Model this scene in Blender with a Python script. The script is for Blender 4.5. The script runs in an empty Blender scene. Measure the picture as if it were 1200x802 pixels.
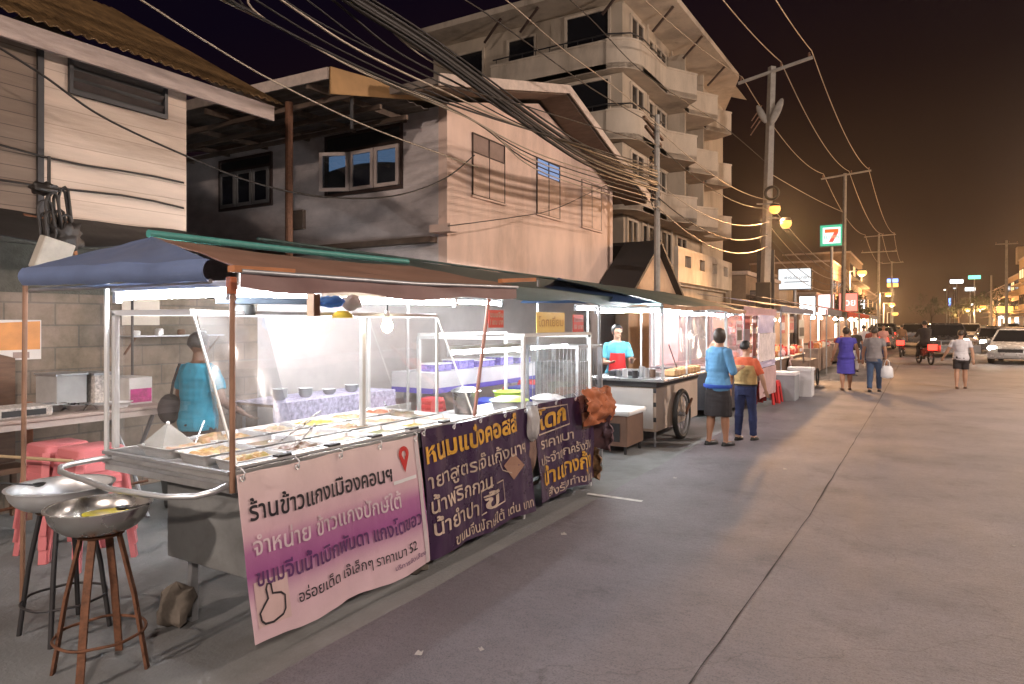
import bpy, bmesh, math, random
from mathutils import Vector, Matrix, noise
R = math.radians
random.seed(7)
SC = bpy.context.scene
COL = SC.collection

# ------------------------------------------------------------------ camera
cam = bpy.data.cameras.new("camera")
cam.sensor_width = 36.0
cam.lens = 24.0
cam.shift_y = -0.0183
cam.clip_end = 2000
cam_ob = bpy.data.objects.new("camera", cam)
cam_ob.location = (0, 0, 1.7)
cam_ob.rotation_euler = (R(90), 0, R(30.9))
COL.objects.link(cam_ob)
SC.camera = cam_ob

# ------------------------------------------------------------------ night sky
world = bpy.data.worlds.new("World")
SC.world = world
world.use_nodes = True
wn, wl = world.node_tree.nodes, world.node_tree.links
bg = wn["Background"]
sky = wn.new("ShaderNodeTexSky")
sky.sky_type = 'NISHITA'
sky.sun_disc = False
sky.sun_elevation = R(-8)
sky.sun_rotation = R(20)
tc = wn.new("ShaderNodeTexCoord")
sep = wn.new("ShaderNodeSeparateXYZ")
wl.new(tc.outputs['Generated'], sep.inputs[0])
rampz = wn.new("ShaderNodeValToRGB")
e = rampz.color_ramp.elements
e[0].position = 0.0; e[0].color = (0.050, 0.022, 0.009, 1)
e[1].position = 0.60; e[1].color = (0.0020, 0.0010, 0.0034, 1)
m1 = rampz.color_ramp.elements.new(0.13); m1.color = (0.0185, 0.0080, 0.0040, 1)
m2 = rampz.color_ramp.elements.new(0.34); m2.color = (0.0058, 0.0022, 0.0022, 1)
dotn = wn.new("ShaderNodeVectorMath"); dotn.operation = 'DOT_PRODUCT'; dotn.inputs[1].default_value = Vector((.12, 1, 0)).normalized()
wl.new(tc.outputs['Generated'], dotn.inputs[0])
azi = wn.new("ShaderNodeMath"); azi.operation = 'MULTIPLY_ADD'; azi.inputs[1].default_value = -.42; azi.inputs[2].default_value = .42   # away from the town the glow fades
wl.new(dotn.outputs['Value'], azi.inputs[0])
zsum = wn.new("ShaderNodeMath"); zsum.operation = 'ADD'; wl.new(sep.outputs['Z'], zsum.inputs[0]); wl.new(azi.outputs[0], zsum.inputs[1])
wl.new(zsum.outputs[0], rampz.inputs[0])
nz = wn.new("ShaderNodeTexNoise"); nz.inputs['Scale'].default_value = 2.2; nz.inputs['Detail'].default_value = 4
wl.new(tc.outputs['Generated'], nz.inputs['Vector'])
mr = wn.new("ShaderNodeMapRange"); mr.inputs['To Min'].default_value = .8; mr.inputs['To Max'].default_value = 1.2
wl.new(nz.outputs[0], mr.inputs['Value'])
mul = wn.new("ShaderNodeMix"); mul.data_type = 'RGBA'; mul.blend_type = 'MULTIPLY'; mul.inputs[0].default_value = 1
wl.new(rampz.outputs[0], mul.inputs[6]); wl.new(mr.outputs[0], mul.inputs[7])
addn = wn.new("ShaderNodeMix"); addn.data_type = 'RGBA'; addn.blend_type = 'ADD'; addn.inputs[0].default_value = 0.02
wl.new(mul.outputs[2], addn.inputs[6]); wl.new(sky.outputs[0], addn.inputs[7])
wl.new(addn.outputs[2], bg.inputs[0])
bg.inputs[1].default_value = 1.0

SC.view_settings.view_transform = 'Standard'
SC.view_settings.look = 'None'
SC.view_settings.gamma = 1
SC.view_settings.exposure = 0.75
SC.render.engine = 'CYCLES'
cy = SC.cycles
cy.use_denoising = True
try:
    cy.denoiser = 'OPENIMAGEDENOISE'
except Exception:
    pass
cy.max_bounces = 6; cy.diffuse_bounces = 4; cy.glossy_bounces = 3; cy.transparent_max_bounces = 24
cy.sample_clamp_indirect = 4.0
cy.caustics_reflective = False; cy.caustics_refractive = False
TUBE = 150.0          # radiance of the fluorescent tubes
SODIUM = 3100.0      # watts of a sodium street lamp
SOD_COL = (1.0, 0.52, 0.22)
NEAR_COL = (1.0, 0.82, 0.71)   # the paler lamps on this stretch of the street

# ------------------------------------------------------------------ materials
MATS = {}
def _nt(name):
    m = bpy.data.materials.new(name); m.use_nodes = True
    n, l = m.node_tree.nodes, m.node_tree.links
    return m, n, l, n["Principled BSDF"]

def mat(name, col, rough=.6, metal=0., var=.22, scale=5., bump=.0, bscale=60., spec=.5, stain=0., stretch=None, sheen=0., trans=0.):
    """principled surface with two layers of procedural wear"""
    if name in MATS: return MATS[name]
    m, n, l, b = _nt(name)
    t = n.new("ShaderNodeTexCoord")
    src = t.outputs['Object']
    if stretch:
        mp = n.new("ShaderNodeMapping"); mp.inputs['Scale'].default_value = stretch
        l.new(src, mp.inputs[0]); src = mp.outputs[0]
    a = n.new("ShaderNodeTexNoise"); a.inputs['Scale'].default_value = scale; a.inputs['Detail'].default_value = 7; a.inputs['Roughness'].default_value = .62
    l.new(src, a.inputs['Vector'])
    r = n.new("ShaderNodeValToRGB")
    r.color_ramp.elements[0].position = .3; r.color_ramp.elements[1].position = .72
    r.color_ramp.elements[0].color = tuple(max(0, c * (1 - var)) for c in col) + (1,)
    r.color_ramp.elements[1].color = tuple(min(1, c * (1 + var * .7)) for c in col) + (1,)
    l.new(a.outputs[0], r.inputs[0])
    out = r.outputs[0]
    if stain > 0:
        s = n.new("ShaderNodeTexNoise"); s.inputs['Scale'].default_value = scale * .37; s.inputs['Detail'].default_value = 9; s.inputs['Roughness'].default_value = .7
        l.new(src, s.inputs['Vector'])
        sr = n.new("ShaderNodeValToRGB"); sr.color_ramp.elements[0].position = .5; sr.color_ramp.elements[1].position = .68
        l.new(s.outputs[0], sr.inputs[0])
        mx = n.new("ShaderNodeMix"); mx.data_type = 'RGBA'; mx.blend_type = 'MULTIPLY'
        l.new(sr.outputs[0], mx.inputs[0]); l.new(out, mx.inputs[6]); mx.inputs[7].default_value = (1 - stain, 1 - stain * 1.05, 1 - stain * 1.1, 1)
        out = mx.outputs[2]
    l.new(out, b.inputs['Base Color'])
    rr = n.new("ShaderNodeMapRange"); rr.inputs['To Min'].default_value = max(.03, rough - .1); rr.inputs['To Max'].default_value = min(1, rough + .12)
    l.new(a.outputs[0], rr.inputs['Value']); l.new(rr.outputs[0], b.inputs['Roughness'])
    b.inputs['Metallic'].default_value = metal
    b.inputs['Specular IOR Level'].default_value = spec
    if sheen: b.inputs['Sheen Weight'].default_value = sheen
    if bump > 0:
        f = n.new("ShaderNodeTexNoise"); f.inputs['Scale'].default_value = bscale; f.inputs['Detail'].default_value = 5
        l.new(src, f.inputs['Vector'])
        bp = n.new("ShaderNodeBump"); bp.inputs['Strength'].default_value = bump; bp.inputs['Distance'].default_value = .02
        l.new(f.outputs[0], bp.inputs['Height']); l.new(bp.outputs[0], b.inputs['Normal'])
    if trans > 0:
        tl = n.new("ShaderNodeBsdfTranslucent"); l.new(out, tl.inputs[0])
        ms = n.new("ShaderNodeMixShader"); ms.inputs[0].default_value = trans
        o_ = n["Material Output"]; l.new(b.outputs[0], ms.inputs[1]); l.new(tl.outputs[0], ms.inputs[2]); l.new(ms.outputs[0], o_.inputs[0])
    MATS[name] = m
    return m

def emi(name, col, strength):
    if name in MATS: return MATS[name]
    m, n, l, b = _nt(name)
    b.inputs['Base Color'].default_value = (.06, .06, .06, 1)
    b.inputs['Emission Color'].default_value = tuple(col) + (1,)
    b.inputs['Emission Strength'].default_value = strength
    MATS[name] = m
    return m

def glass(name, tint=(1, 1, 1), haze=.05, gloss=.10, rough=.03):
    if name in MATS: return MATS[name]
    m, n, l, b = _nt(name)
    n.remove(b)
    o = n["Material Output"]
    tr = n.new("ShaderNodeBsdfTransparent"); tr.inputs[0].default_value = tuple(tint) + (1,)
    gl = n.new("ShaderNodeBsdfGlossy"); gl.inputs['Roughness'].default_value = rough; gl.inputs[0].default_value = (1, 1, 1, 1)
    di = n.new("ShaderNodeBsdfDiffuse"); di.inputs[0].default_value = (.75, .75, .74, 1)
    lw = n.new("ShaderNodeLayerWeight"); lw.inputs[0].default_value = .35
    mr_ = n.new("ShaderNodeMapRange"); mr_.inputs['To Min'].default_value = gloss * .45; mr_.inputs['To Max'].default_value = min(.9, gloss * 5)
    l.new(lw.outputs['Facing'], mr_.inputs['Value'])
    m1_ = n.new("ShaderNodeMixShader"); l.new(mr_.outputs[0], m1_.inputs[0]); l.new(tr.outputs[0], m1_.inputs[1]); l.new(gl.outputs[0], m1_.inputs[2])
    t = n.new("ShaderNodeTexCoord")
    a = n.new("ShaderNodeTexNoise"); a.inputs['Scale'].default_value = 3.; a.inputs['Detail'].default_value = 7
    l.new(t.outputs['Object'], a.inputs['Vector'])
    hz = n.new("ShaderNodeMapRange"); hz.inputs['From Min'].default_value = .3; hz.inputs['From Max'].default_value = .75
    hz.inputs['To Min'].default_value = haze * .35; hz.inputs['To Max'].default_value = haze * 1.7
    l.new(a.outputs[0], hz.inputs['Value'])
    m2_ = n.new("ShaderNodeMixShader"); l.new(hz.outputs[0], m2_.inputs[0]); l.new(m1_.outputs[0], m2_.inputs[1]); l.new(di.outputs[0], m2_.inputs[2])
    l.new(m2_.outputs[0], o.inputs[0])
    MATS[name] = m
    return m

def ramp_axis(name, axis, stops, rough=.5, scale=1., var=.1, offset=0.):
    """printed design: colour bands along one object axis, with faint wear"""
    if name in MATS: return MATS[name]
    m, n, l, b = _nt(name)
    t = n.new("ShaderNodeTexCoord"); s = n.new("ShaderNodeSeparateXYZ"); l.new(t.outputs['Object'], s.inputs[0])
    mr_ = n.new("ShaderNodeMapRange"); mr_.inputs['From Min'].default_value = offset; mr_.inputs['From Max'].default_value = offset + scale
    l.new(s.outputs[axis], mr_.inputs['Value'])
    r = n.new("ShaderNodeValToRGB")
    while len(r.color_ramp.elements) < len(stops): r.color_ramp.elements.new(.5)
    for el, (p, c) in zip(r.color_ramp.elements, stops):
        el.position = p; el.color = tuple(c) + (1,)
    l.new(mr_.outputs[0], r.inputs[0])
    a = n.new("ShaderNodeTexNoise"); a.inputs['Scale'].default_value = 6; a.inputs['Detail'].default_value = 6
    l.new(t.outputs['Object'], a.inputs['Vector'])
    v = n.new("ShaderNodeMapRange"); v.inputs['To Min'].default_value = 1 - var; v.inputs['To Max'].default_value = 1 + var
    l.new(a.outputs[0], v.inputs['Value'])
    mx = n.new("ShaderNodeMix"); mx.data_type = 'RGBA'; mx.blend_type = 'MULTIPLY'; mx.inputs[0].default_value = 1
    l.new(r.outputs[0], mx.inputs[6]); l.new(v.outputs[0], mx.inputs[7])
    l.new(mx.outputs[2], b.inputs['Base Color'])
    b.inputs['Roughness'].default_value = rough
    bp = n.new("ShaderNodeBump"); bp.inputs['Strength'].default_value = .25; bp.inputs['Distance'].default_value = .03
    l.new(a.outputs[0], bp.inputs['Height']); l.new(bp.outputs[0], b.inputs['Normal'])
    MATS[name] = m
    return m

# ------------------------------------------------------------------ mesh building
W = {}
class MB:
    def __init__(s): s.bm = bmesh.new()
    def add(s, vs, fs):
        v = [s.bm.verts.new(p) for p in vs]
        for f in fs:
            try: s.bm.faces.new([v[i] for i in f])
            except ValueError: pass
        return v
    def box(s, x0, x1, y0, y1, z0, z1):
        s.add([(x0,y0,z0),(x1,y0,z0),(x1,y1,z0),(x0,y1,z0),(x0,y0,z1),(x1,y0,z1),(x1,y1,z1),(x0,y1,z1)],
              [(3,2,1,0),(4,5,6,7),(0,1,5,4),(1,2,6,5),(2,3,7,6),(3,0,4,7)]); return s
    def obox(s, M, sx, sy, sz):
        c = [Vector((x*sx/2, y*sy/2, z*sz/2)) for z in (-1,1) for x, y in ((-1,-1),(1,-1),(1,1),(-1,1))]
        s.add([M @ p for p in c], [(3,2,1,0),(4,5,6,7),(0,1,5,4),(1,2,6,5),(2,3,7,6),(3,0,4,7)]); return s
    def bar(s, p0, p1, w, h, up=(0,0,1)):
        p0, p1 = Vector(p0), Vector(p1); d = p1 - p0
        y = d.normalized(); x = y.cross(Vector(up))
        if x.length < 1e-4: x = y.cross(Vector((1,0,0)))
        x.normalize(); z = x.cross(y)
        M = Matrix((x, y, z)).transposed().to_4x4(); M.translation = (p0 + p1) / 2
        return s.obox(M, w, d.length, h)
    def cyl(s, p0, p1, r0, r1=None, n=12):
        return s.tube([p0, p1], [r0, r0 if r1 is None else r1], n)
    def tube(s, pts, r, n=8, closed=False, flat=1.0):
        pts = [Vector(p) for p in pts]; k = len(pts)
        rs = r if isinstance(r, (list, tuple)) else [r] * k
        rings = []; px = None
        for i, p in enumerate(pts):
            if closed: t = pts[(i+1) % k] - pts[i-1]
            else: t = (pts[min(i+1, k-1)] - pts[max(i-1, 0)])
            t = t.normalized() if t.length > 1e-9 else Vector((0,0,1))
            if px is None:
                a = Vector((0,0,1)) if abs(t.z) < .95 else Vector((1,0,0))
                px = t.cross(a).normalized()
            else:
                px = (px - t * px.dot(t)); px = px.normalized() if px.length > 1e-6 else t.orthogonal().normalized()
            py = t.cross(px)
            rings.append([s.bm.verts.new(p + (px*math.cos(2*math.pi*j/n) + py*math.sin(2*math.pi*j/n)*flat) * rs[i]) for j in range(n)])
        for i in range(k if closed else k-1):
            A, B = rings[i], rings[(i+1) % k]
            for j in range(n):
                s.bm.faces.new((A[j], A[(j+1)%n], B[(j+1)%n], B[j]))
        if not closed:
            s.bm.faces.new(rings[0][::-1]); s.bm.faces.new(rings[-1])
        return s
    def sph(s, c, rx, ry=None, rz=None, n=12, M=None):
        ry = rx if ry is None else ry; rz = rx if rz is None else rz
        c = Vector(c); m = max(4, n//2); rows = []
        for i in range(m+1):
            th = math.pi*i/m
            if i in (0, m): rows.append([Vector((0,0,rz*math.cos(th)))])
            else: rows.append([Vector((rx*math.sin(th)*math.cos(2*math.pi*j/n), ry*math.sin(th)*math.sin(2*math.pi*j/n), rz*math.cos(th))) for j in range(n)])
        V = [[s.bm.verts.new(c + (M @ p if M else p)) for p in r] for r in rows]
        for i in range(m):
            A, B = V[i], V[i+1]
            for j in range(n):
                if len(A) == 1: s.bm.faces.new((A[0], B[j], B[(j+1)%n]))
                elif len(B) == 1: s.bm.faces.new((A[j], B[0], A[(j+1)%n]))
                else: s.bm.faces.new((A[j], B[j], B[(j+1)%n], A[(j+1)%n]))
        return s
    def lathe(s, prof, c=(0,0,0), n=28, close=False):
        c = Vector(c); rings = []
        for r, z in prof:
            if r < 1e-5: rings.append([s.bm.verts.new(c + Vector((0,0,z)))])
            else: rings.append([s.bm.verts.new(c + Vector((r*math.cos(2*math.pi*j/n), r*math.sin(2*math.pi*j/n), z))) for j in range(n)])
        for A, B in zip(rings, rings[1:]):
            for j in range(n):
                k = (j+1) % n
                if len(A) == 1 and len(B) == 1: continue
                if len(A) == 1: s.bm.faces.new((A[0], B[j], B[k]))
                elif len(B) == 1: s.bm.faces.new((A[j], B[0], A[k]))
                else: s.bm.faces.new((A[j], B[j], B[k], A[k]))
        return s
    def poly(s, pts):
        s.bm.faces.new([s.bm.verts.new(p) for p in pts]); return s
    def prism(s, pts, vec):
        pts = [Vector(p) for p in pts]; vec = Vector(vec); n = len(pts)
        a = [s.bm.verts.new(p) for p in pts]; b = [s.bm.verts.new(p + vec) for p in pts]
        s.bm.faces.new(a[::-1]); s.bm.faces.new(b)
        for i in range(n): s.bm.faces.new((a[i], a[(i+1)%n], b[(i+1)%n], b[i]))
        return s
    def rings(s, rr):
        """loft closed rings (lists of points of one length), capped"""
        V = [[s.bm.verts.new(p) for p in r] for r in rr]; n = len(V[0])
        for A, B in zip(V, V[1:]):
            for j in range(n): s.bm.faces.new((A[j], A[(j+1)%n], B[(j+1)%n], B[j]))
        s.bm.faces.new(V[0][::-1]); s.bm.faces.new(V[-1]); return s
    def grid(s, f, nu, nv, th=0.):
        P = [[Vector(f(i/nu, j/nv)) for j in range(nv+1)] for i in range(nu+1)]
        A = [[s.bm.verts.new(p) for p in r] for r in P]
        for i in range(nu):
            for j in range(nv): s.bm.faces.new((A[i][j], A[i+1][j], A[i+1][j+1], A[i][j+1]))
        if th:
            def nrm(i, j):
                du = P[min(i+1,nu)][j] - P[max(i-1,0)][j]; dv = P[i][min(j+1,nv)] - P[i][max(j-1,0)]
                q = du.cross(dv); return q.normalized() if q.length > 1e-9 else Vector((0,0,1))
            B = [[s.bm.verts.new(P[i][j] - nrm(i,j)*th) for j in range(nv+1)] for i in range(nu+1)]
            for i in range(nu):
                for j in range(nv): s.bm.faces.new((B[i][j], B[i][j+1], B[i+1][j+1], B[i+1][j]))
            for i in range(nu):
                s.bm.faces.new((A[i][0], B[i][0], B[i+1][0], A[i+1][0])); s.bm.faces.new((A[i+1][nv], B[i+1][nv], B[i][nv], A[i][nv]))
            for j in range(nv):
                s.bm.faces.new((A[0][j+1], B[0][j+1], B[0][j], A[0][j])); s.bm.faces.new((A[nu][j], B[nu][j], B[nu][j+1], A[nu][j+1]))
        return s
    def build(s, name, m, parent=None, bevel=0., smooth=None, label=None, cat=None, group=None, kind=None, origin=None, recalc=True):
        bm = s.bm
        if recalc: bmesh.ops.recalc_face_normals(bm, faces=bm.faces[:])
        M = W[parent] if parent else (Matrix.Translation(origin) if origin else Matrix())
        bm.transform(M.inverted())
        me = bpy.data.meshes.new(name); bm.to_mesh(me); bm.free()
        me.materials.append(m)
        if smooth:
            me.polygons.foreach_set('use_smooth', [True]*len(me.polygons)); me.set_sharp_from_angle(angle=R(smooth))
        o = bpy.data.objects.new(name, me); COL.objects.link(o)
        if parent: o.parent = parent
        elif origin: o.location = origin
        W[o] = M
        if bevel:
            b = o.modifiers.new('edge', 'BEVEL'); b.width = bevel; b.segments = 2; b.limit_method = 'ANGLE'
        tag(o, label, cat, group, kind)
        return o

def tag(o, label=None, cat=None, group=None, kind=None):
    if label: o['label'] = label
    if cat: o['category'] = cat
    if group: o['group'] = group
    if kind: o['kind'] = kind
def T(name, label, cat, loc=(0,0,0), group=None, rz=0.):
    o = bpy.data.objects.new(name, None); o.empty_display_size = .1; COL.objects.link(o)
    o.location = loc; o.rotation_euler = (0,0,rz)
    W[o] = Matrix.Translation(loc) @ Matrix.Rotation(rz, 4, 'Z')
    tag(o, label, cat, group); return o
def move(o, loc, rz=0., scale=None):
    o.location = loc; o.rotation_euler = (0,0,rz)
    if scale: o.scale = (scale,)*3
KIDS = {}
def copy(o, loc, rz=0., label=None, group=None, scale=None, parent=None):
    c = o.copy(); COL.objects.link(c)
    if parent: c.parent = parent
    else:
        c.location = loc; c.rotation_euler = (0,0,rz)
        if scale: c.scale = (scale,)*3 if isinstance(scale,(int,float)) else scale
        if label: c['label'] = label
        if group: c['group'] = group
    for ch in list(o.children): copy(ch, None, parent=c)
    return c
def B(x0,x1,y0,y1,z0,z1): return MB().box(x0,x1,y0,y1,z0,z1)
def onx(px, py, x):
    """the point on the vertical plane x = const seen along a camera ray (image pixel of the 1200 wide photograph)"""
    r = (px-600)/800; d = x/(r*.858 - .5135)
    return Vector((x, d*(r*.5135+.858), 1.7+(379-py)*d/800))
def ony(px, py, y):
    r = (px-600)/800; d = y/(r*.5135+.858)
    return Vector((d*(r*.858-.5135), y, 1.7+(379-py)*d/800))

def text_bm(s, size, fit=None, bold=0., cuts=0):
    c = bpy.data.curves.new('writing', 'FONT'); c.body = s; c.size = size; c.offset = bold*size; c.resolution_u = 3
    o = bpy.data.objects.new('writing', c); COL.objects.link(o)
    dg = bpy.context.evaluated_depsgraph_get(); dg.update()
    me = bpy.data.meshes.new_from_object(o.evaluated_get(dg))
    bpy.data.objects.remove(o); bpy.data.curves.remove(c)
    bm = bmesh.new(); bm.from_mesh(me); bpy.data.meshes.remove(me)
    if bm.verts:
        xs = [v.co.x for v in bm.verts]; x0, x1 = min(xs), max(xs)
        k = fit/(x1-x0) if fit else 1.
        for v in bm.verts: v.co.x = (v.co.x-x0)*k
    for _ in range(cuts):
        ed = [e_ for e_ in bm.edges if e_.calc_length() > .035]
        if ed: bmesh.ops.subdivide_edges(bm, edges=ed, cuts=1)
    return bm
def write(s, size, m, parent, f, fit=None, bold=.012, name='lettering', cuts=0):
    """lettering laid on a surface: f(u, v) -> world point"""
    mb = MB(); mb.bm.free(); mb.bm = text_bm(s, size, fit, bold, cuts)
    for v in mb.bm.verts: v.co = Vector(f(v.co.x, v.co.y))
    return mb.build(name, m, parent, recalc=False)
# ================================================================== special materials
def road_mat():
    m, n, l, b = _nt('road_concrete')
    t = n.new("ShaderNodeTexCoord")
    def nt(scale, detail=8, st=None, rough=.6):
        src = t.outputs['Object']
        if st:
            mp = n.new("ShaderNodeMapping"); mp.inputs['Scale'].default_value = st; l.new(src, mp.inputs[0]); src = mp.outputs[0]
        a = n.new("ShaderNodeTexNoise"); a.inputs['Scale'].default_value = scale; a.inputs['Detail'].default_value = detail; a.inputs['Roughness'].default_value = rough
        l.new(src, a.inputs['Vector']); return a.outputs[0]
    r = n.new("ShaderNodeValToRGB"); r.color_ramp.elements[0].position = .32; r.color_ramp.elements[1].position = .7
    r.color_ramp.elements[0].color = (.120,.112,.126,1); r.color_ramp.elements[1].color = (.208,.192,.211,1)
    l.new(nt(.42, 9, None, .66), r.inputs[0])
    def mulmix(a, fac, col, lo, hi):
        q = n.new("ShaderNodeMapRange"); q.inputs['From Min'].default_value = lo; q.inputs['From Max'].default_value = hi; l.new(fac, q.inputs['Value'])
        x = n.new("ShaderNodeMix"); x.data_type = 'RGBA'; x.blend_type = 'MULTIPLY'; l.new(q.outputs[0], x.inputs[0]); l.new(a, x.inputs[6]); x.inputs[7].default_value = col+(1,); return x.outputs[2]
    c = r.outputs[0]
    c = mulmix(c, nt(26, 6, (.35, 1, 1)), (.84,.84,.86), .42, .75)        # brushed streaks across the lane
    c = mulmix(c, nt(1.6, 10, None, .75), (.62,.6,.6), .54, .74)           # oily stains
    c = mulmix(c, nt(95, 4), (.60,.60,.61), .48, .68)                        # grit
    # pale hairline cracks and repair seams
    v = n.new("ShaderNodeTexVoronoi"); v.feature = 'DISTANCE_TO_EDGE'; v.inputs['Scale'].default_value = .23
    dn = n.new("ShaderNodeTexNoise"); dn.inputs['Scale'].default_value = 1.7; dn.inputs['Detail'].default_value = 6; l.new(t.outputs['Object'], dn.inputs['Vector'])
    mx = n.new("ShaderNodeMix"); mx.data_type = 'VECTOR'; mx.inputs[0].default_value = .35; l.new(t.outputs['Object'], mx.inputs[4]); l.new(dn.outputs['Color'], mx.inputs[5]); l.new(mx.outputs[1], v.inputs['Vector'])
    q = n.new("ShaderNodeMapRange"); q.inputs['From Min'].default_value = 0.0012; q.inputs['From Max'].default_value = .0; q.inputs['To Max'].default_value = .5; l.new(v.outputs['Distance'], q.inputs['Value'])
    x = n.new("ShaderNodeMix"); x.data_type = 'RGBA'; x.blend_type = 'MULTIPLY'; l.new(q.outputs[0], x.inputs[0]); l.new(c, x.inputs[6]); x.inputs[7].default_value = (.45,.43,.42,1); c = x.outputs[2]
    l.new(c, b.inputs['Base Color'])
    rg = n.new("ShaderNodeMapRange"); rg.inputs['To Min'].default_value = .42; rg.inputs['To Max'].default_value = .8; l.new(nt(.8, 8), rg.inputs['Value']); l.new(rg.outputs[0], b.inputs['Roughness'])
    bp = n.new("ShaderNodeBump"); bp.inputs['Strength'].default_value = .6; bp.inputs['Distance'].default_value = .014
    ad = n.new("ShaderNodeMath"); ad.operation = 'ADD'; l.new(nt(30, 6, (.3, 1, 1)), ad.inputs[0]); l.new(nt(130, 3), ad.inputs[1]); l.new(ad.outputs[0], bp.inputs['Height']); l.new(bp.outputs[0], b.inputs['Normal'])
    return m

def block_mat(name, c1, c2, mortar, w=.4, h=.2, axis='x', stain=.5):
    m, n, l, b = _nt(name)
    t = n.new("ShaderNodeTexCoord"); s = n.new("ShaderNodeSeparateXYZ"); l.new(t.outputs['Object'], s.inputs[0])
    cmb = n.new("ShaderNodeCombineXYZ"); l.new(s.outputs['Y' if axis == 'x' else 'X'], cmb.inputs[0]); l.new(s.outputs['Z'], cmb.inputs[1])
    br = n.new("ShaderNodeTexBrick"); br.inputs['Scale'].default_value = 1; br.inputs['Brick Width'].default_value = w; br.inputs['Row Height'].default_value = h
    br.inputs['Mortar Size'].default_value = .008; br.inputs['Color1'].default_value = c1+(1,); br.inputs['Color2'].default_value = c2+(1,); br.inputs['Mortar'].default_value = mortar+(1,)
    l.new(cmb.outputs[0], br.inputs['Vector'])
    a = n.new("ShaderNodeTexNoise"); a.inputs['Scale'].default_value = 1.3; a.inputs['Detail'].default_value = 9; a.inputs['Roughness'].default_value = .7; l.new(t.outputs['Object'], a.inputs['Vector'])
    q = n.new("ShaderNodeMapRange"); q.inputs['From Min'].default_value = .42; q.inputs['From Max'].default_value = .66; l.new(a.outputs[0], q.inputs['Value'])
    x = n.new("ShaderNodeMix"); x.data_type = 'RGBA'; x.blend_type = 'MULTIPLY'; l.new(q.outputs[0], x.inputs[0]); l.new(br.outputs[0], x.inputs[6]); x.inputs[7].default_value = (1-stain, 1-stain*.95, 1-stain*1.05, 1)
    l.new(x.outputs[2], b.inputs['Base Color']); b.inputs['Roughness'].default_value = .85
    bp = n.new("ShaderNodeBump"); bp.inputs['Strength'].default_value = .6; bp.inputs['Distance'].default_value = .01
    l.new(br.outputs['Fac'], bp.inputs['Height']); bp.invert = True; l.new(bp.outputs[0], b.inputs['Normal'])
    return m

def board_mat(name, col, pitch=.16, dark=.5, var=.25, stain=.3, axis='Z'):
    """horizontal boards: dark grooves at a fixed pitch, worn paint"""
    m = mat(name, col, .75, var=var, scale=2.2, stain=stain, stretch=(1, .22, 2.0), bump=.15, bscale=30)
    n, l = m.node_tree.nodes, m.node_tree.links; b = n["Principled BSDF"]
    t = n.new("ShaderNodeTexCoord"); s = n.new("ShaderNodeSeparateXYZ"); l.new(t.outputs['Object'], s.inputs[0])
    md = n.new("ShaderNodeMath"); md.operation = 'PINGPONG'; md.inputs[1].default_value = pitch/2; l.new(s.outputs[axis], md.inputs[0])
    q = n.new("ShaderNodeMapRange"); q.inputs['From Min'].default_value = .0; q.inputs['From Max'].default_value = .006; q.inputs['To Min'].default_value = dark; q.inputs['To Max'].default_value = 0; l.new(md.outputs[0], q.inputs['Value'])
    src = b.inputs['Base Color'].links[0].from_socket
    x = n.new("ShaderNodeMix"); x.data_type = 'RGBA'; x.blend_type = 'MULTIPLY'; l.new(q.outputs[0], x.inputs[0]); l.new(src, x.inputs[6]); x.inputs[7].default_value = (.2,.17,.14,1)
    l.new(x.outputs[2], b.inputs['Base Color'])
    return m

STEEL = mat('stainless_steel', (.62,.62,.63), .28, 1., var=.12, scale=7, bump=.04, bscale=90)
ALU = mat('aluminium', (.72,.73,.74), .38, .9, var=.12, scale=9)
WHITEP = mat('white_paint', (.74,.74,.73), .45, var=.1)
RUST = mat('rusty_iron', (.17,.075,.04), .7, .3, var=.45, scale=22, bump=.3)
DARKM = mat('dark_metal', (.05,.048,.05), .5, .5, var=.3)
GALV = mat('galvanised_steel', (.42,.43,.45), .45, .7, var=.2, scale=12)
BLACK = mat('black_rubber', (.018,.018,.018), .6, var=.3)
WOOD = mat('old_wood', (.16,.085,.05), .65, var=.35, scale=4, stretch=(1,1,8), bump=.2)
CONC = mat('pole_concrete', (.36,.34,.31), .85, var=.2, scale=5, bump=.25, stain=.25)
REDPL = mat('red_plastic', (.55,.03,.03), .35, var=.1)
PINKPL = mat('pink_red_plastic', (.56,.17,.18), .38, var=.12)
BLUEPL = mat('blue_plastic', (.03,.06,.38), .38, var=.15)
GREENPL = mat('lime_plastic', (.42,.62,.10), .35, var=.1)
WHITEPL = mat('white_plastic', (.75,.75,.76), .4, var=.08)
WINDARK = mat('dark_window_glass', (.012,.013,.016), .12, var=.3, spec=.6)
CABLE = mat('cable_rubber', (.018,.014,.012), .55, var=.3)
WIREM = mat('aluminium_wire', (.45,.38,.30), .5, .6, var=.1)

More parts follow.
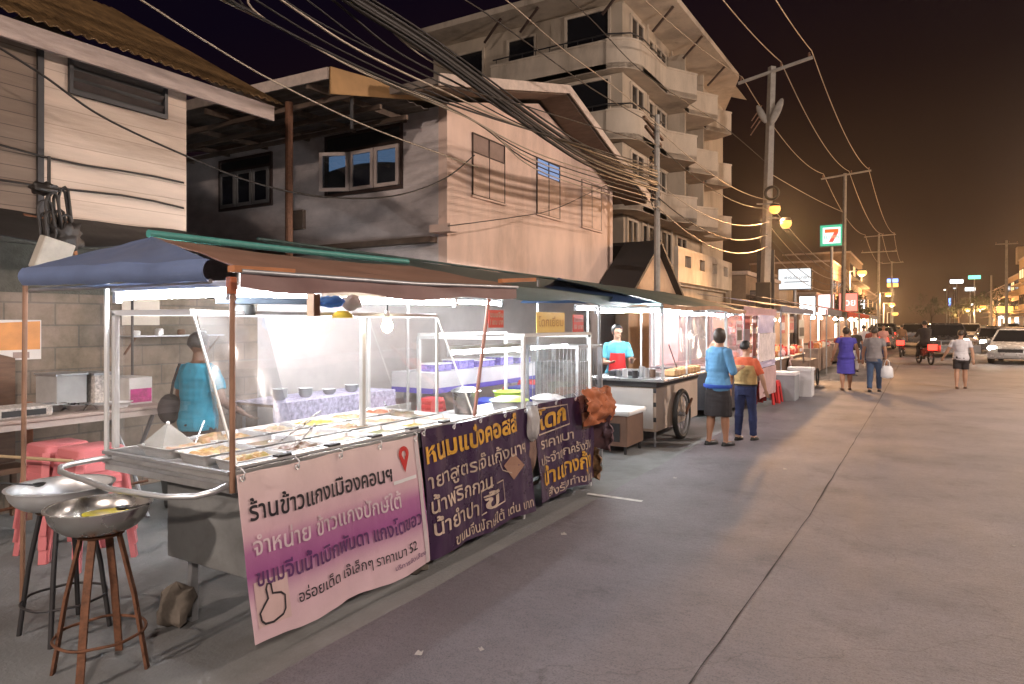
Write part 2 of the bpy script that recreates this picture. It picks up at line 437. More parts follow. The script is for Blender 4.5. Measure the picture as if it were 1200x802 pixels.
# ================================================================== ground and road
M_ROAD = road_mat()
M_GROUND = mat('shoulder_concrete', (.195,.20,.20), .8, var=.3, scale=.9, bump=.25, bscale=45, stain=.45)
MB().poly([(-400,-80,0),(400,-80,0),(400,700,0),(-400,700,0)]).build('ground', M_GROUND, kind='structure')
rd = MB(); edge = []
for i in range(160):
    y = -25 + i*.4 if i < 130 else 27 + (i-130)*18
    edge.append((y, -2.68 + .035*noise.noise((0, y*.8, 3)) + .012*noise.noise((0, y*4, 1))))
for (y0, x0), (y1, x1) in zip(edge, edge[1:]): rd.poly([(x0,y0,.004),(10.2,y0,.004),(10.2,y1,.004),(x1,y1,.004)])
bmesh.ops.remove_doubles(rd.bm, verts=rd.bm.verts[:], dist=.001)
rd.build('road', M_ROAD, kind='structure')
JOINT = mat('tar_joint', (.022,.02,.02), .8, var=.4)
def jag(name, pts, w, z=.008, seed=1):
    L, Rr = [], []
    for i in range(len(pts)-1):
        a, b_ = Vector(pts[i]), Vector(pts[i+1]); k = max(2, int((b_-a).length/.07))
        for j in range(k):
            p = a.lerp(b_, j/k); d = (b_-a).normalized(); nn = Vector((-d.y, d.x, 0))
            q = p + nn*.007*noise.noise((p.x*2, p.y*2.5, seed))
            ww = w*(.35 + 1.2*abs(noise.noise((p.x*3, p.y*3.3, seed+9))) + (1.3*max(0, noise.noise((p.x*.5, p.y*.7, seed+4))-.12)))
            L.append(q+nn*ww); Rr.append(q-nn*ww)
    m_ = MB()
    for i in range(len(L)-1): m_.poly([(Rr[i].x,Rr[i].y,z),(Rr[i+1].x,Rr[i+1].y,z),(L[i+1].x,L[i+1].y,z),(L[i].x,L[i].y,z)])
    bmesh.ops.remove_doubles(m_.bm, verts=m_.bm.verts[:], dist=.0005)
    return m_.build(name, JOINT, kind='structure')
jag('road_joint', [(-1.0,-1,0),(-.93,3.2,0),(-.84,6.5,0),(-.82,10,0),(-.78,16,0),(-.75,34,0)], .0062)
jag('road_joint', [(.9,4.9,0),(1.7,5.3,0),(2.3,5.2,0),(3.2,5.7,0)], .004, seed=5)
PAINT = mat('road_paint', (.66,.66,.64), .7, var=.25, scale=14, stain=.5)
MB().poly([(-2.84,6.17,.009),(-2.27,6.17,.009),(-2.27,6.235,.009),(-2.84,6.235,.009)]).build('road_marking', PAINT, kind='structure')
B(10.2,10.35,-25,400,0,.13).build('kerb', CONC, kind='structure')
B(10.35,13,-25,400,0,.125).build('pavement', M_GROUND, kind='structure')

# ================================================================== timber house with the long louvred vent
M_H1 = board_mat('painted_boards_shadow_streaks', (.60,.47,.38), .17, .5, .22, .42)  # worn paint; its long stain streaks also stand in for cable shadows
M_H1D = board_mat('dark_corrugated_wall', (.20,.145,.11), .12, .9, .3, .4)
M_TIN = mat('rusty_tin_roof', (.20,.115,.045), .65, .2, var=.5, scale=3, stain=.5, bump=.2)
M_FASC = mat('faded_fascia', (.50,.40,.36), .75, var=.25, scale=6, stain=.4, stretch=(1,.3,2))
h1 = T('timber_house', 'peeling board house with rusty tin roof and a long dark louvred vent under the eave', 'house', (-7,1,0))
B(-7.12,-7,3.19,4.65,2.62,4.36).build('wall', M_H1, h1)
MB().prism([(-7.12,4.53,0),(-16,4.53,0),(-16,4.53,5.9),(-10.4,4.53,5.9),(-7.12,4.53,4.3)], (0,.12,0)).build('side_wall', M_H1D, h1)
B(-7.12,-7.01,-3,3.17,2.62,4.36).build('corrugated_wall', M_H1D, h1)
B(-7.03,-6.975,3.155,3.205,2.62,4.36).build('corner_strip', DARKM, h1)
B(-6.88,-6.84,-3,5.72,4.195,4.375).build('fascia', M_FASC, h1)
MB().prism([(-6.88,5.70,4.2),(-6.88,5.70,4.37),(-10.5,5.70,6.42),(-10.5,5.70,6.26)], (0,.04,0)).build('verge_board', M_FASC, h1)
def tin(x0,z0,x1,z1,y0,y1,period,amp,th=.012,nu=4):
    n_ = int((y1-y0)/period*6)
    dx, dz = x1-x0, z1-z0; L = math.hypot(dx, dz); nx, nz_ = -dz/L, dx/L
    if nz_ < 0: nx, nz_ = -nx, -nz_
    def f(u, v):
        y = y0+(y1-y0)*v; a = amp*math.sin(2*math.pi*y/period) + .02*noise.noise((u*2, y*.7, 3))
        return (x0+dx*u+nx*a, y, z0+dz*u+nz_*a)
    return MB().grid(f, nu, n_, th)
tin(-6.77,4.40,-10.5,6.46,-3,5.78,.11,.013).build('roof', M_TIN, h1, smooth=50)
v1 = MB()
for z0,z1,y0,y1 in ((3.90,3.94,3.42,4.41),(4.285,4.32,3.42,4.41),(3.94,4.285,3.42,3.455),(3.94,4.285,4.375,4.41)): v1.box(-7.02,-6.96,y0,y1,z0,z1)
vf = v1.build('vent', DARKM, h1)
B(-7.005,-6.998,3.455,4.375,3.94,4.285).build('vent_backing', BLACK, vf)
sl = MB()
for k in range(3): sl.obox(Matrix.Translation((-6.985,3.915,3.995+.105*k)) @ Matrix.Rotation(R(35),4,'Y'), .012, .91, .075)
sl.build('louvre_slat', mat('dark_slat',(.05,.034,.028),.7,var=.3), vf)

# block wall behind the kitchen yard
M_BLOCK = block_mat('grey_blocks', (.30,.225,.175), (.255,.20,.16), (.20,.165,.14), .42, .21, stain=.6)
bw = T('block_wall', 'unplastered grey block wall behind the folding table, green with damp along its top', 'wall', (-7,1,0))
B(-7.2,-7,-3,5.6,0,1.98).build('masonry', M_BLOCK, bw)
M_DAMP = mat('damp_render', (.125,.12,.10), .9, var=.5, scale=3, stain=.5, bump=.4)
B(-7.2,-6.985,-3,4.72,1.98,2.42).build('damp_band', M_DAMP, bw)
B(-7.2,-6.9,-3,4.72,2.42,2.47).build('ledge', M_DAMP, bw)

# ================================================================== two-storey house with the gable to the street
M_H2 = mat('pink_render', (.78,.57,.47), .85, var=.16, scale=1.6, stain=.28, stretch=(1,1,.4), bump=.15, bscale=18)
M_H2S = board_mat('grey_render', (.62,.54,.52), .62, .25, .2, .25)
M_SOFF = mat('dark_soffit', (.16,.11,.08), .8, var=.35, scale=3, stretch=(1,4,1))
M_TRIM = mat('pale_trim', (.58,.47,.40), .7, var=.2, scale=7)
M_TIN2 = mat('grey_tin_roof', (.24,.20,.17), .6, .3, var=.35, scale=3, stain=.4)
h2 = T('gabled_house', 'pink rendered two-storey house with a wide gable over three tall street windows', 'house', (-7.5,10.2,0))
MB().prism([(-7.5,10.2,0),(-7.5,18.1,0),(-7.5,18.1,5.62),(-7.5,13.7,6.72),(-7.5,10.2,5.78)], (-.2,0,0)).build('gable_wall', M_H2, h2)
B(-17,-7.702,10.2,10.4,0,5.74).build('side_wall', M_H2S, h2)
B(-7.9,-7.7,17.9,18.1,0,5.5).build('corner_pier', M_H2, h2)
MB().prism([(-6.75,8.95,5.62),(-6.75,13.7,6.86),(-6.75,13.7,6.98),(-6.75,8.95,5.74)], (-9.5,0,0)).build('roof', M_TIN2, h2)
MB().prism([(-6.75,13.7,6.86),(-6.75,18.95,5.22),(-6.75,18.95,5.34),(-6.75,13.7,6.98)], (-9.5,0,0)).build('roof', M_TIN2, h2)
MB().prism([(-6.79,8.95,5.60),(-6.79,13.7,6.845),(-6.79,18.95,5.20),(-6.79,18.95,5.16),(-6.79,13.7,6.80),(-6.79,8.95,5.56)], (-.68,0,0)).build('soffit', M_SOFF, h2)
MB().prism([(-6.72,8.9,5.56),(-6.72,13.7,6.82),(-6.72,13.7,7.0),(-6.72,8.9,5.76)], (.028,0,0)).build('barge_board', M_TRIM, h2)
MB().prism([(-6.72,13.7,6.82),(-6.72,19.0,5.17),(-6.72,19.0,5.36),(-6.72,13.7,7.0)], (.028,0,0)).build('barge_board', M_TRIM, h2)
B(-7.72,-7.25,9.95,10.19,3.36,3.5).build('ledge', M_H2, h2)
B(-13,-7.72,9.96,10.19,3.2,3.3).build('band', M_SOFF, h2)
M_GLOW = emi('lit_transom', (.20,.40,.80), .42)
def street_window(y0,y1,z0,z1,zt,panel,trans,dark):
    f = MB()
    x = -7.5
    for a,b_,c,d in ((y0,y0+.022,z0,z1),(y1-.022,y1,z0,z1),(y0+.022,y1-.022,z1-.022,z1),(y0+.022,y1-.022,z0,z0+.02),(y0+.022,y1-.022,zt-.012,zt+.012),((y0+y1)/2-.01,(y0+y1)/2+.01,z0+.02,zt-.012),((y0+y1)/2-.01,(y0+y1)/2+.01,zt+.012,z1-.022)):
        f.box(x+.002,x+.034,a,b_,c,d)
    w_ = f.build('window', dark, h2)
    B(x+.002,x+.026,y0+.022,(y0+y1)/2-.01,z0+.02,zt-.012).build('shutter', panel, w_); B(x+.002,x+.026,(y0+y1)/2+.01,y1-.022,z0+.02,zt-.012).build('shutter', panel, w_)
    B(x+.002,x+.014,y0+.022,(y0+y1)/2-.01,zt+.012,z1-.022).build('pane', trans, w_); B(x+.002,x+.014,(y0+y1)/2+.01,y1-.022,zt+.012,z1-.022).build('pane', trans, w_)
    B(x+.002,x+.05,y0-.03,y1+.03,z0-.04,z0-.002).build('sill', M_H2, w_)
M_SHUT = mat('painted_shutter', (.72,.52,.42), .8, var=.15, scale=4)
M_WFR = mat('brown_window_frame', (.06,.035,.028), .6, var=.3)
M_WFP = mat('pale_window_frame', (.34,.25,.21), .7, var=.2)
street_window(11.0,12.2,4.2,5.42,5.04,M_SHUT,mat('dull_pane',(.30,.21,.18),.3,var=.2),M_WFR)
street_window(13.6,14.75,4.2,5.48,5.1,M_SHUT,M_GLOW,M_WFR)
street_window(16.0,17.25,4.2,5.42,5.06,M_SHUT,M_SHUT,M_WFP)
M_PALEFR = mat('pale_aluminium_frame', (.56,.46,.42), .5, .2, var=.1)
M_DULLFR = mat('dull_aluminium_frame', (.20,.18,.17), .6, var=.15)
def side_window(x0,x1,z0,z1,zt,fr,open_first):
    y = 10.2
    w3 = (x1-x0)/3
    fb = MB()
    for a,b_,c,d in ((x0-.06,x0,z0-.06,z1+.06),(x1,x1+.06,z0-.06,z1+.06),(x0,x1,z1,z1+.06),(x0,x1,zt-.03,zt+.03),(x0,x1,z0-.06,z0)): fb.box(a,b_,y-.05,y-.002,c,d)
    w_ = fb.build('window', M_WFR, h2)
    B(x0,x1,y-.012,y-.002,zt+.03,z1).build('transom', BLACK, w_)
    B(x0,x1,y-.009,y-.002,z0,zt-.03).build('dark_interior', BLACK, w_)
    for k in range(3):
        a, b_ = x0+w3*k+.015, x0+w3*(k+1)-.015
        s_ = MB(); p_ = MB()
        c, d = z0+.01, zt-.04
        op = open_first and k == 0
        for q in ((a,a+.07,c,d),(b_-.07,b_,c,d),(a+.07,b_-.07,d-.07,d),(a+.07,b_-.07,c,c+.07)): s_.box(q[0],q[1],y-.07,y-.03,q[2],q[3])
        p_.box(a+.07,b_-.07,y-.055,y-.045,c+.07,d-.07)
        if op:
            Mx = Matrix.Translation((b_,y-.05,0)) @ Matrix.Rotation(R(26),4,'Z') @ Matrix.Translation((-b_,-(y-.05),0))
            s_.bm.transform(Mx); p_.bm.transform(Mx)
        s_.build('casement', fr, w_)
        if open_first:
            hz_ = [(a+.03,y-.022,zt-.06)] + [(a+.03+(b_-a-.06)*q_/6, y-.022, z0+.44+.10*math.sin(.9*(k+q_/6)+.4)) for q_ in range(7)] + [(b_-.03,y-.022,zt-.06)]
            MB().prism(hz_, (0,.006,0)).build('lit_interior', M_GLOW2, w_)
        p_.build('pane', M_PANE2 if open_first else WINDARK, w_)
M_PANE2 = glass('reflecting_pane', (.6,.65,.7), .02, .12, .02)
M_GLOW2 = emi('lit_room_glow', (.30,.48,.75), .38)
side_window(-10.55,-8.6,4.36,5.5,5.2,M_PALEFR,True)
side_window(-14.0,-12.3,4.36,5.42,5.2,M_DULLFR,False)
B(-11.55,-11.2,10.1,10.19,3.7,4.1).build('vent_box', M_SOFF, h2)
# lean-to roof over the yard between the two houses
lt = T('lean_to_roof', 'sagging dark tin lean-to roof over the yard between the two houses, on one rusty post', 'lean-to', (-9.2,8,0))
tin(-7.85,5.66,-17,5.86,7.65,10.1,.2,.015).build('sheet', M_TIN2, lt, smooth=50)
MB().prism([(-7.9,7.62,5.50),(-17,7.62,5.70),(-17,7.62,5.88),(-7.9,7.62,5.68)], (0,.03,0)).build('gutter', M_TRIM, lt)
M_ORB = mat('ochre_board', (.42,.24,.10), .75, var=.2, scale=3)
MB().prism([(-7.83,7.6,5.24),(-7.83,10.0,5.80),(-7.83,10.0,5.92),(-7.83,7.6,5.66)], (.03,0,0)).build('fascia', M_ORB, lt)
rf = MB()
for k in range(7): rf.bar((-8.4-1.3*k,7.68,5.5),(-8.4-1.3*k,10.1,5.56),.06,.1)
for k in range(3): rf.bar((-17,8.2+.7*k,5.44),(-7.95,8.2+.7*k,5.42),.06,.08)
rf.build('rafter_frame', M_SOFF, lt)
MB().cyl((-9.2,8,0),(-9.2,8,5.45),.065,n=10).build('post', RUST, lt)
MB().cyl((-8.05,8.3,4.9),(-8.05,8.3,5.6),.03,n=8).build('strut', DARKM, lt)

# ================================================================== small black-roofed gable shed
M_SLATE = mat('black_roof_sheet', (.022,.02,.021), .7, var=.3, scale=6)
M_SHED = mat('ochre_render', (.52,.36,.24), .85, var=.14, scale=3, stain=.2)
sh = T('gabled_shed', 'small ochre shed with a steep black gable roof beside the pink house', 'shed', (-6.7,19,0))
MB().prism([(-6.55,16.75,2.5),(-6.55,21.1,2.5),(-6.55,18.9,3.98)], (-.25,0,0)).build('gable_wall', M_SHED, sh)
B(-6.8,-6.56,16.9,21.0,0,2.5).build('wall', M_SHED, sh)
MB().prism([(-6.35,16.6,2.36),(-6.35,18.92,3.98),(-6.35,18.92,4.08),(-6.35,16.5,2.40)], (-1.1,0,0)).build('roof', M_SLATE, sh)
MB().prism([(-6.35,18.92,3.98),(-6.35,21.25,2.36),(-6.35,21.35,2.40),(-6.35,18.92,4.08)], (-1.9,0,0)).build('roof', M_SLATE, sh)

# ================================================================== tall apartment block with stepped balconies
M_HOT = mat('cream_render', (.50,.42,.33), .85, var=.2, scale=1.1, stain=.42, bump=.1, stretch=(1,1,.3))
M_HOTB = mat('cream_parapet', (.60,.51,.41), .8, var=.18, scale=1.4, stain=.4, stretch=(1,1,.35))
ho = T('apartment_block', 'tall cream apartment block with curved corner balconies stepping up four floors', 'building', (-9,22,0))
B(-17,-8.8,22.2,36,0,12.84).build('wall', M_HOT, ho)
MB().prism([(-17.6,20.8,12.85),(-8.6,20.8,12.85),(-7.25,22.6,12.85),(-7.1,32.0,12.85),(-9,37,12.85),(-17.6,37,12.85)], (0,0,.22)).build('roof', M_HOTB, ho)
MB().rings([[Vector(p) for p in ((-17.2,21.1,13.08),(-8.8,21.1,13.08),(-7.6,22.9,13.08),(-7.6,36,13.08))], [Vector(p) for p in ((-15,25,15),(-12,25,15),(-11,26,15),(-11,33,15))]]).build('roof_pitch', M_HOT, ho)
floors = [5.7, 8.05, 10.4]
STO = 2.33
def arc(c, r, a0, a1, n=7): return [(c[0]+r*math.cos(R(a0+(a1-a0)*k/n)), c[1]+r*math.sin(R(a0+(a1-a0)*k/n))) for k in range(n+1)]
def parapet(path, z0, z1, name='balcony', th=.14):
    """a band of wall that follows a plan path, with a floor slab edge and coping"""
    P = [Vector((x,y,0)) for x,y in path]; m_ = MB()
    n_ = []
    for i in range(len(P)):
        d = (P[min(i+1,len(P)-1)]-P[max(i-1,0)]).normalized(); n_.append(Vector((d.y,-d.x,0)))
    for o0,o1,a,b_ in ((0,th,z0,z1),(-.03,th+.03,z1,z1+.07)):
        rr = [[p-nn*o0+Vector((0,0,a)), p-nn*o1+Vector((0,0,a)), p-nn*o1+Vector((0,0,b_)), p-nn*o0+Vector((0,0,b_))] for p,nn in zip(P,n_)]
        m_.rings(rr)
    return m_
for i, z in enumerate(floors):
    # slab under every floor follows the same outline
    out = [(-13.6,22.1),(-13.6,21.2)] + [(-9.0,21.2)] + arc((-9.0,22.1),.95,-90,0) + [(-8.05,24.6),(-7.3,25.9),(-8.05,26.7),(-8.05,27.4),(-7.25,28.8),(-8.05,29.5),(-8.05,30.0),(-7.3,31.4),(-8.1,31.9)]
    MB().prism([(x,y,z-.22) for x,y in out]+[(-8.79,31.9,z-.22),(-8.79,22.1,z-.22)], (0,0,.2)).build('floor_slab', M_HOTB, ho)
    o = parapet(out, z-.2, z+.72).build('balcony', M_HOTB, ho, smooth=40)
    # bay wall on the end face and fins along the street
    B(-11.3,-8.6,21.6,24.0,z,z+STO-.24).build('bay', M_HOT, ho)
    for y in (27.0, 29.7): B(-8.79,-8.1,y,y+.14,z+.02,z+STO-.24).build('fin', M_HOT, ho)
def hot_win(x0,x1,y0,y1,z0,z1,face):
    f = MB(); t_ = .09
    if face == 'end':
        y = y0
        for q in ((x0-t_,x0,z0-t_,z1+t_),(x1,x1+t_,z0-t_,z1+t_),(x0,x1,z1,z1+t_),(x0,x1,z0-t_,z0)): f.box(q[0],q[1],y-.07,y-.003,q[2],q[3])
        w_ = f.build('window', M_HOTB, ho); B(x0,x1,y-.02,y-.003,z0,z1).build('pane', WINDARK, w_)
    else:
        x = x0
        for q in ((y0-t_,y0,z0-t_,z1+t_),(y1,y1+t_,z0-t_,z1+t_),(y0,y1,z1,z1+t_),(y0,y1,z0-t_,z0),((y0+y1)/2-.03,(y0+y1)/2+.03,z0,z1)): f.box(x+.003,x+.07,q[0],q[1],q[2],q[3])
        w_ = f.build('window', M_HOTB, ho); B(x+.003,x+.02,y0,y1,z0,z1).build('pane', WINDARK, w_)
for z in floors:
    hot_win(-13.4,-12.3,22.2,0,z+.6,z+1.95,'end'); hot_win(-10.65,-9.1,21.6,0,z+.85,z+1.95,'end')
    hot_win(-16,-14.6,22.2,0,z+.6,z+1.9,'end')
    hot_win(-8.6,0,22.35,23.5,z+.5,z+1.9,'st')
    hot_win(-8.8,0,24.2,25.1,z+.1,z+1.95,'st'); hot_win(-8.8,0,25.5,26.6,z+.1,z+1.95,'st'); hot_win(-8.8,0,27.5,28.9,z+.1,z+1.95,'st'); hot_win(-8.8,0,30.1,31.5,z+.1,z+1.95,'st')
# first floor terrace over the shop: windows and a pierced parapet
hot_win(-8.8,0,22.5,23.4,3.9,5.3,'st'); hot_win(-8.8,0,24.0,25.3,3.9,5.3,'st'); hot_win(-8.8,0,26.1,27.4,3.9,5.3,'st'); hot_win(-8.8,0,28.1,29.4,3.9,5.3,'st')
tp = MB().box(-7.15,-7.0,22.6,30.2,3.1,3.65).box(-7.15,-7.0,22.6,30.2,4.05,4.3)
for y0,y1 in ((22.6,23.4),(24.1,25.2),(25.9,27.0),(27.7,28.8),(29.5,30.2)): tp.box(-7.15,-7.0,y0,y1,3.65,4.05)
tp.build('terrace_parapet', M_HOTB, ho)
B(-8.79,-7.16,22.6,30.2,3.0,3.2).build('terrace_slab', M_HOTB, ho)
B(-9.09,-7.3,23.2,30.0,0,2.998).build('shop_wall', M_HOT, ho)
for y in (22.8,30.0): MB().cyl((-7.1,y,0),(-7.1,y,3.09),.12,n=12).build('column', M_HOT, ho)
for k,(x,y) in enumerate(((-13.6,21.3),(-12.0,21.2),(-8.9,21.4),(-7.9,23.6),(-7.7,26.6),(-7.7,30.2))):
    MB().bar((x-.35,y,12.15),(x+.45,y-.1,12.84),.07,.07).build('eave_bracket', M_WFR, ho)

for k,(y,z) in enumerate(((24.75,6.2),(27.15,8.55),(29.85,6.2),(24.75,10.9))):
    ac = T('air_conditioner', ['pale air conditioner on the lowest balcony of the apartment block','pale air conditioner on the middle balcony of the apartment block','pale air conditioner farther along the lowest balcony','pale air conditioner on the top balcony of the apartment block'][k], 'air conditioner', (-8.5,y,z))
    MB().box(-8.79,-8.45,y-.35,y+.35,z-.25,z+.3).build('case', WHITEP, ac, bevel=.02)
    MB().tube([(-8.45,y,z+.02),(-8.435,y,z+.02)], .2, 18).build('fan_grille', DARKM, ac)
dp = MB()
for y in (24.4,27.25,31.7): dp.cyl((-8.72,y,0),(-8.72,y,12.8),.05,n=8)
dp.build('drain_pipe', M_HOTB, ho)
ra = MB()
for z in floors:
    ra.tube([(-13.55,21.27,z+1.0),(-9.0,21.27,z+1.0),(-8.3,21.6,z+1.0),(-8.12,22.2,z+1.0),(-8.12,24.6,z+1.0)], .025, 6)
    for k in range(9): ra.cyl((-13.4+.55*k,21.27,z+.78),(-13.4+.55*k,21.27,z+1.0),.014,n=5)
ra.build('handrail', DARKM, ho)
# ================================================================== lamps
M_TUBE = emi('tube_glow', (.95,.97,1.0), TUBE)
M_TUBEN = emi('older_tube_glow', (.95,.97,1.0), TUBE*.5)
M_TUBEP = emi('pinkish_tube_glow', (1.0,.80,.80), TUBE*1.3)
M_TUBEW = emi('warm_tube_glow', (1.0,.78,.55), TUBE*.8)
M_HOUS = mat('lamp_housing', (.62,.62,.63), .5, var=.1)
def tube_lamp(p0, p1, label, m=None, r=.019, name='fluorescent_lamp', group=None):
    p0, p1 = Vector(p0), Vector(p1); d = (p1-p0).normalized()
    t = T(name, label, 'lamp', (p0+p1)/2, group)
    MB().bar(p0+Vector((0,0,.045)), p1+Vector((0,0,.045)), .045, .035).build('housing', M_HOUS, t)
    MB().tube([p0+d*.04, p1-d*.04], r, 8).build('tube', m or M_TUBE, t)
    for a, b_ in ((p0, p0+d*.038), (p1-d*.038, p1)):
        MB().bar(a, b_, .034, .075).build('end_cap', M_HOUS, t)
    return t
M_BULB = emi('bulb_glow', (1.0,.86,.62), 60)
M_BULBW = emi('strong_warm_bulb_glow', (1.0,.74,.50), 190)
def bulb(p, label, cord=.25, r=.035, shade=False, m=None, group=None):
    p = Vector(p); t = T('hanging_bulb', label, 'lamp', p, group)
    MB().cyl(p+Vector((0,0,cord)), p+Vector((0,0,.05)), .005, n=6).build('cord', BLACK, t)
    MB().cyl(p+Vector((0,0,.05)), p+Vector((0,0,.0)), .018, .02, 10).build('socket', WHITEPL, t)
    MB().lathe([(.014,0),(r*.75,-.03),(r,-.06),(r*.8,-.09),(0,-.11)], p, 14).build('bulb', m or M_BULB, t, smooth=60)
    return t

# ================================================================== banners
def surf(y0, y1, z1, z0, x=-2.9, wave=.016, seed=0., skew=0., lean=.04):
    """point on a hanging sheet facing the street: u along the street, v downwards, both in metres"""
    def f(u, v, off=0.):
        Wd, H = y1-y0, z1-z0
        a, b_ = u/Wd, v/H
        w_ = wave*(noise.noise((u*2.6, v*1.3, seed))*1.7 + .6*math.sin(u*7+seed)*b_ + .55*noise.noise((u*9, v*3.2, seed+5)) - .5*math.exp(-((u-.47*Wd)/.045)**2)) + lean*b_
        return Vector((x + w_ + off, y0+u + skew*b_, z1 - v + .012*math.sin(u*9+seed)*b_))
    return f
def sheet(name, f, Wd, H, m, parent, nu=90, nv=40, th=.003):
    return MB().grid(lambda u, v: f(u*Wd, v*H), nu, nv, th).build(name, m, parent, smooth=60)
INK = mat('black_ink', (.02,.016,.022), .5, var=.1)
INKW = mat('white_ink', (.66,.54,.58), .5, var=.3, scale=7)
INKV = mat('violet_ink', (.10,.03,.12), .5, var=.1)
INKY = mat('yellow_ink', (.68,.36,.04), .45, var=.4, scale=9)
INKC = mat('cream_ink', (.56,.44,.35), .45, var=.42, scale=9)
INKR = mat('red_ink', (.55,.03,.025), .5, var=.1)
def wr(s, size, u0, v0, fit, m, par, f, bold=.014, slope=0., off=.0095, cuts=1):
    return write(s, size, m, par, lambda x, y: f(u0+x, v0-y-slope*x, off), fit, bold, cuts=cuts)
def ring_of(pts, w, f, m, par, name='symbol', off=.0095):
    """an open stroke of even width laid on a sheet"""
    mb = MB(); P = [Vector((a,b_,0)) for a,b_ in pts]
    L = []; Q = []
    for i in range(len(P)):
        d = (P[min(i+1,len(P)-1)]-P[max(i-1,0)]).normalized(); nn = Vector((-d.y,d.x,0))*w/2
        a = P[i]+nn; c = P[i]-nn; L.append(f(a.x,a.y,off)); Q.append(f(c.x,c.y,off))
    for i in range(len(P)-1): mb.poly([L[i],L[i+1],Q[i+1],Q[i]])
    return mb.build(name, m, par, recalc=False)

# pink banner on the curry cart
M_PBAN = ramp_axis('pink_banner_print', 2, [(0,(.66,.48,.52)),(.22,(.64,.43,.50)),(.40,(.34,.10,.28)),(.53,(.42,.16,.33)),(.64,(.64,.42,.48)),(.78,(.70,.52,.54)),(1,(.76,.60,.58))], .34, .86, .07, -.86)
y0, y1, zt, zb = 2.19, 3.60, .95, .085
pb = T('banner', 'pink and purple vinyl banner with a red map pin, tied along the curry cart', 'banner', (-2.9,2.2,zt))
f = surf(y0, y1, zt, zb, -2.895, .017, 1.3, .07, .05)
H = zt-zb; Wd = y1-y0
sheet('vinyl_sheet', f, Wd, H, M_PBAN, pb)
wr('ร้านข้าวแกงเมืองคอนฯ', .135, .05, .245, 1.06, INK, pb, f, .016)
wr('จำหน่าย ข้าวแกงปักษ์ใต้', .13, .05, .425, 1.12, INKW, pb, f, .01)
wr('ขนมจีนน้ำเบิกพันดา แกงโตขอว', .125, .05, .585, 1.30, INKV, pb, f, .016)
wr('อร่อยเด็ด เจ๊เล็กๆ ราคาเบา 52', .085, .30, .735, .98, INK, pb, f, .008)
wr('บริการจัดเลี้ยง', .04, 1.06, .80, .30, INKV, pb, f, .004)
pin = [(1.235+.05*math.cos(R(a)), .095+.05*math.sin(R(a))) for a in range(150,391,20)] + [(1.235,.215)]
mbp = MB(); hole = [(1.235+.02*math.cos(R(a)), .095+.02*math.sin(R(a))) for a in range(150,391,20)] + [(1.235,.135)]
for i in range(len(pin)):
    j = (i+1) % len(pin)
    mbp.poly([f(*pin[i],.0095), f(*pin[j],.0095), f(*hole[j],.0095), f(*hole[i],.0095)])
mbp.build('map_pin', INKR, pb, recalc=False)
MB().grid(lambda u, v: f(1.12+.22*u, .252+.022*v, .008), 8, 1).build('white_bar', WHITEPL, pb, recalc=False)
MB().grid(lambda u, v: f(.03+.215*u, .56+.235*v, .006), 8, 8).build('white_card', mat('pale_card', (.62,.45,.44), .5, var=.08), pb, recalc=False)
ring_of([(.05,.76),(.045,.72),(.075,.69),(.105,.66),(.10,.61),(.11,.585),(.13,.59),(.135,.64),(.19,.65),(.215,.67),(.21,.74),(.19,.765),(.12,.785),(.07,.78),(.05,.76)], .012, f, INK, pb, 'thumb_symbol', .0095)
MB().grid(lambda u, v: f(1.36+.035*u, .02+.84*v, .007), 2, 30).build('white_edge', mat('worn_white_edge', (.60,.52,.54), .5, var=.15), pb, recalc=False)

def eyelets(par, f, Wd, H, n):
    for k in range(n):
        c = f(.03+(Wd-.06)*k/(n-1), .022, .008)
        MB().tube([c+Vector((0,.013*math.cos(2*math.pi*q_/14),.013*math.sin(2*math.pi*q_/14))) for q_ in range(14)], .004, 5, closed=True).build('eyelet', ALU, par, smooth=60)
        MB().tube([c+Vector((.004,0,.0)), c+Vector((.012,.004,.03)), c+Vector((-.02,.0,.055))], .003, 5).build('tie_cord', WHITEPL, par)
eyelets(pb, f, Wd, H, 5)
# two dark banners on the pancake cart
M_DBAN = mat('dark_purple_vinyl', (.050,.022,.062), .28, var=.3, scale=5, bump=.15, bscale=8)
d1 = T('banner', 'long dark purple vinyl banner with yellow and cream lettering next to the pink banner', 'banner', (-2.9,3.65,.96))
y0, y1, zt, zb = 3.63, 5.08, .975, .10
f = surf(y0, y1, zt, zb, -2.895, .026, 4.1, .06, .05)
sheet('vinyl_sheet', f, 1.45, zt-zb, M_DBAN, d1)
wr('หนมแบ๋งคอสส์', .19, .03, .225, 1.22, INKY, d1, f, .03, .05)
wr('ายาสูตรเจ๊แก้งนาฯ', .14, .02, .40, 1.34, INKC, d1, f, .010, .03)
wr('น้ำพริกกวน', .15, .04, .57, .78, INKC, d1, f, .012, .03)
wr('น้ำยำปา', .15, .05, .72, .56, INKC, d1, f, .012)
wr('ขี้', .15, .70, .70, .22, INKC, d1, f, .02)
wr('ขนมจีนปักษ์ใต้ เต่น บาท', .105, .26, .85, 1.16, INKC, d1, f, .012, .02)
ring_of([(.66,.55),(.98,.53),(.98,.70),(.66,.73),(.66,.55)], .012, f, INKC, d1, 'frame_print')
mbq = MB().poly([f(1.0,.42,.0095), f(1.14,.34,.0095), f(1.30,.46,.0095), f(1.12,.56,.0095)]); mbq.build('fan_print', mat('brown_ink', (.34,.19,.13), .5, var=.15), d1, recalc=False)
ring_of([(.93,.36),(.98,.45),(1.10,.50)], .008, f, INKC, d1, 'sprig_print')
eyelets(d1, f, 1.45, zt-zb, 5)
d2 = T('banner', 'shorter dark purple vinyl banner with orange lettering beside the crumpled orange cloth', 'banner', (-2.9,5.2,.97))
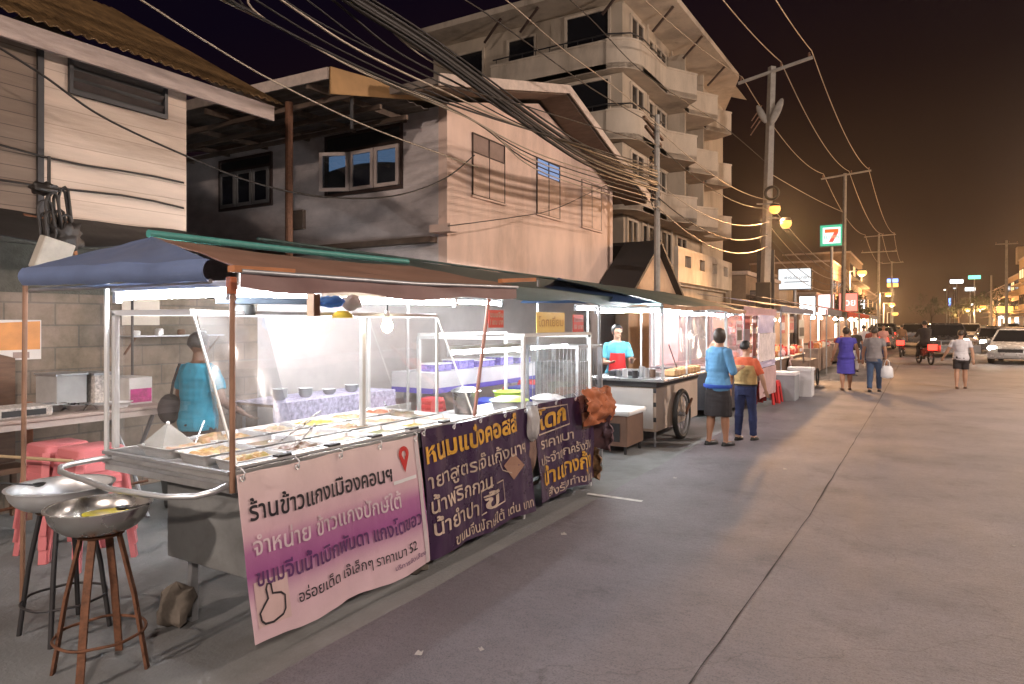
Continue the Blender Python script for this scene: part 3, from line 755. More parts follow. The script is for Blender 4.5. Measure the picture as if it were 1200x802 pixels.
y0, y1, zt, zb = 5.20, 6.42, .985, .12
f = surf(y0, y1, zt, zb, -2.90, .03, 8.2, .04, .04)
sheet('vinyl_sheet', f, 1.22, zt-zb, M_DBAN, d2)
wr('โดก', .22, .08, .235, .55, INKY, d2, f, .03, .06)
wr('ราคาเบา', .125, .08, .40, .66, INKC, d2, f, .012)
wr('ประจำทุกครั้งวัน', .115, .06, .545, 1.05, INKC, d2, f, .010, .02)
wr('น้ำแกงกุ้ง', .20, .12, .73, .98, INKY, d2, f, .022, .03)
wr('สั่งรับทำขนม', .10, .22, .845, .90, INKC, d2, f, .012, .02)
ring_of([(.05,.04),(.66,.0+.06),(.68,.25),(.05,.27),(.05,.04)], .012, f, INKC, d2, 'frame_print')
MB().grid(lambda u, v: f(.92+.28*u, .17+.16*v, .008), 8, 8).build('tan_patch', mat('brown_ink', (.34,.19,.13)), d2, recalc=False)
eyelets(d2, f, 1.22, zt-zb, 4)
# the pale rag and the crumpled orange wrap at the cart's end
def rag(name, c, sx, sy, sz, m, label, cat, seed, parent=None, amp=.3, n_=26):
    mb = MB().sph((0,0,0), 1, n=n_)
    for v in mb.bm.verts:
        p = v.co.copy(); k = 1 + amp*noise.noise(p*1.9+Vector((seed,0,0))) + amp*.5*noise.noise(p*4.7+Vector((0,seed,0)))
        v.co = Vector((p.x*sx*k, p.y*sy*k, p.z*sz*k)) + Vector(c)
    return mb.build(name, m, parent, smooth=70, label=label, cat=cat, origin=None if parent else c)
M_ORC = mat('orange_cloth', (.44,.13,.045), .75, var=.35, scale=7, bump=.4, bscale=14)
M_PUC = mat('dusky_purple_cloth', (.13,.065,.075), .75, var=.3, scale=7, bump=.4, bscale=14)
M_PATC = mat('brown_patterned_cloth', (.30,.16,.07), .8, var=.75, scale=16, bump=.3)
oc = T('cloth_wrap', 'crumpled orange and purple printed cloth bundled over the end of the pancake cart', 'cloth', (-2.9,6.5,.1))
def wrapf(u, v):
    a = u*1.5; y = 6.05 + .62*min(1, a) ; x = -2.82 - .5*max(0, a-1)
    k = .05*noise.noise((u*6, v*5, 2)) + .03*noise.noise((u*15, v*12, 5))
    return (x + k + .06*math.sin(v*3.0), y + k*.7 + .10*v*min(1,a), 1.06 - .36*v - .05*u + .03*noise.noise((u*8,0,1)))
MB().grid(wrapf, 34, 16, .006).build('orange_cloth', M_ORC, oc, smooth=75)
def wrapg(u, v):
    k = .06*noise.noise((u*5, v*4, 12)) + .025*noise.noise((u*14, v*10, 15))
    return (-2.80 - .35*u + k + .05*math.sin(v*3), 6.58 + .12*math.sin(u*3) + k*.8 + .07*v, .80 - .44*v)
MB().grid(wrapg, 24, 20, .006).build('purple_cloth', M_PUC, oc, smooth=75)
def wraph(u, v):
    k = .05*noise.noise((u*5, v*4, 22))
    return (-2.84 - .28*u + k, 6.50 + .10*math.sin(u*3) + k, .40 - .32*v)
MB().grid(wraph, 18, 12, .006).build('patterned_cloth', M_PATC, oc, smooth=75)
rag('pale_rag', (-2.86,5.13,.84), .05, .085, .14, mat('grey_white_cloth', (.50,.48,.47), .8, var=.2, bump=.3), 'pale rag stuffed between the two dark purple banners', 'cloth', 3)
rag('brown_rag', (-2.9,5.15,.60), .035, .10, .20, mat('taupe_cloth', (.23,.14,.11), .8, var=.3, bump=.3), 'taupe rag hanging under the pale rag between the dark banners', 'cloth', 9)

# ================================================================== curry cart
cc = T('food_cart', 'stainless curry cart with a sloping glass showcase full of trays and a push bar', 'food cart', (-3.5,3.4,0))
X0, X1, Y0, Y1 = -4.05, -2.94, 2.2, 4.35
MB().box(X0+.38,-2.99,2.32,4.9,.38,.855).build('cabinet', mat('dull_steel_panel', (.30,.31,.31), .5, .55, var=.25, scale=2.2, stain=.35), cc, bevel=.006)
MB().box(X0,X1,Y0,4.95,.862,.872).build('counter_deck', STEEL, cc)
rim = MB()
for a in ((X0-.012,X1+.012,Y0-.014,Y0-.002,.852,.965),(X0-.014,X0-.002,Y0-.002,4.95,.852,.965),(X1+.002,X1+.014,Y0-.002,4.95,.852,.965)): rim.box(*a)
rim.build('counter_rim', ALU, cc, bevel=.003)
rl = MB()
rl.bar((X0-.01,Y0-.022,.905),(X1+.01,Y0-.022,.905),.016,.02).bar((X0-.01,Y0-.022,.955),(X1+.01,Y0-.022,.955),.02,.018)
rl.build('rim_moulding', GALV, cc)
fl = MB().bar((X1+.012,Y0,.985),(X1+.012,4.95,.985),.05,.018); fl.build('front_rail', ALU, cc, bevel=.003)
for k in range(5):
    B(X1-.002,X1+.042,2.45+.36*k,2.54+.36*k,.992,1.004).build('bracket', DARKM, cc)
MB().tube([(-4.0,2.19,.93),(-3.99,1.98,.93),(-3.96,1.90,.928),(-3.88,1.86,.92),(-3.5,1.91,.865),(-3.15,1.98,.855),(-3.0,2.04,.865),(-2.95,2.10,.88),(-2.945,2.19,.90)], .0155, 10).build('push_bar', ALU, cc, smooth=60)
# glass showcase
FR = mat('white_case_frame', (.70,.71,.71), .4, .3, var=.06)
zB, zT = .975, 1.76
XT = -3.30
def caseframe(mb, y):
    mb.bar((X0+.02,y,zB),(X0+.02,y,zT),.03,.03).bar((X0,y,zT),(XT,y,zT),.03,.03).bar((XT,y,zT),(X1+.0,y,zB),.010,.010)
cf = MB(); caseframe(cf, Y0+.03); caseframe(cf, Y1)
cf.bar((X0+.02,Y0+.045,zT),(X0+.02,Y1-.015,zT),.03,.03).bar((XT,Y0+.045,zT),(XT,Y1-.015,zT),.022,.022)
cf.bar((XT-.05,3.56,zB-.08),(XT-.05,3.56,zT-.016),.032,.032).bar((XT,Y1,zB),(XT,Y1,zT-.012),.018,.018)
cf.build('case_frame', FR, cc)
G1 = glass('showcase_glass', (1,1,1), .02, .04, .015)
GH = glass('clouded_vinyl', (.97,.98,1), .065, .10, .12)
for y in (Y0+.03, Y1):
    MB().prism([(X0+.036,y,zB+.005),(X1-.01,y,zB+.005),(XT-.01,y,zT-.02),(X0+.036,y,zT-.02)], (0,.004,0)).build('end_glass', G1, cc)
e0, e1 = Vector((XT,0,zT-.012)), Vector((X1-.004,0,zB+.004))
for ya, yb in ((Y0+.05,3.55),(3.57,Y1-.02)):
    MB().prism([(e0.x,ya,e0.z),(e1.x,ya,e1.z),(e1.x,yb,e1.z),(e0.x,yb,e0.z)], (.004,0,.002)).build('front_glass', G1, cc)
MB().grid(lambda u, v: (-3.12 - .2*v + .012*noise.noise((u*4,v*3,2)), 2.27+.5*u*(1-.15*v), zB+.02+.77*v), 14, 10, .0015).build('vinyl_curtain', GH, cc, smooth=70)
# canopy posts stand on the counter
MB().cyl((X1+.015,2.19,.86),(X1+.015,2.19,1.93),.014,n=10).build('post', mat('brown_painted_pipe', (.30,.17,.11), .5, .3, var=.3), cc)
MB().cyl((X0,2.19,.96),(X0,2.19,1.95),.014,n=10).build('post', FR, cc)
MB().cyl((X0,4.9,.86),(X0,4.9,2.1),.014,n=10).build('post', FR, cc)
for y in (2.75,4.45):
    tm = MB(); tm.tube([(-3.06,y+.19*math.cos(2*math.pi*k/24),.21+.19*math.sin(2*math.pi*k/24)) for k in range(24)], .022, 8, closed=True)
    wo = tm.build('wheel', BLACK, cc, smooth=60)
    sp = MB().cyl((-3.10,y,.21),(-3.0,y,.21),.03,n=12)
    for k in range(6): sp.cyl((-3.06,y,.21),(-3.06,y+.18*math.cos(k*math.pi/3),.21+.18*math.sin(k*math.pi/3)),.006,n=5)
    sp.build('spoke', RUST, wo)
for (x,y) in ((-3.6,2.4),(-3.6,4.8)): B(x,x+.04,y,y+.04,.0,.38).build('leg', GALV, cc)

M_STONE = mat('grubby_stone', (.13,.11,.09), .9, var=.45, scale=9, bump=.6, bscale=14)
def rock(c, s, label, seed):
    mb = MB().sph((0,0,0), 1, n=14)
    for v in mb.bm.verts:
        p = v.co.copy(); k = 1+.45*noise.noise(p*1.4+Vector((seed,0,0)))+.22*noise.noise(p*3.6+Vector((0,seed,0))); q = max(abs(p.x),abs(p.y),abs(p.z)); k *= .62+.38/q*.8
        v.co = Vector((p.x*s[0]*k, p.y*s[1]*k, max(-s[2]*.98, p.z*s[2]*k)))+Vector(c)
    return mb.build('rock', M_STONE, None, smooth=40, label=label, cat='stone', origin=(c[0],c[1],0))
rock((-3.6,2.33,.115), (.10,.09,.118), 'squarish grey rock propping the curry cart near the stools', 1)
rock((-3.52,3.05,.07), (.09,.08,.07), 'low rock lying under the curry cart behind the banner', 5)
rock((-2.94,3.66,.10), (.07,.10,.10), 'tan stone block showing at the gap between pink and dark banners', 8)
# wooden box on the ground behind the cart
bx = T('wooden_crate', 'small brown board crate in the shade under the push bar', 'crate', (-3.72,2.9,0))
MB().box(-3.95,-3.72,2.75,3.1,.45,.84).build('box', mat('brown_card', (.32,.17,.10), .8, var=.3), bx, bevel=.005)

# trays of food -------------------------------------------------------------
def food_mat(n_, c, c2, rough=.35):
    if n_ in MATS: return MATS[n_]
    c = tuple(q*.62 for q in c); c2 = tuple(q*.62 for q in c2)
    m, n, l, b = _nt(n_)
    t = n.new("ShaderNodeTexCoord"); a = n.new("ShaderNodeTexVoronoi"); a.inputs['Scale'].default_value = 26; l.new(t.outputs['Object'], a.inputs['Vector'])
    q = n.new("ShaderNodeTexNoise"); q.inputs['Scale'].default_value = 14; q.inputs['Detail'].default_value = 6; l.new(t.outputs['Object'], q.inputs['Vector'])
    x = n.new("ShaderNodeMix"); x.data_type = 'RGBA'; l.new(q.outputs[0], x.inputs[0]); x.inputs[6].default_value = c+(1,); x.inputs[7].default_value = c2+(1,)
    y = n.new("ShaderNodeMix"); y.data_type = 'RGBA'; y.blend_type = 'OVERLAY'; y.inputs[0].default_value = .45; l.new(x.outputs[2], y.inputs[6]); l.new(a.outputs['Color'], y.inputs[7])
    hs = n.new("ShaderNodeHueSaturation"); hs.inputs['Saturation'].default_value = .9; l.new(y.outputs[2], hs.inputs['Color'])
    z = n.new("ShaderNodeMix"); z.data_type = 'RGBA'; z.inputs[0].default_value = .65; l.new(hs.outputs[0], z.inputs[6]); l.new(x.outputs[2], z.inputs[7])
    l.new(z.outputs[2], b.inputs['Base Color']); b.inputs['Roughness'].default_value = rough
    bp = n.new("ShaderNodeBump"); bp.inputs['Strength'].default_value = .7; bp.inputs['Distance'].default_value = .01; l.new(a.outputs['Distance'], bp.inputs['Height']); l.new(bp.outputs[0], b.inputs['Normal'])
    MATS[n_] = m; return m
FOODS = [('orange curry',(.60,.25,.05),(.68,.40,.13)), ('yellow curry',(.66,.44,.04),(.60,.48,.08)), ('pale fried fish',(.52,.36,.21),(.40,.23,.11)), ('red chilli paste',(.44,.09,.03),(.52,.21,.06)),
         ('creamy coconut stew',(.62,.46,.30),(.56,.38,.20)), ('dark braised pork',(.16,.07,.035),(.30,.15,.07)), ('green vegetable stir-fry',(.17,.21,.05),(.40,.34,.11)), ('golden egg curry',(.68,.46,.10),(.58,.29,.06)),
         ('mixed noodle salad',(.56,.44,.30),(.40,.25,.13)), ('peach coloured soup',(.64,.36,.19),(.60,.41,.25)), ('shrimp in orange sauce',(.64,.28,.09),(.68,.45,.26)), ('brown mushroom curry',(.34,.21,.10),(.50,.34,.19))]
SEATS = ['in the near corner of the showcase','beside the chilli tray at the showcase end','midway along the curry row','near the tilted ladles','next to the bulb reflection','under the middle glass post','behind the front glass of the curry cart','close to the yellow tray','at the far glass end','in the back row of the showcase','beside the white case post','by the case rail']
tray_n = 0
M_TRAY = mat('tray_steel', (.70,.71,.72), .35, .5, var=.08)
def tray(x, y, w, d, z, k, rot=0., heap=.015):
    global tray_n
    nm, c, c2 = FOODS[k % 12]
    t = T('food_tray', 'steel tray of %s %s' % (nm, SEATS[tray_n % 12]) if tray_n < 12 else 'steel tray of %s %s, second row' % (nm, SEATS[(tray_n*5+1) % 12]), 'food tray', (x,y,z), 'curry trays in the showcase', rot)
    tray_n += 1
    W[t] = Matrix()
    h = .055
    mb = MB()
    def rr(sx, sy, zz): 
        o = []
        for cx, cy_, a0 in ((sx-.025,sy-.025,0),(-sx+.025,sy-.025,90),(-sx+.025,-sy+.025,180),(sx-.025,-sy+.025,270)):
            for a in range(4): o.append(Vector((cx+.025*math.cos(R(a0+a*30)), cy_+.025*math.sin(R(a0+a*30)), zz)))
        return o
    a, b_ = w/2, d/2
    mb.rings([rr(a-.02,b_-.02,.004), rr(a-.02,b_-.02,0), rr(a-.006,b_-.006,h), rr(a+.012,b_+.012,h+.002), rr(a+.012,b_+.012,h+.006), rr(a-.002,b_-.002,h+.006), rr(a-.01,b_-.01,h-.012), rr(a-.018,b_-.018,.006)])
    mb.build('pan', M_TRAY, t, smooth=50)
    sd = tray_n*3.7
    def g(u, v):
        e_ = min(1, 6*min(u,1-u,v,1-v))
        return ((u-.5)*(w-.026), (v-.5)*(d-.026), .036 + e_*heap*(1.2+1.2*noise.noise((u*4,v*4,sd))+.9*noise.noise((u*11,v*11,sd))))
    MB().grid(g, 20, 20).build('food', food_mat('food_'+nm.replace(' ','_'), c, c2), t, smooth=80)
    move(t, (x,y,z), rot)
    return t
order = [9,0,4,1,10,3,7,2,8,11,4,0,7,5,10,6,1,2]
q = 0
for r_, x in enumerate((-3.74,-3.405,-3.115)):
    for k in range(6):
        y = 2.44 + k*.345
        wdt = (.305,.27,.21)[r_]
        tray(x, y, wdt, .31, .935 - .004*r_, order[q % 18], random.uniform(-.05,.05), random.choice((.004,.009,.016)) if r_ else .014); q += 1
def spoon(p, yaw, label, m=STEEL, L=.26, tilt=28):
    t = T('serving_spoon', label, 'spoon', p, 'serving spoons in the trays'); W[t] = Matrix()
    c, s_ = math.cos(R(tilt)), math.sin(R(tilt))
    MB().tube([(0,0,.012),(.04*c,0,.02),(L*c,0,L*s_+.01)], [.006,.0045,.006], 6).build('handle', m, t, smooth=60)
    MB().lathe([(0,-.012),(.022,-.006),(.034,.008),(.031,.008),(.02,-.002),(0,-.007)], (-.02,0,.012), 12).build('bowl', m, t, smooth=60)
    move(t, p, R(yaw)); return t
for (x,y,a,l_) in ((-3.70,2.5,130,'thin steel spoon leaning in the peach soup tray'),(-3.40,2.85,70,'steel spoon leaning across the coconut trays'),(-3.36,3.5,110,'steel spoon beside the middle glass post'),(-3.70,3.2,60,'steel spoon in the back row of trays'),(-3.12,2.72,100,'steel spoon lying by the sloped front glass'),(-3.40,3.95,150,'steel spoon near the far glass end')):
    spoon((x,y,.955), a, l_)
# wire-mesh food cover, thermos cups and small bits in the case
MESHM = mat('grey_net', (.28,.27,.25), .8, var=.3)
nc = T('food_cover', 'small grey net pyramid food cover standing on the back tray', 'food cover', (-3.82,2.42,.97))
MB().rings([[Vector((-3.82+a*.12,2.42+b_*.11,.975)) for a,b_ in ((-1,-1),(1,-1),(1,1),(-1,1))],[Vector((-3.82+a*.012,2.42+b_*.012,1.10)) for a,b_ in ((-1,-1),(1,-1),(1,1),(-1,1))]]).build('net', MESHM, nc)
MB().sph((-3.82,2.42,1.11),.012,n=8).build('knob', WHITEPL, nc)
def heap(c, s, m, label, seed, n_=16, name='food_pile', cat='food', amp=.5):
    mb = MB().sph((0,0,0), 1, n=n_)
    for v in mb.bm.verts:
        p = v.co.copy(); k = 1+amp*noise.noise(p*2.6+Vector((seed,0,0))); v.co = Vector((p.x*s[0]*k, p.y*s[1]*k, max(0,p.z)*s[2]*k))+Vector(c)
    return mb.build(name, m, None, smooth=50, label=label, cat=cat, origin=c)
heap((-3.75,2.66,.965),(.15,.10,.05), food_mat('food_fried',(.30,.14,.05),(.62,.42,.2)), 'pile of fried fish pieces behind the net cover', 2)
heap((-3.5,4.15,.95),(.16,.12,.06), food_mat('food_herbs',(.14,.10,.05),(.30,.22,.12)), 'dark heap of dried herbs at the far glass end', 6)

# canopy over the curry cart --------------------------------------------------
M_TARPB = mat('brown_tarp', (.27,.15,.105), .6, var=.28, scale=2, bump=.25, bscale=5)
M_TARPV = mat('dusty_mauve_tarp', (.24,.14,.13), .6, var=.25, scale=2, bump=.25, bscale=5)
M_TARPBL = mat('slate_blue_tarp', (.13,.18,.32), .5, var=.25, scale=2.2, bump=.3, bscale=4)
M_TEAL = mat('teal_tarp', (.07,.30,.27), .5, var=.2, scale=4, bump=.2)
M_TARPG = mat('dark_green_tarp', (.035,.075,.072), .6, var=.3, scale=2, bump=.3, bscale=4)
cn = T('stall_canopy', 'brown tarp canopy with teal ridge and slate blue end flap over the curry cart', 'canopy', (-3.6,3.4,1.9))
def roofp(u, v):
    y = 2.1 + 2.55*u
    z = 2.26 - .30*v - .03*math.sin(math.pi*u) + .012*noise.noise((u*5,v*4,1))
    yy = (2.62 + (5.25-2.62)*u)*(1-v) + y*v
    return (-4.3 + 1.55*v, yy, z + .03*u*v)
MB().grid(roofp, 30, 14, .004).build('tarp', M_TARPB, cn, smooth=70)
MB().grid(lambda u, v: (roofp(u,1)[0]+.004+.012*noise.noise((u*9,v,4)), roofp(u,1)[1], roofp(u,1)[2]-.002-.085*v*(1+.12*math.sin(u*15))), 40, 4, .004).build('valance', M_TARPV, cn, smooth=70)
MB().tube([(-4.32,2.6,2.285),(-4.31,3.9,2.285),(-4.30,5.2,2.30)], .026, 8).build('ridge_roll', M_TEAL, cn, smooth=70)
MB().tube([(-2.74,2.1,1.945),(-2.74,3.4,1.95),(-2.74,4.66,1.985)], .013, 8).build('eave_pole', GALV, cn, smooth=70)
def endflap(u, v):
    a = Vector((-4.3,2.62,2.262)); l0, r0 = Vector((-4.62,2.02,2.03)), Vector((-2.86,2.02,1.995))
    b_ = l0.lerp(r0, u); p = a.lerp(b_, v*.98+.02); p.z += .010*noise.noise((u*6,v*5,7)) + .005*noise.noise((u*15,v*13,3)) - .015*math.sin(math.pi*u)*v*(1-v)*2
    return p
MB().grid(endflap, 24, 12, .004).build('end_flap', M_TARPBL, cn, smooth=70)
MB().grid(lambda u, v: Vector(endflap(u,1)) + Vector((0,-.012-.025*math.sin(math.pi*v),-.10*v+.008*noise.noise((u*9,v*2,3)))), 30, 6, .004).build('end_valance', M_TARPBL, cn, smooth=70)
MB().cyl((-4.66,2.02,0),(-4.62,2.02,1.98),.014,n=10).build('post', mat('brown_painted_pipe', (.30,.17,.11)), cn)
MB().tube([(-2.90,2.05,1.9),(-3.3,2.06,1.9),(-4.6,2.04,1.9)], .012, 8).build('cross_bar', GALV, cn)
MB().cyl((-2.93,4.33,.98),(-2.80,4.36,1.97),.014,n=10).build('post', mat('pink_primer_pipe', (.50,.27,.22), .5, .2, var=.2), cn)
MB().bar((-2.76,2.06,1.955),(-2.76,2.42,1.962),.05,.03).build('splint', mat('orange_stick', (.50,.20,.08), .7, var=.3), cn)
MB().bar((-2.80,4.5,2.03),(-2.70,4.86,2.055),.05,.03).build('splint', mat('orange_stick', (.50,.20,.08)), cn)

LAMP_A = tube_lamp((-4.05,2.24,1.855),(-2.98,2.24,1.855), 'bright fluorescent tube across the end of the curry cart under the blue flap', emi('end_tube_glow', (.95,.97,1.0), TUBE*.7))
LAMP_B = tube_lamp((-3.55,3.35,1.86),(-3.5,4.9,1.88), 'long fluorescent tube above the far half of the curry showcase', M_TUBEN)
tube_lamp((-4.0,2.75,1.9),(-4.0,4.0,1.9), 'fluorescent tube under the canopy along the back of the curry cart', M_TUBEN)
bulb((-3.28,3.74,1.74), 'warm bare bulb in a white socket hanging over the curry trays', .2, .04)
# things hanging under the canopy
hg = mat('orange_plastic', (.62,.20,.09), .45, var=.15)
B(-2.945,-2.905,2.165,2.205,1.845,1.93).build('clamp', hg, None, bevel=.006, label='orange clamp on the brown canopy post of the curry cart', cat='clamp', origin=(-2.92,2.185,1.88))
fan = T('clip_fan', 'small dark clip fan hung upside down under the curry canopy', 'fan', (-3.3,2.6,1.8))
MB().bar((-3.42,2.45,1.83),(-3.10,2.9,1.83),.05,.04).build('arm', mat('slate_plastic', (.10,.13,.17), .5), fan, bevel=.005)
MB().lathe([(0,0),(.055,.0),(.06,.03),(.05,.06),(0,.07)], (-3.33,2.58,1.745), 14).build('head', mat('dark_grey_plastic', (.06,.065,.065), .5), fan, smooth=50)
B(-3.05,-2.99,2.78,2.83,1.74,1.87).build('price_tag', mat('tan_wood', (.28,.17,.10)), None, label='narrow brown wooden tag hanging from the canopy bar', cat='tag', origin=(-3.02,2.8,1.8), bevel=.004)
rag('folded_cloth', (-3.1,3.02,1.83), .05, .10, .035, mat('sky_blue_cloth', (.16,.40,.78), .7, var=.15, trans=.45), 'sky blue cloth folded over the bar beside the wooden tag', 'cloth', 4)
rag('plastic_bag', (-3.12,3.22,1.83), .05, .075, .05, mat('white_bag', (.78,.76,.74), .35, var=.12, trans=.5), 'crumpled white bag hung under the canopy by the blue cloth', 'bag', 5)
cap = MB().lathe([(0,.05),(.04,.045),(.065,.02),(.07,0),(.066,0),(.06,.018),(.036,.04),(0,.044)], (-3.2,3.22,1.735), 18)
cap.build('yellow_lamp_shade', mat('yellow_enamel', (.78,.56,.06), .35, var=.08), None, smooth=60, label='little yellow enamel shade hanging beside the bulb', cat='lamp shade', origin=(-3.2,3.22,1.735))

# ================================================================== stools with pans
def bar_stool(c, h, label, rt=.13, rb=.21, seed=0, round_legs=False):
    t = T('bar_stool', label, 'stool', (c[0],c[1],0), 'tall rusty stools carrying pans')
    x, y = c
    MB().lathe([(0,h-.02),(rt,h-.02),(rt+.006,h-.01),(rt,h),(0,h)], (x,y,0), 24).build('seat', RUST, t, smooth=40)
    for k in range(4):
        a = R(35+90*k+seed); p1 = Vector((x+(rt-.02)*math.cos(a), y+(rt-.02)*math.sin(a), h-.02)); p0 = Vector((x+rb*math.cos(a), y+rb*math.sin(a), 0))
        mid = p0.lerp(p1,.55)+Vector((math.cos(a),math.sin(a),0))*.012
        if round_legs: MB().tube([p0,mid,p1], .013, 10).build('leg', DARKM, t, smooth=60)
        else: MB().bar(p0,mid,.034,.013,(math.cos(a),math.sin(a),0)).bar(mid,p1,.034,.013,(math.cos(a),math.sin(a),0)).build('leg', RUST, t)
    rr_ = rb-.018
    MB().tube([(x+(rr_)*math.cos(2*math.pi*k/36), y+rr_*math.sin(2*math.pi*k/36), .19+.003*math.sin(k)) for k in range(36)], .007, 6, closed=True).build('foot_ring', DARKM if round_legs else RUST, t, smooth=60)
    return t
bar_stool((-3.44,1.83), .69, 'rusty flat-legged stool carrying the steel pan with yellow oil', .105, .215, seed=4)
bar_stool((-4.06,1.97), .69, 'dark round-legged stool behind the rusty one carrying the wide white pan', .135, .22, seed=12, round_legs=True)
def basin(c, R_, h, label, m, deep=.9, name='steel_pan'):
    t = T(name, label, 'pan', c, 'steel pans on the stools')
    pr = []
    for k in range(9):
        a = k/8; pr.append((R_*(.62+.38*math.sin(a*math.pi/2)**.9) if k else R_*.58, h*a**1.35))
    outer = [(0,0)] + pr
    inner = [(r-.004, z+.004) for r, z in pr][::-1] + [(0,.004)]
    MB().lathe(outer + [(R_+.014,h+.002),(R_+.014,h+.006),(R_,h+.006)] + inner, c, 40).build('bowl', m, t, smooth=50)
    return t
M_BAS = mat('scoured_steel', (.60,.58,.56), .25, 1., var=.15, scale=3.5, bump=.05, bscale=70)
M_BASW = mat('milky_aluminium', (.66,.67,.68), .38, .75, var=.14, scale=4)
p1 = basin((-3.45,1.83,.692), .222, .115, 'round stainless pan with a pool of yellow oil on the rusty stool', M_BAS)
M_OIL = mat('yellow_oil', (.45,.36,.02), .12, var=.3, scale=9, spec=.8)
MB().grid(lambda u, v: (-3.488+.11*u*math.cos(2*math.pi*v)*(1+.2*math.sin(v*12)), 1.885+.10*u*math.sin(2*math.pi*v), .752), 6, 30).build('oil', M_OIL, p1)
spoon((-3.40,1.93,.765), 10, 'dark ladle lying in the pan of yellow oil', DARKM, .16, 14)
p2 = basin((-4.08,1.96,.692), .25, .11, 'wide milky aluminium pan on the dark stool', M_BASW)
spoon((-4.24,1.90,.785), 235, 'black handled scoop resting on the rim of the wide pan', BLACK, .2, 10)
# ================================================================== kitchen yard behind the curry cart
M_TTOP = mat('worn_table_top', (.42,.33,.29), .5, var=.2, scale=4, stain=.2)
ft = T('folding_table', 'long folding table with crossed legs against the block wall, littered with trays', 'table', (-5.9,2.4,0))
MB().box(-6.55,-5.75,.6,3.65,.95,.98).build('table_top', M_TTOP, ft, bevel=.006)
MB().box(-6.53,-5.77,.62,3.63,.90,.95).build('apron', mat('table_edge', (.5,.42,.38), .5, var=.15), ft)
for y in (2.1,3.5):
    MB().tube([(-5.82,y,.0),(-6.15,y+.03,.45),(-6.48,y,.90)], .018, 8).build('leg', GALV, ft)
    MB().tube([(-6.48,y+.05,.0),(-6.15,y+.08,.45),(-5.82,y+.05,.90)], .018, 8).build('leg', GALV, ft)
MB().cyl((-5.82,2.1,.32),(-5.82,3.5,.32),.012).build('stretcher', RUST, ft)
def pl_stool(c, m, label, h=.46, w=.30, group='plastic stools'):
    t = T('plastic_stool', label, 'stool', (c[0],c[1],c[2] if len(c) > 2 else 0), group); x, y, z0 = c[0], c[1], (c[2] if len(c) > 2 else 0)
    a, b_ = w/2, w/2*.86
    def sq(s_, z): 
        o = []
        for cx, cy_, a0 in ((1,1,0),(-1,1,90),(-1,-1,180),(1,-1,270)):
            for k in range(4): o.append(Vector((x+cx*(s_-.03)+.03*math.cos(R(a0+k*30)), y+cy_*(s_-.03)+.03*math.sin(R(a0+k*30)), z0+z)))
        return o
    MB().rings([sq(b_,h-.06), sq(b_*.97,h-.01), sq(b_*.9,h), ]).build('seat', m, t, smooth=40)
    for sx, sy in ((1,1),(-1,1),(-1,-1),(1,-1)):
        p1 = Vector((x+sx*b_*.86,y+sy*b_*.86,z0+h-.05)); p0 = Vector((x+sx*a*1.05,y+sy*a*1.05,z0))
        MB().bar(p0,p1,.05,.035,(sx,sy,0)).build('leg', m, t)
    sk = MB()
    for s_, e_ in (((1,1),(-1,1)),((-1,1),(-1,-1)),((-1,-1),(1,-1)),((1,-1),(1,1))):
        sk.bar((x+s_[0]*b_*.9,y+s_[1]*b_*.9,z0+h-.10),(x+e_[0]*b_*.9,y+e_[1]*b_*.9,z0+h-.10),.015,.075)
    sk.build('skirt', m, t)
    return t
for k in range(3): pl_stool((-5.5,2.62,.10*k), PINKPL, 'pink-red stool, %s in the stack beside the folding table' % ['lowest','middle one','topmost'][k], .62, .36, 'pink plastic stools in the yard')
for k in range(3): pl_stool((-5.12,2.66,.10*k), PINKPL, 'pink-red stool, %s in the stack close to the push bar' % ['lowest','middle one','topmost'][k], .62, .38, 'pink plastic stools in the yard')
MB().cyl((-5.75,2.32,.74),(-4.75,2.35,.80),.011,n=8).build('bamboo_stick', mat('bamboo', (.50,.37,.22), .6), None, label='thin bamboo stick lying across the pink stools', cat='stick', origin=(-5.2,2.33,.77))
# high-backed dark chair and boxes on the table
ch = T('wooden_chair', 'dark high-backed wooden chair against the block wall under the orange sign', 'chair', (-6.75,2.6,0))
MB().box(-6.9,-6.6,2.25,2.95,.42,.47).build('seat', WOOD, ch, bevel=.01)
MB().grid(lambda u, v: (-6.93+.05*math.sin(math.pi*u), 2.25+.7*u, .47+.92*v+.07*math.sin(math.pi*u)*v), 10, 8, .03).build('backrest', WOOD, ch, smooth=50)
for a, b_ in ((-6.62,2.28),(-6.62,2.92),(-6.9,2.28),(-6.9,2.92)): MB().box(a-.02,a+.02,b_-.02,b_+.02,0,.42).build('leg', WOOD, ch)
MB().box(-6.66,-6.6,2.89,2.95,.47,1.02).build('armrest', mat('orange_stained_wood', (.36,.13,.06), .5, var=.2), ch, bevel=.008)
def carton(name, x0,x1,y0,y1,z0,z1, m, label, cat, detail=None, bevel=.006):
    t = T(name, label, cat, ((x0+x1)/2,(y0+y1)/2,z0))
    MB().box(x0,x1,y0,y1,z0,z1).build('body', m, t, bevel=bevel)
    if detail:
        nm, md, q = detail; MB().box(*q).build(nm, md, t)
    return t
M_MAG = mat('magenta_print', (.50,.03,.22), .5, var=.4, scale=30)
M_NEWS = mat('printed_paper', (.55,.50,.46), .7, var=.6, scale=38)
M_GREYBX = mat('grey_box', (.36,.36,.36), .55, var=.2)
carton('storage_box', -6.5,-6.15,2.92,3.16,.982,1.26, M_GREYBX, 'pale grey metal box on the folding table', 'box', ('lid', GALV, (-6.51,-6.14,2.91,3.17,1.26,1.275)))
carton('storage_box', -6.42,-6.1,3.2,3.38,.982,1.25, M_NEWS, 'box covered with printed paper on the folding table', 'box', ('lid', GALV, (-6.43,-6.09,3.19,3.39,1.25,1.27)))
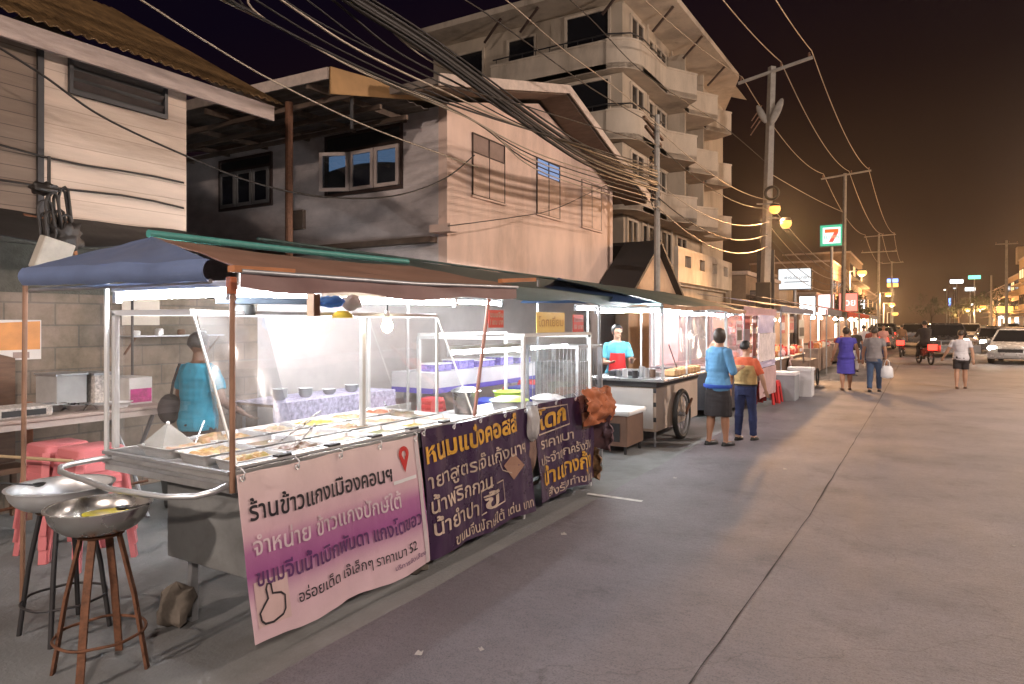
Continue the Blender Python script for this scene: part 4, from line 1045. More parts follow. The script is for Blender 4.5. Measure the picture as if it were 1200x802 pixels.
carton('product_carton', -6.30,-5.95,3.41,3.62,.982,1.22, mat('white_carton', (.62,.60,.58), .6, var=.15), 'white carton with a magenta printed band at the end of the table', 'carton', ('printed_band', M_MAG, (-5.948,-5.944,3.42,3.61,1.0,1.12)))
carton('tool_case', -6.15,-5.85,2.35,2.75,.982,1.06, M_NEWS, 'flat case with black and white print on the folding table', 'case', ('label_print', mat('black_print', (.03,.03,.03)), (-5.849,-5.845,2.4,2.7,.995,1.04)))
for k, (x, y, s_, m_) in enumerate(((-6.1,2.86,.10,ALU),(-5.95,2.98,.09,STEEL),(-5.9,3.15,.07,ALU),(-5.88,3.3,.08,WHITEPL))):
    b_ = T('metal_bowl', ['dented aluminium bowl beside the flat case','steel bowl behind the pole on the table','small aluminium bowl by the grey box','white plastic bowl on the table edge'][k], 'bowl', (x,y,.98))
    MB().lathe([(0,0),(s_*.6,0),(s_,s_*.6),(s_+.008,s_*.6),(s_*.62,.008),(0,.008)], (x,y,.981), 20).build('body', m_, b_, smooth=50)
    MB().lathe([(s_+.002,s_*.6-.006),(s_+.012,s_*.6-.003),(s_+.012,s_*.6+.003),(s_+.002,s_*.6+.004)], (x,y,.981), 20).build('rim', m_, b_)
bm_ = T('water_bucket', 'dark plastic bucket on the floor behind the pink stools', 'bucket', (-5.95,3.9,0))
MB().lathe([(0,.0),(.14,0),(.18,.3),(.19,.3),(.19,.31),(.172,.31),(.135,.012),(0,.012)], (-5.95,3.9,0), 20).build('body', mat('dark_grey_plastic', (.06,.065,.065)), bm_, smooth=50)
MB().tube([(-5.95+.18*math.cos(a), 3.9, .3+.18*math.sin(a)) for a in [k*math.pi/12 for k in range(13)]], .006, 6).build('handle', GALV, bm_)
# paper sign
sg = T('wall_sign', 'orange and white printed board on the block wall', 'sign', (-6.98,2.6,1.5))
MB().box(-6.99,-6.975,2.05,3.18,1.37,1.73).build('board', mat('white_board', (.66,.60,.56), .5, var=.1), sg)
MB().poly([(-6.972,2.06,1.46),(-6.972,3.17,1.46),(-6.972,3.17,1.72),(-6.972,2.55,1.69),(-6.972,2.06,1.62)]).build('orange_panel', mat('orange_print', (.66,.27,.07), .5, var=.2), sg)
write('เปิดทุกวัน', .09, INKW, sg, lambda x, y: Vector((-6.968, 2.12+x, 1.58+y)), .42)
write('โทร สั่งได้', .06, INK, sg, lambda x, y: Vector((-6.968, 2.12+x, 1.40+y)), .5)
MB().box(-6.972,-6.968,2.95,3.08,1.385,1.44).build('stamp', mat('dull_pane', (.3,.21,.18)), sg)
# shelf on the wall and a notice sheet
sf = T('wall_shelf', 'narrow wire shelf with odds and ends on the block wall above the boxes', 'shelf', (-6.9,4.3,1.5))
MB().box(-6.99,-6.75,3.9,4.95,1.56,1.575).build('board', GALV, sf)
for y in (3.95,4.9): MB().bar((-6.98,y,1.38),(-6.78,y,1.555),.015,.015).build('bracket', RUST, sf)
MB().cyl((-6.75,3.9,.84),(-6.75,3.9,2.3),.012).build('upright', DARKM, sf)
B(-6.992,-6.985,3.93,4.33,1.68,2.0).build('notice_sheet', mat('yellowed_paper', (.62,.55,.47), .8, var=.1), None, label='yellowed blank sheet pinned above the wire shelf', cat='paper', origin=(-6.99,4.1,1.7))
for k,(y,h_,m_) in enumerate(((4.0,.05,WHITEPL),(4.25,.07,ALU),(4.5,.06,WOOD),(4.75,.045,WHITEPL))):
    MB().lathe([(0,0),(.04,0),(.042,h_*.8),(.03,h_),(0,h_)], (-6.86,y,1.577), 12).build('jar', m_, None, smooth=50, label=['squat white jar at the near end of the wire shelf','aluminium tin on the wire shelf','brown pot on the wire shelf','low white jar at the far end of the wire shelf'][k], cat='jar', origin=(-6.86,y,1.577))

# dark awning over the yard and the cable junction hanging beside it
aw = T('yard_awning', 'black folded awning above the block wall of the timber house', 'awning', (-6.8,2,2.4))
MB().grid(lambda u, v: (-6.98+.62*v, -2+6.75*u, 2.70-.28*v-.05*math.sin(u*19)*v+.03*noise.noise((u*12,v*3,1))), 50, 6, .01).build('cloth', mat('black_tarp', (.010,.009,.009), .6, var=.4, bump=.3, bscale=6), aw, smooth=70)
MB().cyl((-6.9,3.0,2.66),(-6.9,5.2,2.52),.025).build('pole', RUST, aw)
jx = T('cable_junction', 'tangle of black cable loops with a dangling pale meter box by the timber house', 'junction box', (-6.0,2.7,2.3))
J0 = onx(65,270,-5.6)
rnd = random.Random(4)
for k in range(9):
    a = rnd.uniform(-.09,.09); hgt = rnd.uniform(.22,.5); w_ = rnd.uniform(.03,.07)
    c0 = J0 + Vector((rnd.uniform(-.06,.06), a, -.12))
    MB().tube([c0+Vector((0,w_*math.sin(2*math.pi*q_/14)*(1+.3*math.sin(q_)), hgt*.5*(1-math.cos(2*math.pi*q_/14)))) for q_ in range(15)], .011, 6).build('cable_loop', CABLE, jx, smooth=70)
rag('splice_tangle', J0+Vector((.02,.06,-.05)), .08, .11, .10, CABLE, None, None, 6, jx, .6)
rag('splice_tangle', J0+Vector((0,-.08,.30)), .06, .09, .05, CABLE, None, None, 16, jx, .6)
Mx = Matrix.Translation(J0+Vector((.06,-.05,-.20))) @ Matrix.Rotation(R(-14),4,'X') @ Matrix.Rotation(R(12),4,'Y')
MB().obox(Mx,.10,.22,.25).build('meter_box', mat('pale_grey_box', (.42,.39,.34), .6, var=.2, stain=.3), jx, bevel=.012)
MB().bar(J0+Vector((.02,.12,-.10)), J0+Vector((.03,.16,-.38)), .05,.02).build('hanging_strap', mat('orange_stick', (.5,.2,.08)), jx)
MB().cyl(J0+Vector((-.01,-.04,-.2)), J0+Vector((-.01,-.04,.55)), .012).build('riser_pipe', CABLE, jx)

# ================================================================== back tables with purple cloths and stool stacks
M_PCLO = mat('purple_print_cloth', (.58,.53,.68), .75, var=.5, scale=20)
M_WCLO = mat('white_plastic_cloth', (.60,.58,.60), .5, var=.1)
M_PBRD = mat('violet_hem', (.13,.10,.42), .6, var=.2)
t1 = T('dining_table', 'low dining table under a purple floral cloth behind the curry showcase', 'table', (-6.6,6.2,0))
MB().box(-7.05,-6.35,5.3,7.3,.73,.76).build('table_top', WOOD, t1)
MB().grid(lambda u, v: (-6.31+.02*noise.noise((u*9,v,1)), 5.26+2.1*u, .775-.30*v), 30, 4, .004).build('cloth_drop', M_PCLO, t1, smooth=60)
B(-7.07,-6.31,5.26,7.36,.768,.776).build('tablecloth', M_PCLO, t1)
for a,b_ in ((-7.0,5.4),(-6.42,5.4),(-7.0,7.2),(-6.42,7.2)): MB().cyl((a,b_,0),(a,b_,.73),.02).build('leg', GALV, t1)
t2 = T('dining_table', 'long table under a white cloth with violet hem beneath the green awning', 'table', (-6.1,9.2,0))
B(-6.6,-5.9,7.7,10.9,.96,.99).build('table_top', WOOD, t2)
MB().grid(lambda u, v: (-5.86+.015*noise.noise((u*14,v,2)), 7.66+3.3*u, 1.0-.22*v), 30, 3, .004).build('cloth_drop', M_WCLO, t2, smooth=60)
MB().grid(lambda u, v: (-5.855+.015*noise.noise((u*14,1,2)), 7.66+3.3*u, .78-.075*v), 30, 1, .004).build('hem', M_PBRD, t2, smooth=60)
MB().grid(lambda u, v: (-6.62+.76*u, 7.65+.012*noise.noise((u*6,v,2)), 1.0-.22*v), 10, 3, .004).build('cloth_drop', M_WCLO, t2, smooth=60)
MB().grid(lambda u, v: (-6.62+.76*u, 7.645+.012*noise.noise((u*6,1,2)), .78-.075*v), 10, 1, .004).build('hem', M_PBRD, t2, smooth=60)
B(-6.62,-5.86,7.66,10.96,.992,1.0).build('tablecloth', M_WCLO, t2)
for a,b_ in ((-6.5,7.8),(-6.0,7.8),(-6.5,10.8),(-6.0,10.8)): MB().cyl((a,b_,0),(a,b_,.96),.02).build('leg', GALV, t2)
for k in range(5):
    y = 7.85+.6*k
    carton('food_container', -6.3,-6.0,y,y+.42,1.001,1.10+.03*(k%2), mat('lilac_print_box', (.30,.25,.62), .5, var=.7, scale=30), ['lilac printed box at the near end of the white table','second lilac printed box on the white table','lilac box in the middle of the white table','lilac box beyond the middle of the white table','last lilac box at the far end of the white table'][k], 'box', ('lid', WHITEPL, (-6.31,-5.99,y-.01,y+.43,1.10+.03*(k%2),1.115+.03*(k%2))))
def stack_st(c, n, m, nm, h=.46):
    for k in range(n):
        lab = '%s plastic stool, %s of the stack %s' % (nm[0], ['lowest','second up','third up','fourth up','topmost'][k if k < n-1 else 4], nm[1])
        pl_stool((c[0],c[1],.075*k), m, lab, h, .32, 'stacked plastic stools')
stack_st((-5.75,7.45), 4, REDPL, ('red','at the near end of the white table'))
stack_st((-5.6,9.9), 5, REDPL, ('red','at the far end of the white table'))
stack_st((-5.6,9.4), 4, REDPL, ('dark red','next to the far red stack'))
pl_stool((-5.5,8.9), BLUEPL, 'single blue plastic stool under the white table edge', .5, .34)
carton('plastic_crate', -5.5,-5.1,7.9,8.4,.0,.62, BLUEPL, 'tall blue plastic crate under the white table', 'crate', ('label_card', WHITEPL, (-5.098,-5.094,8.05,8.3,.35,.5)))
carton('plastic_crate', -5.5,-5.0,8.95,9.5,.0,.72, mat('deep_blue_plastic', (.02,.03,.25), .4), 'deep blue plastic crate beyond the tall blue one', 'crate')
carton('display_board', -7.47,-7.44,11.3,11.75,1.45,1.95, mat('cream_card', (.66,.62,.52), .6), 'small framed picture on the wall under the green awning', 'picture', ('print', mat('dark_print', (.12,.10,.07), .5, var=.6, scale=20), (-7.438,-7.434,11.37,11.68,1.53,1.87)))
# white side wall behind the tables, lit by the stall lamps
M_PANEL = mat('pale_partition', (.52,.47,.45), .7, var=.1, scale=2, stain=.12)
B(-7.42,-7.38,5.62,18,0,2.55).build('partition_wall', M_PANEL, None, label='pale board partition wall behind the dining tables', cat='wall', origin=(-7.4,8,0))
MB().box(-12,-7.45,8.9,8.95,0,2.35).build('back_partition', M_PANEL, None, label='pale partition at the back of the yard between the houses', cat='wall', origin=(-9,8.9,0))

for k in range(4):
    bw_ = T('bowl_stack', ['stack of white bowls nearest on the purple cloth','second stack of white bowls on the purple cloth','low stack of white bowls on the purple cloth','far stack of white bowls on the purple cloth'][k], 'bowls', (-6.6,5.6+.4*k,.777))
    for q_ in range((5,4,2,3)[k]):
        z = .777+.022*q_; MB().lathe([(0,0),(.05,0),(.09,.05),(.094,.05),(.055,.006),(0,.006)], (-6.6,5.6+.4*k,z), 18).build('bowl', WHITEPL, bw_, smooth=50)
# dark green awning over the tables and the middle stall
ga = T('market_awning', 'wide dark green tarp awning stretched from the pink house over the middle stall', 'awning', (-5,9,2.3))
def gaf(u, v):
    y0_, y1_ = 5.6, 16.2
    y = y0_+(y1_-y0_)*u
    x = -7.0 + (3.55)*v
    z = 2.72 - .66*v - .06*math.sin(v*math.pi) + .04*noise.noise((u*7,v*3,4)) - .05*u
    return (x, y - .9*v*(1-u)*0 , z)
MB().grid(gaf, 40, 14, .004).build('tarp', M_TARPG, ga, smooth=70)
MB().grid(lambda u, v: Vector(gaf(u,1))+Vector((.004+.01*noise.noise((u*20,v,2)),0,-.11*v*(1+.2*math.sin(u*30)))), 40, 3, .004).build('valance', M_TARPG, ga, smooth=70)
for y in (8.0,12.0,16.0): MB().cyl((-3.5,y,0),(-3.5,y,2.03),.018).build('post', GALV, ga)
MB().cyl((-3.46,5.6,2.0),(-3.46,16.2,1.96),.016).build('eave_pole', GALV, ga)
MB().cyl((-7.0,5.6,2.74),(-7.0,16.2,2.69),.02).build('back_pole', M_TARPG, ga)
tube_lamp((-5.2,7.0,1.98),(-5.2,8.4,1.98), 'fluorescent tube over the dining tables under the green awning')
tube_lamp((-4.6,9.6,1.93),(-4.6,11.0,1.93), 'fluorescent tube under the far part of the green awning')
tube_lamp((-6.2,5.6,2.2),(-6.2,6.9,2.2), 'fluorescent tube above the purple clothed table')

# ================================================================== pancake stall: steel frame, low glass case, pots
st = T('food_cart', 'open white-framed pancake cart with a low tube lamp, tubs and two red price cards', 'food cart', (-3.4,6,0))
x0, x1, y0, y1 = -4.0, -2.95, 5.0, 6.55
MB().box(x0,x1-.04,y0,y1,.80,.84).build('counter', STEEL, st, bevel=.004)
MB().box(x0+.1,x1-.06,y0+.1,y1-.1,.3,.80).build('cabinet', mat('dull_steel_panel', (.3,.31,.31)), st)
pf = MB()
for (x,y) in ((x0,y0),(x1-.02,y0+.15),(x0,y1),(x1-.02,y1)): pf.bar((x,y,.0),(x,y,1.58),.03,.03,(0,1,0))
pf.bar((x0,y0,1.595),(x0,y1,1.595),.03,.03).bar((x1-.02,y0+.15,1.595),(x1-.02,y1,1.595),.03,.03).bar((x0,y1,1.57),(x1,y1,1.57),.03,.03).bar((x0,y0,1.57),(x1-.02,y0+.15,1.57),.03,.03)
pf.build('case_frame', FR, st)
for y in (y1-.02,): MB().prism([(x0,y,.86),(x1,y,.86),(x1,y,1.55),(x0,y,1.55)], (0,.004,0)).build('end_glass', G1, st)
MB().prism([(x1-.02,5.2,.86),(x1-.02,6.5,.86),(x1-.02,6.5,1.2),(x1-.02,5.2,1.2)], (.004,0,0)).build('front_glass', G1, st)
for (x,y) in ((-3.5,5.3),(-3.5,6.3)):
    MB().tube([(x,y+.2*math.cos(2*math.pi*k/24),.21+.2*math.sin(2*math.pi*k/24)) for k in range(24)], .024, 8, closed=True).build('wheel', BLACK, st, smooth=60)
tube_lamp((-3.85,5.25,1.42),(-3.75,6.45,1.42), 'fluorescent tube slung low over the pancake cart')
def card(x, y0, y1, z0, z1, m, lines, label, ink, cat='price card', size=.07, face='x'):
    t = T('price_sign', label, cat, (x,(y0+y1)/2,z0))
    MB().box(x-.006,x,y0,y1,z0,z1).build('card', m, t)
    for k, s_ in enumerate(lines):
        zz = z1 - (k+1)*(z1-z0)/(len(lines)+.45)
        write(s_, size, ink, t, lambda a, b_, zz=zz: Vector((x+.003, y0+.06*(y1-y0)+a, zz+b_)), (y1-y0)*.88)
    return t
M_RCARD = mat('red_card', (.62,.06,.035), .5, var=.08)
p_ = onx(578,375,-2.82); card(-2.80, p_.y-.09, p_.y+.12, p_.z-.06, p_.z+.075, M_RCARD, ['ขนมจีน','1 แถม บาท'], 'red price card wired to the pink canopy post of the curry cart', INKC, size=.055)
p_ = onx(676,379,-3.42); card(-3.40, p_.y-.14, p_.y+.14, p_.z-.10, p_.z+.10, M_RCARD, ['ขนมแถม','10 บาท'], 'red price card hanging under the green awning eave', INKC, size=.07)
p_ = onx(644,378,-3.48); card(-3.46, p_.y-.33, p_.y+.33, p_.z-.11, p_.z+.11, mat('yellow_card', (.70,.47,.10), .5, var=.08), ['โดกเยี่ยม'], 'yellow hand-lettered sign beside the red card under the awning', mat('ochre_ink', (.45,.22,.03)), size=.13)
# tubs and pots on the pancake cart
def tub(x, y, z, r, h, m, label, lid=None):
    t = T('food_tub', label, 'tub', (x,y,z))
    MB().lathe([(0,0),(r*.82,0),(r,h),(r+.012,h),(r+.012,h+.008),(r-.006,h+.008),(r*.8,.01),(0,.01)], (x,y,z), 22).build('body', m, t, smooth=50)
    if lid: MB().lathe([(0,h+.05),(r*.6,h+.045),(r+.02,h+.012),(r+.02,h+.009),(0,h+.009)], (x,y,z), 22).build('lid', lid, t, smooth=50)
    return t
tub(-3.35,5.55,.841,.17,.12,WHITEPL,'white tub with a lime lid on the pancake cart',GREENPL)
tub(-3.6,5.95,.841,.15,.16,GREENPL,'lime green tub behind the white one')
tub(-3.15,5.30,.841,.14,.06,ALU,'low aluminium pan with yellow batter at the cart corner')
tub(-3.2,6.05,.841,.16,.10,WHITEPL,'white tub with printed side beside the orange cloth',WHITEPL)
tub(-3.75,5.4,.841,.13,.20,STEEL,'tall steel pot at the back of the pancake cart',STEEL)
# caged gas cabinet beyond
gc = T('display_cabinet', 'grey wire-fronted cabinet standing behind the orange cloth', 'cabinet', (-3.6,7.3,0))
MB().box(-3.95,-3.3,6.95,7.6,.25,.5).build('base', GALV, gc)
cg = MB()
for (x,y) in ((-3.95,6.95),(-3.3,6.95),(-3.3,7.6),(-3.95,7.6)): cg.bar((x,y,0),(x,y,1.45),.03,.03,(0,1,0))
for z in (.5,1.43): cg.bar((-3.95,6.95,z),(-3.3,6.95,z),.03,.03).bar((-3.3,6.95,z),(-3.3,7.6,z),.03,.03).bar((-3.95,7.6,z),(-3.3,7.6,z),.03,.03)
for k in range(12): cg.cyl((-3.3,6.98+.05*k,.5),(-3.3,6.98+.05*k,1.43),.004,n=5)
for k in range(13): cg.cyl((-3.93+.05*k,6.95,.5),(-3.93+.05*k,6.95,1.43),.004,n=5)
cg.build('cage_frame', GALV, gc)
MB().box(-3.9,-3.4,7.05,7.5,.5,1.25).build('inner_box', mat('grey_steel', (.22,.22,.22), .5,.4,var=.5,scale=14), gc)
# bench-like cabinet with a pale top
bc = T('low_cabinet', 'brown low cabinet with a rounded white top between two carts', 'cabinet', (-3.5,8.5,0))
MB().box(-3.86,-3.24,8.3,8.9,.10,.50).build('body', mat('brown_laminate', (.19,.11,.075), .5, var=.25), bc, bevel=.01)
MB().box(-3.90,-3.20,8.26,8.93,.50,.57).build('top', WHITEP, bc, bevel=.025)
MB().box(-3.78,-3.34,8.294,8.299,.16,.40).build('recess', DARKM, bc)
for a,b_ in ((-3.82,8.34),(-3.28,8.34),(-3.82,8.86),(-3.28,8.86)): MB().cyl((a,b_,0),(a,b_,.1),.02).build('foot', DARKM, bc)
# ================================================================== white push cart with the bicycle wheel
GHH = glass('milky_vinyl', (.98,.98,1), .26, .10, .12)
wc = T('food_cart', 'white push cart with one bicycle wheel and a vinyl curtained counter', 'food cart', (-3.5,10,0))
x0, x1, y0, y1 = -3.95, -3.12, 9.06, 11.1
M_WPAN = mat('white_cart_panel', (.66,.64,.62), .5, var=.1, scale=2, stain=.12)
M_CREAM = mat('cream_board', (.50,.40,.32), .6, var=.15, scale=2)
MB().box(x0,x1,y0+.012,y1,.20,.82).build('body', M_CREAM, wc, bevel=.008)
MB().box(x0+.04,x1-.04,y0,y0+.009,.24,.80).build('end_panel', M_WPAN, wc)
for z in (.34,.55,.74): MB().box(x1-.035,x1+.004,y0-.004,y0+.006,z,z+.06).build('hinge', DARKM, wc)
MB().box(x0-.18,x1+.16,y0-.14,y1+.08,.90,.935).build('counter_top', STEEL, wc, bevel=.005)
MB().box(x0-.05,x1+.02,y0-.04,y1+.02,.82,.90).build('counter_apron', DARKM, wc)
MB().cyl((x1-.02,y0+.02,0),(x1-.02,y0+.02,.2),.016).build('leg', GALV, wc); MB().cyl((x0+.02,y0+.02,0),(x0+.02,y0+.02,.2),.016).build('leg', GALV, wc)
wx, wy = -3.03, 9.95
wh = MB().tube([(wx,wy+.335*math.cos(2*math.pi*k/40),.36+.335*math.sin(2*math.pi*k/40)) for k in range(40)], .040, 8, closed=True).build('wheel', BLACK, wc, smooth=60)
MB().tube([(wx,wy+.29*math.cos(2*math.pi*k/40),.36+.29*math.sin(2*math.pi*k/40)) for k in range(40)], .022, 6, closed=True).build('rim', GALV, wh, smooth=60)
sp = MB().cyl((wx-.05,wy,.36),(wx+.05,wy,.36),.03)
for k in range(18):
    a = 2*math.pi*k/18; sp.cyl((wx+.03*(-1)**k,wy,.36),(wx,wy+.285*math.cos(a),.36+.285*math.sin(a)),.003,n=4)
sp.build('spoke', GALV, wh)
MB().bar((wx+.05,wy+.05,.36),(wx+.03,wy+.42,.55),.03,.03).build('fork', RUST, wc)
cfm = MB()
for (x,y) in ((x1+.13,y0-.1),(x1+.13,y0+1.0),(x1+.13,y1+.05),(x0-.15,y0-.1),(x0-.15,y1+.05)): cfm.bar((x,y,.935),(x,y,1.93),.024,.024,(0,1,0))
cfm.bar((x1+.13,y0-.1,1.92),(x1+.13,y1+.05,1.92),.024,.024).bar((x0-.15,y0-.1,1.92),(x1+.13,y0-.1,1.92),.024,.024)
cfm.build('post_frame', FR, wc)
MB().grid(lambda u, v: (x1+.14+.02*noise.noise((u*5,v*2,3)), y0+.55+1.5*u, 1.9-.75*v), 20, 8, .0015).build('vinyl_curtain', GHH, wc, smooth=70)
MB().bar((x1+.12,y0+.2,1.40),(x1+.0,y0+.95,1.03),.014,.014).build('prop_stick', DARKM, wc)
tube_lamp((-4.0,9.0,1.87),(-3.0,9.0,1.87), 'fluorescent tube across the end of the white push cart')
tube_lamp((-3.2,9.5,1.88),(-3.15,10.9,1.88), 'fluorescent tube along the street side of the white push cart')
# goods on it
rnd = random.Random(11)
TOASTN = ['bread loaf','sliced bread','bun','toast block']
for k in range(8):
    y = y0+.55+.17*k
    t = T('bread_box', ['square loaf of pale bread nearest the seller on the white cart','second loaf of pale bread on the white cart','third loaf along the edge of the white cart','loaf under the vinyl curtain of the white cart','golden loaf midway under the vinyl curtain','golden loaf beyond the middle of the curtain','last but one loaf on the white cart','last loaf at the far end of the white cart'][k], 'bread', (-3.08,y,.936), 'loaves along the white cart')
    MB().box(-3.16,-3.0,y-.07,y+.07,.937,1.03).build('loaf', mat('toasted_bread', (.60,.36,.17), .7, var=.3, scale=14), t, bevel=.015)
    MB().box(-3.15,-3.01,y-.06,y+.06,1.0285,1.04).build('crust', mat('bread_crust', (.45,.22,.08), .6, var=.3, scale=14), t, bevel=.005)
for k in range(9):
    x, y = -3.25-.16*(k%4)-rnd.uniform(0,.03), 9.05+.22*(k//3)+rnd.uniform(0,.05)
    h_ = rnd.uniform(.05,.14); m_ = [ALU, DARKM, WHITEPL, STEEL, mat('brown_laminate',(.19,.11,.075))][k%5]
    t = T('sauce_tin', 'small %s %s on the end of the white cart' % (['bright','black','white','steel','brown'][k%5], ['squat tin','tin of skewers','lidded tin','jar','mug','shaker','pot','cup','bottle cap tin'][k]), 'tin', (x,y,.936))
    MB().lathe([(0,0),(.04,0),(.042,h_),(0,h_)], (x,y,.937), 14).build('body', m_, t, smooth=40)
    MB().lathe([(0,h_+.012),(.045,h_+.01),(.045,h_+.001),(0,h_+.001)], (x,y,.937), 14).build('lid', ALU, t, smooth=40)
gr_ = T('flat_griddle', 'black charcoal griddle in front of the seller on the white cart', 'griddle', (-3.7,9.6,.936))
MB().box(-3.95,-3.45,9.35,9.85,.937,1.0).build('body', DARKM, gr_, bevel=.006)
MB().box(-3.92,-3.48,9.38,9.82,1.001,1.012).build('plate', STEEL, gr_)
c3 = T('stall_canopy', 'dark green tarp canopy with blue lining over the white push cart', 'canopy', (-3.6,10.5,2))
def c3f(u, v):
    y = 8.25 + 4.7*u
    return (-4.6 + 1.85*v, y, (2.34 - .40*v**1.3 - .02*math.sin(u*9)*v + .03*noise.noise((u*6,v*4,14)) - .10*max(0,.25-u)*4*(1-v)*.0))
MB().grid(c3f, 36, 12, .004).build('tarp', M_TARPG, c3, smooth=70)
M_BLUET = mat('blue_tarp', (.055,.10,.22), .5, var=.25, scale=2, bump=.25, bscale=5)
MB().grid(lambda u, v: Vector((-4.55,8.9,2.36)).lerp(Vector((-4.75,8.15,1.98)).lerp(Vector((-2.8,8.2,1.95)), u), v*.97+.02)+Vector((0,0,.03*noise.noise((u*5,v*3,2)))), 20, 10, .004).build('end_flap', M_BLUET, c3, smooth=70)
MB().grid(lambda u, v: (-2.745+.004*math.sin(u*50), 8.25+4.7*u, 1.945-.055*v-.02*math.sin(u*9)), 40, 2, .004).build('valance', mat('rust_brown_edge', (.34,.18,.10), .6, var=.3), c3, smooth=70)
MB().cyl((-2.77,8.25,1.93),(-2.77,12.95,1.93),.014).build('eave_pole', GALV, c3)
MB().cyl((-2.8,12.9,0),(-2.77,12.9,1.94),.016).build('post', GALV, c3); MB().cyl((-4.55,8.3,0),(-4.55,8.3,2.3),.016).build('post', GALV, c3)

# ================================================================== pink-lit glass stall
M_PINKG = glass('pink_film', (1,.86,.87), .16, .10, .08)
M_PINKW = mat('pink_board', (.74,.54,.53), .55, var=.12, scale=3)
ps = T('food_stall', 'pink lit stall with film windows and white pillars behind the two shoppers', 'food stall', (-3.6,13,0))
x0, x1, y0, y1 = -4.3, -3.0, 12.4, 15.3
MB().box(x0,x1,y0,y1,.12,.86).build('counter', mat('dark_counter', (.05,.05,.055), .4, var=.3), ps, bevel=.008)
MB().box(x0-.05,x1+.06,y0-.05,y1+.05,.862,.89).build('counter_top', STEEL, ps, bevel=.004)
MB().box(x0-.1,x0-.06,y0,y1,.0,2.0).build('back_panel', M_PINKW, ps)
pfm = MB()
for (x,y) in ((x1+.02,y0),(x1+.02,y0+1.45),(x1+.02,y1),(x0,y0),(x0,y1)): pfm.bar((x,y,.89),(x,y,1.95),.045,.045,(0,1,0))
pfm.bar((x1+.02,y0,1.93),(x1+.02,y1,1.93),.06,.10).bar((x0,y0,1.93),(x1,y0,1.93),.04,.06)
pfm.build('post_frame', WHITEP, ps)
MB().prism([(x1+.02,y0+.06,.92),(x1+.02,y0+1.4,.92),(x1+.02,y0+1.4,1.85),(x1+.02,y0+.06,1.85)], (.004,0,0)).build('film_window', M_PINKG, ps)
MB().prism([(x0+.1,y0,.92),(x1-.02,y0,.92),(x1-.02,y0,1.85),(x0+.1,y0,1.85)], (0,.004,0)).build('film_window', M_PINKG, ps)
M_PTARP = mat('pink_white_canopy', (.70,.48,.48), .6, var=.15, scale=2, trans=.5)
c4 = T('stall_canopy', 'low pinkish canopy sheet over the pink lit stall', 'canopy', (-3.6,14,2))
MB().grid(lambda u, v: (-4.6+1.8*v, 12.98+3.3*u, 2.28-.27*v+.02*noise.noise((u*5,v*3,9))), 20, 10, .004).build('sheet', mat('dull_brown_sheet', (.20,.14,.11), .6, var=.3), c4, smooth=70)
MB().grid(lambda u, v: (-2.795+.006*math.sin(u*40), 12.98+3.3*u, 2.01-.16*v), 20, 2, .004).build('valance', M_PTARP, c4, smooth=70)
MB().cyl((-2.83,16.2,0),(-2.83,16.2,2.0),.02).build('post', GALV, c4)
tube_lamp((-3.9,12.6,1.86),(-3.2,12.6,1.86), 'pinkish tube across the end of the pink stall', M_TUBEP)
tube_lamp((-3.4,13.0,1.86),(-3.4,14.4,1.86), 'pinkish tube along the pink stall', M_TUBEP)
def poster(x, y0_, y1_, z0, z1, m, label, inner=None, cat='poster', text=None):
    t = T('hanging_poster', label, cat, (x,(y0_+y1_)/2,z0))
    MB().box(x-.004,x,y0_,y1_,z0,z1).build('sheet', m, t)
    if inner: MB().box(x+.001,x+.004,y0_+.06,y1_-.06,z0+.08,z0+(z1-z0)*.6).build('picture', inner, t)
    if text: write(text, (z1-z0)*.2, INKR, t, lambda a, b_: Vector((x+.005, y0_+.06+a, z1-(z1-z0)*.27+b_)), (y1_-y0_)*.8)
    return t
M_REDP = mat('coral_poster', (.62,.16,.14), .5, var=.4, scale=8)
M_PALEP = mat('pale_poster', (.70,.62,.62), .5, var=.3, scale=9)
M_BLUP = mat('lavender_poster', (.50,.45,.62), .5, var=.2, scale=9)
poster(-2.93, 13.0,13.5,1.3,1.75, M_PALEP, 'pale menu sheet with a dark picture in the pink stall window', mat('dark_print',(.12,.10,.07)), text='เมนู')
poster(-2.93, 13.6,14.2,1.2,1.85, M_REDP, 'coral menu poster with a pale picture on the pink stall', M_PALEP, text='ชาเย็น')
poster(-2.92, 14.35,14.75,.95,1.85, M_PALEP, 'tall pale poster on the pillar of the pink stall', M_REDP, text='กาแฟ')
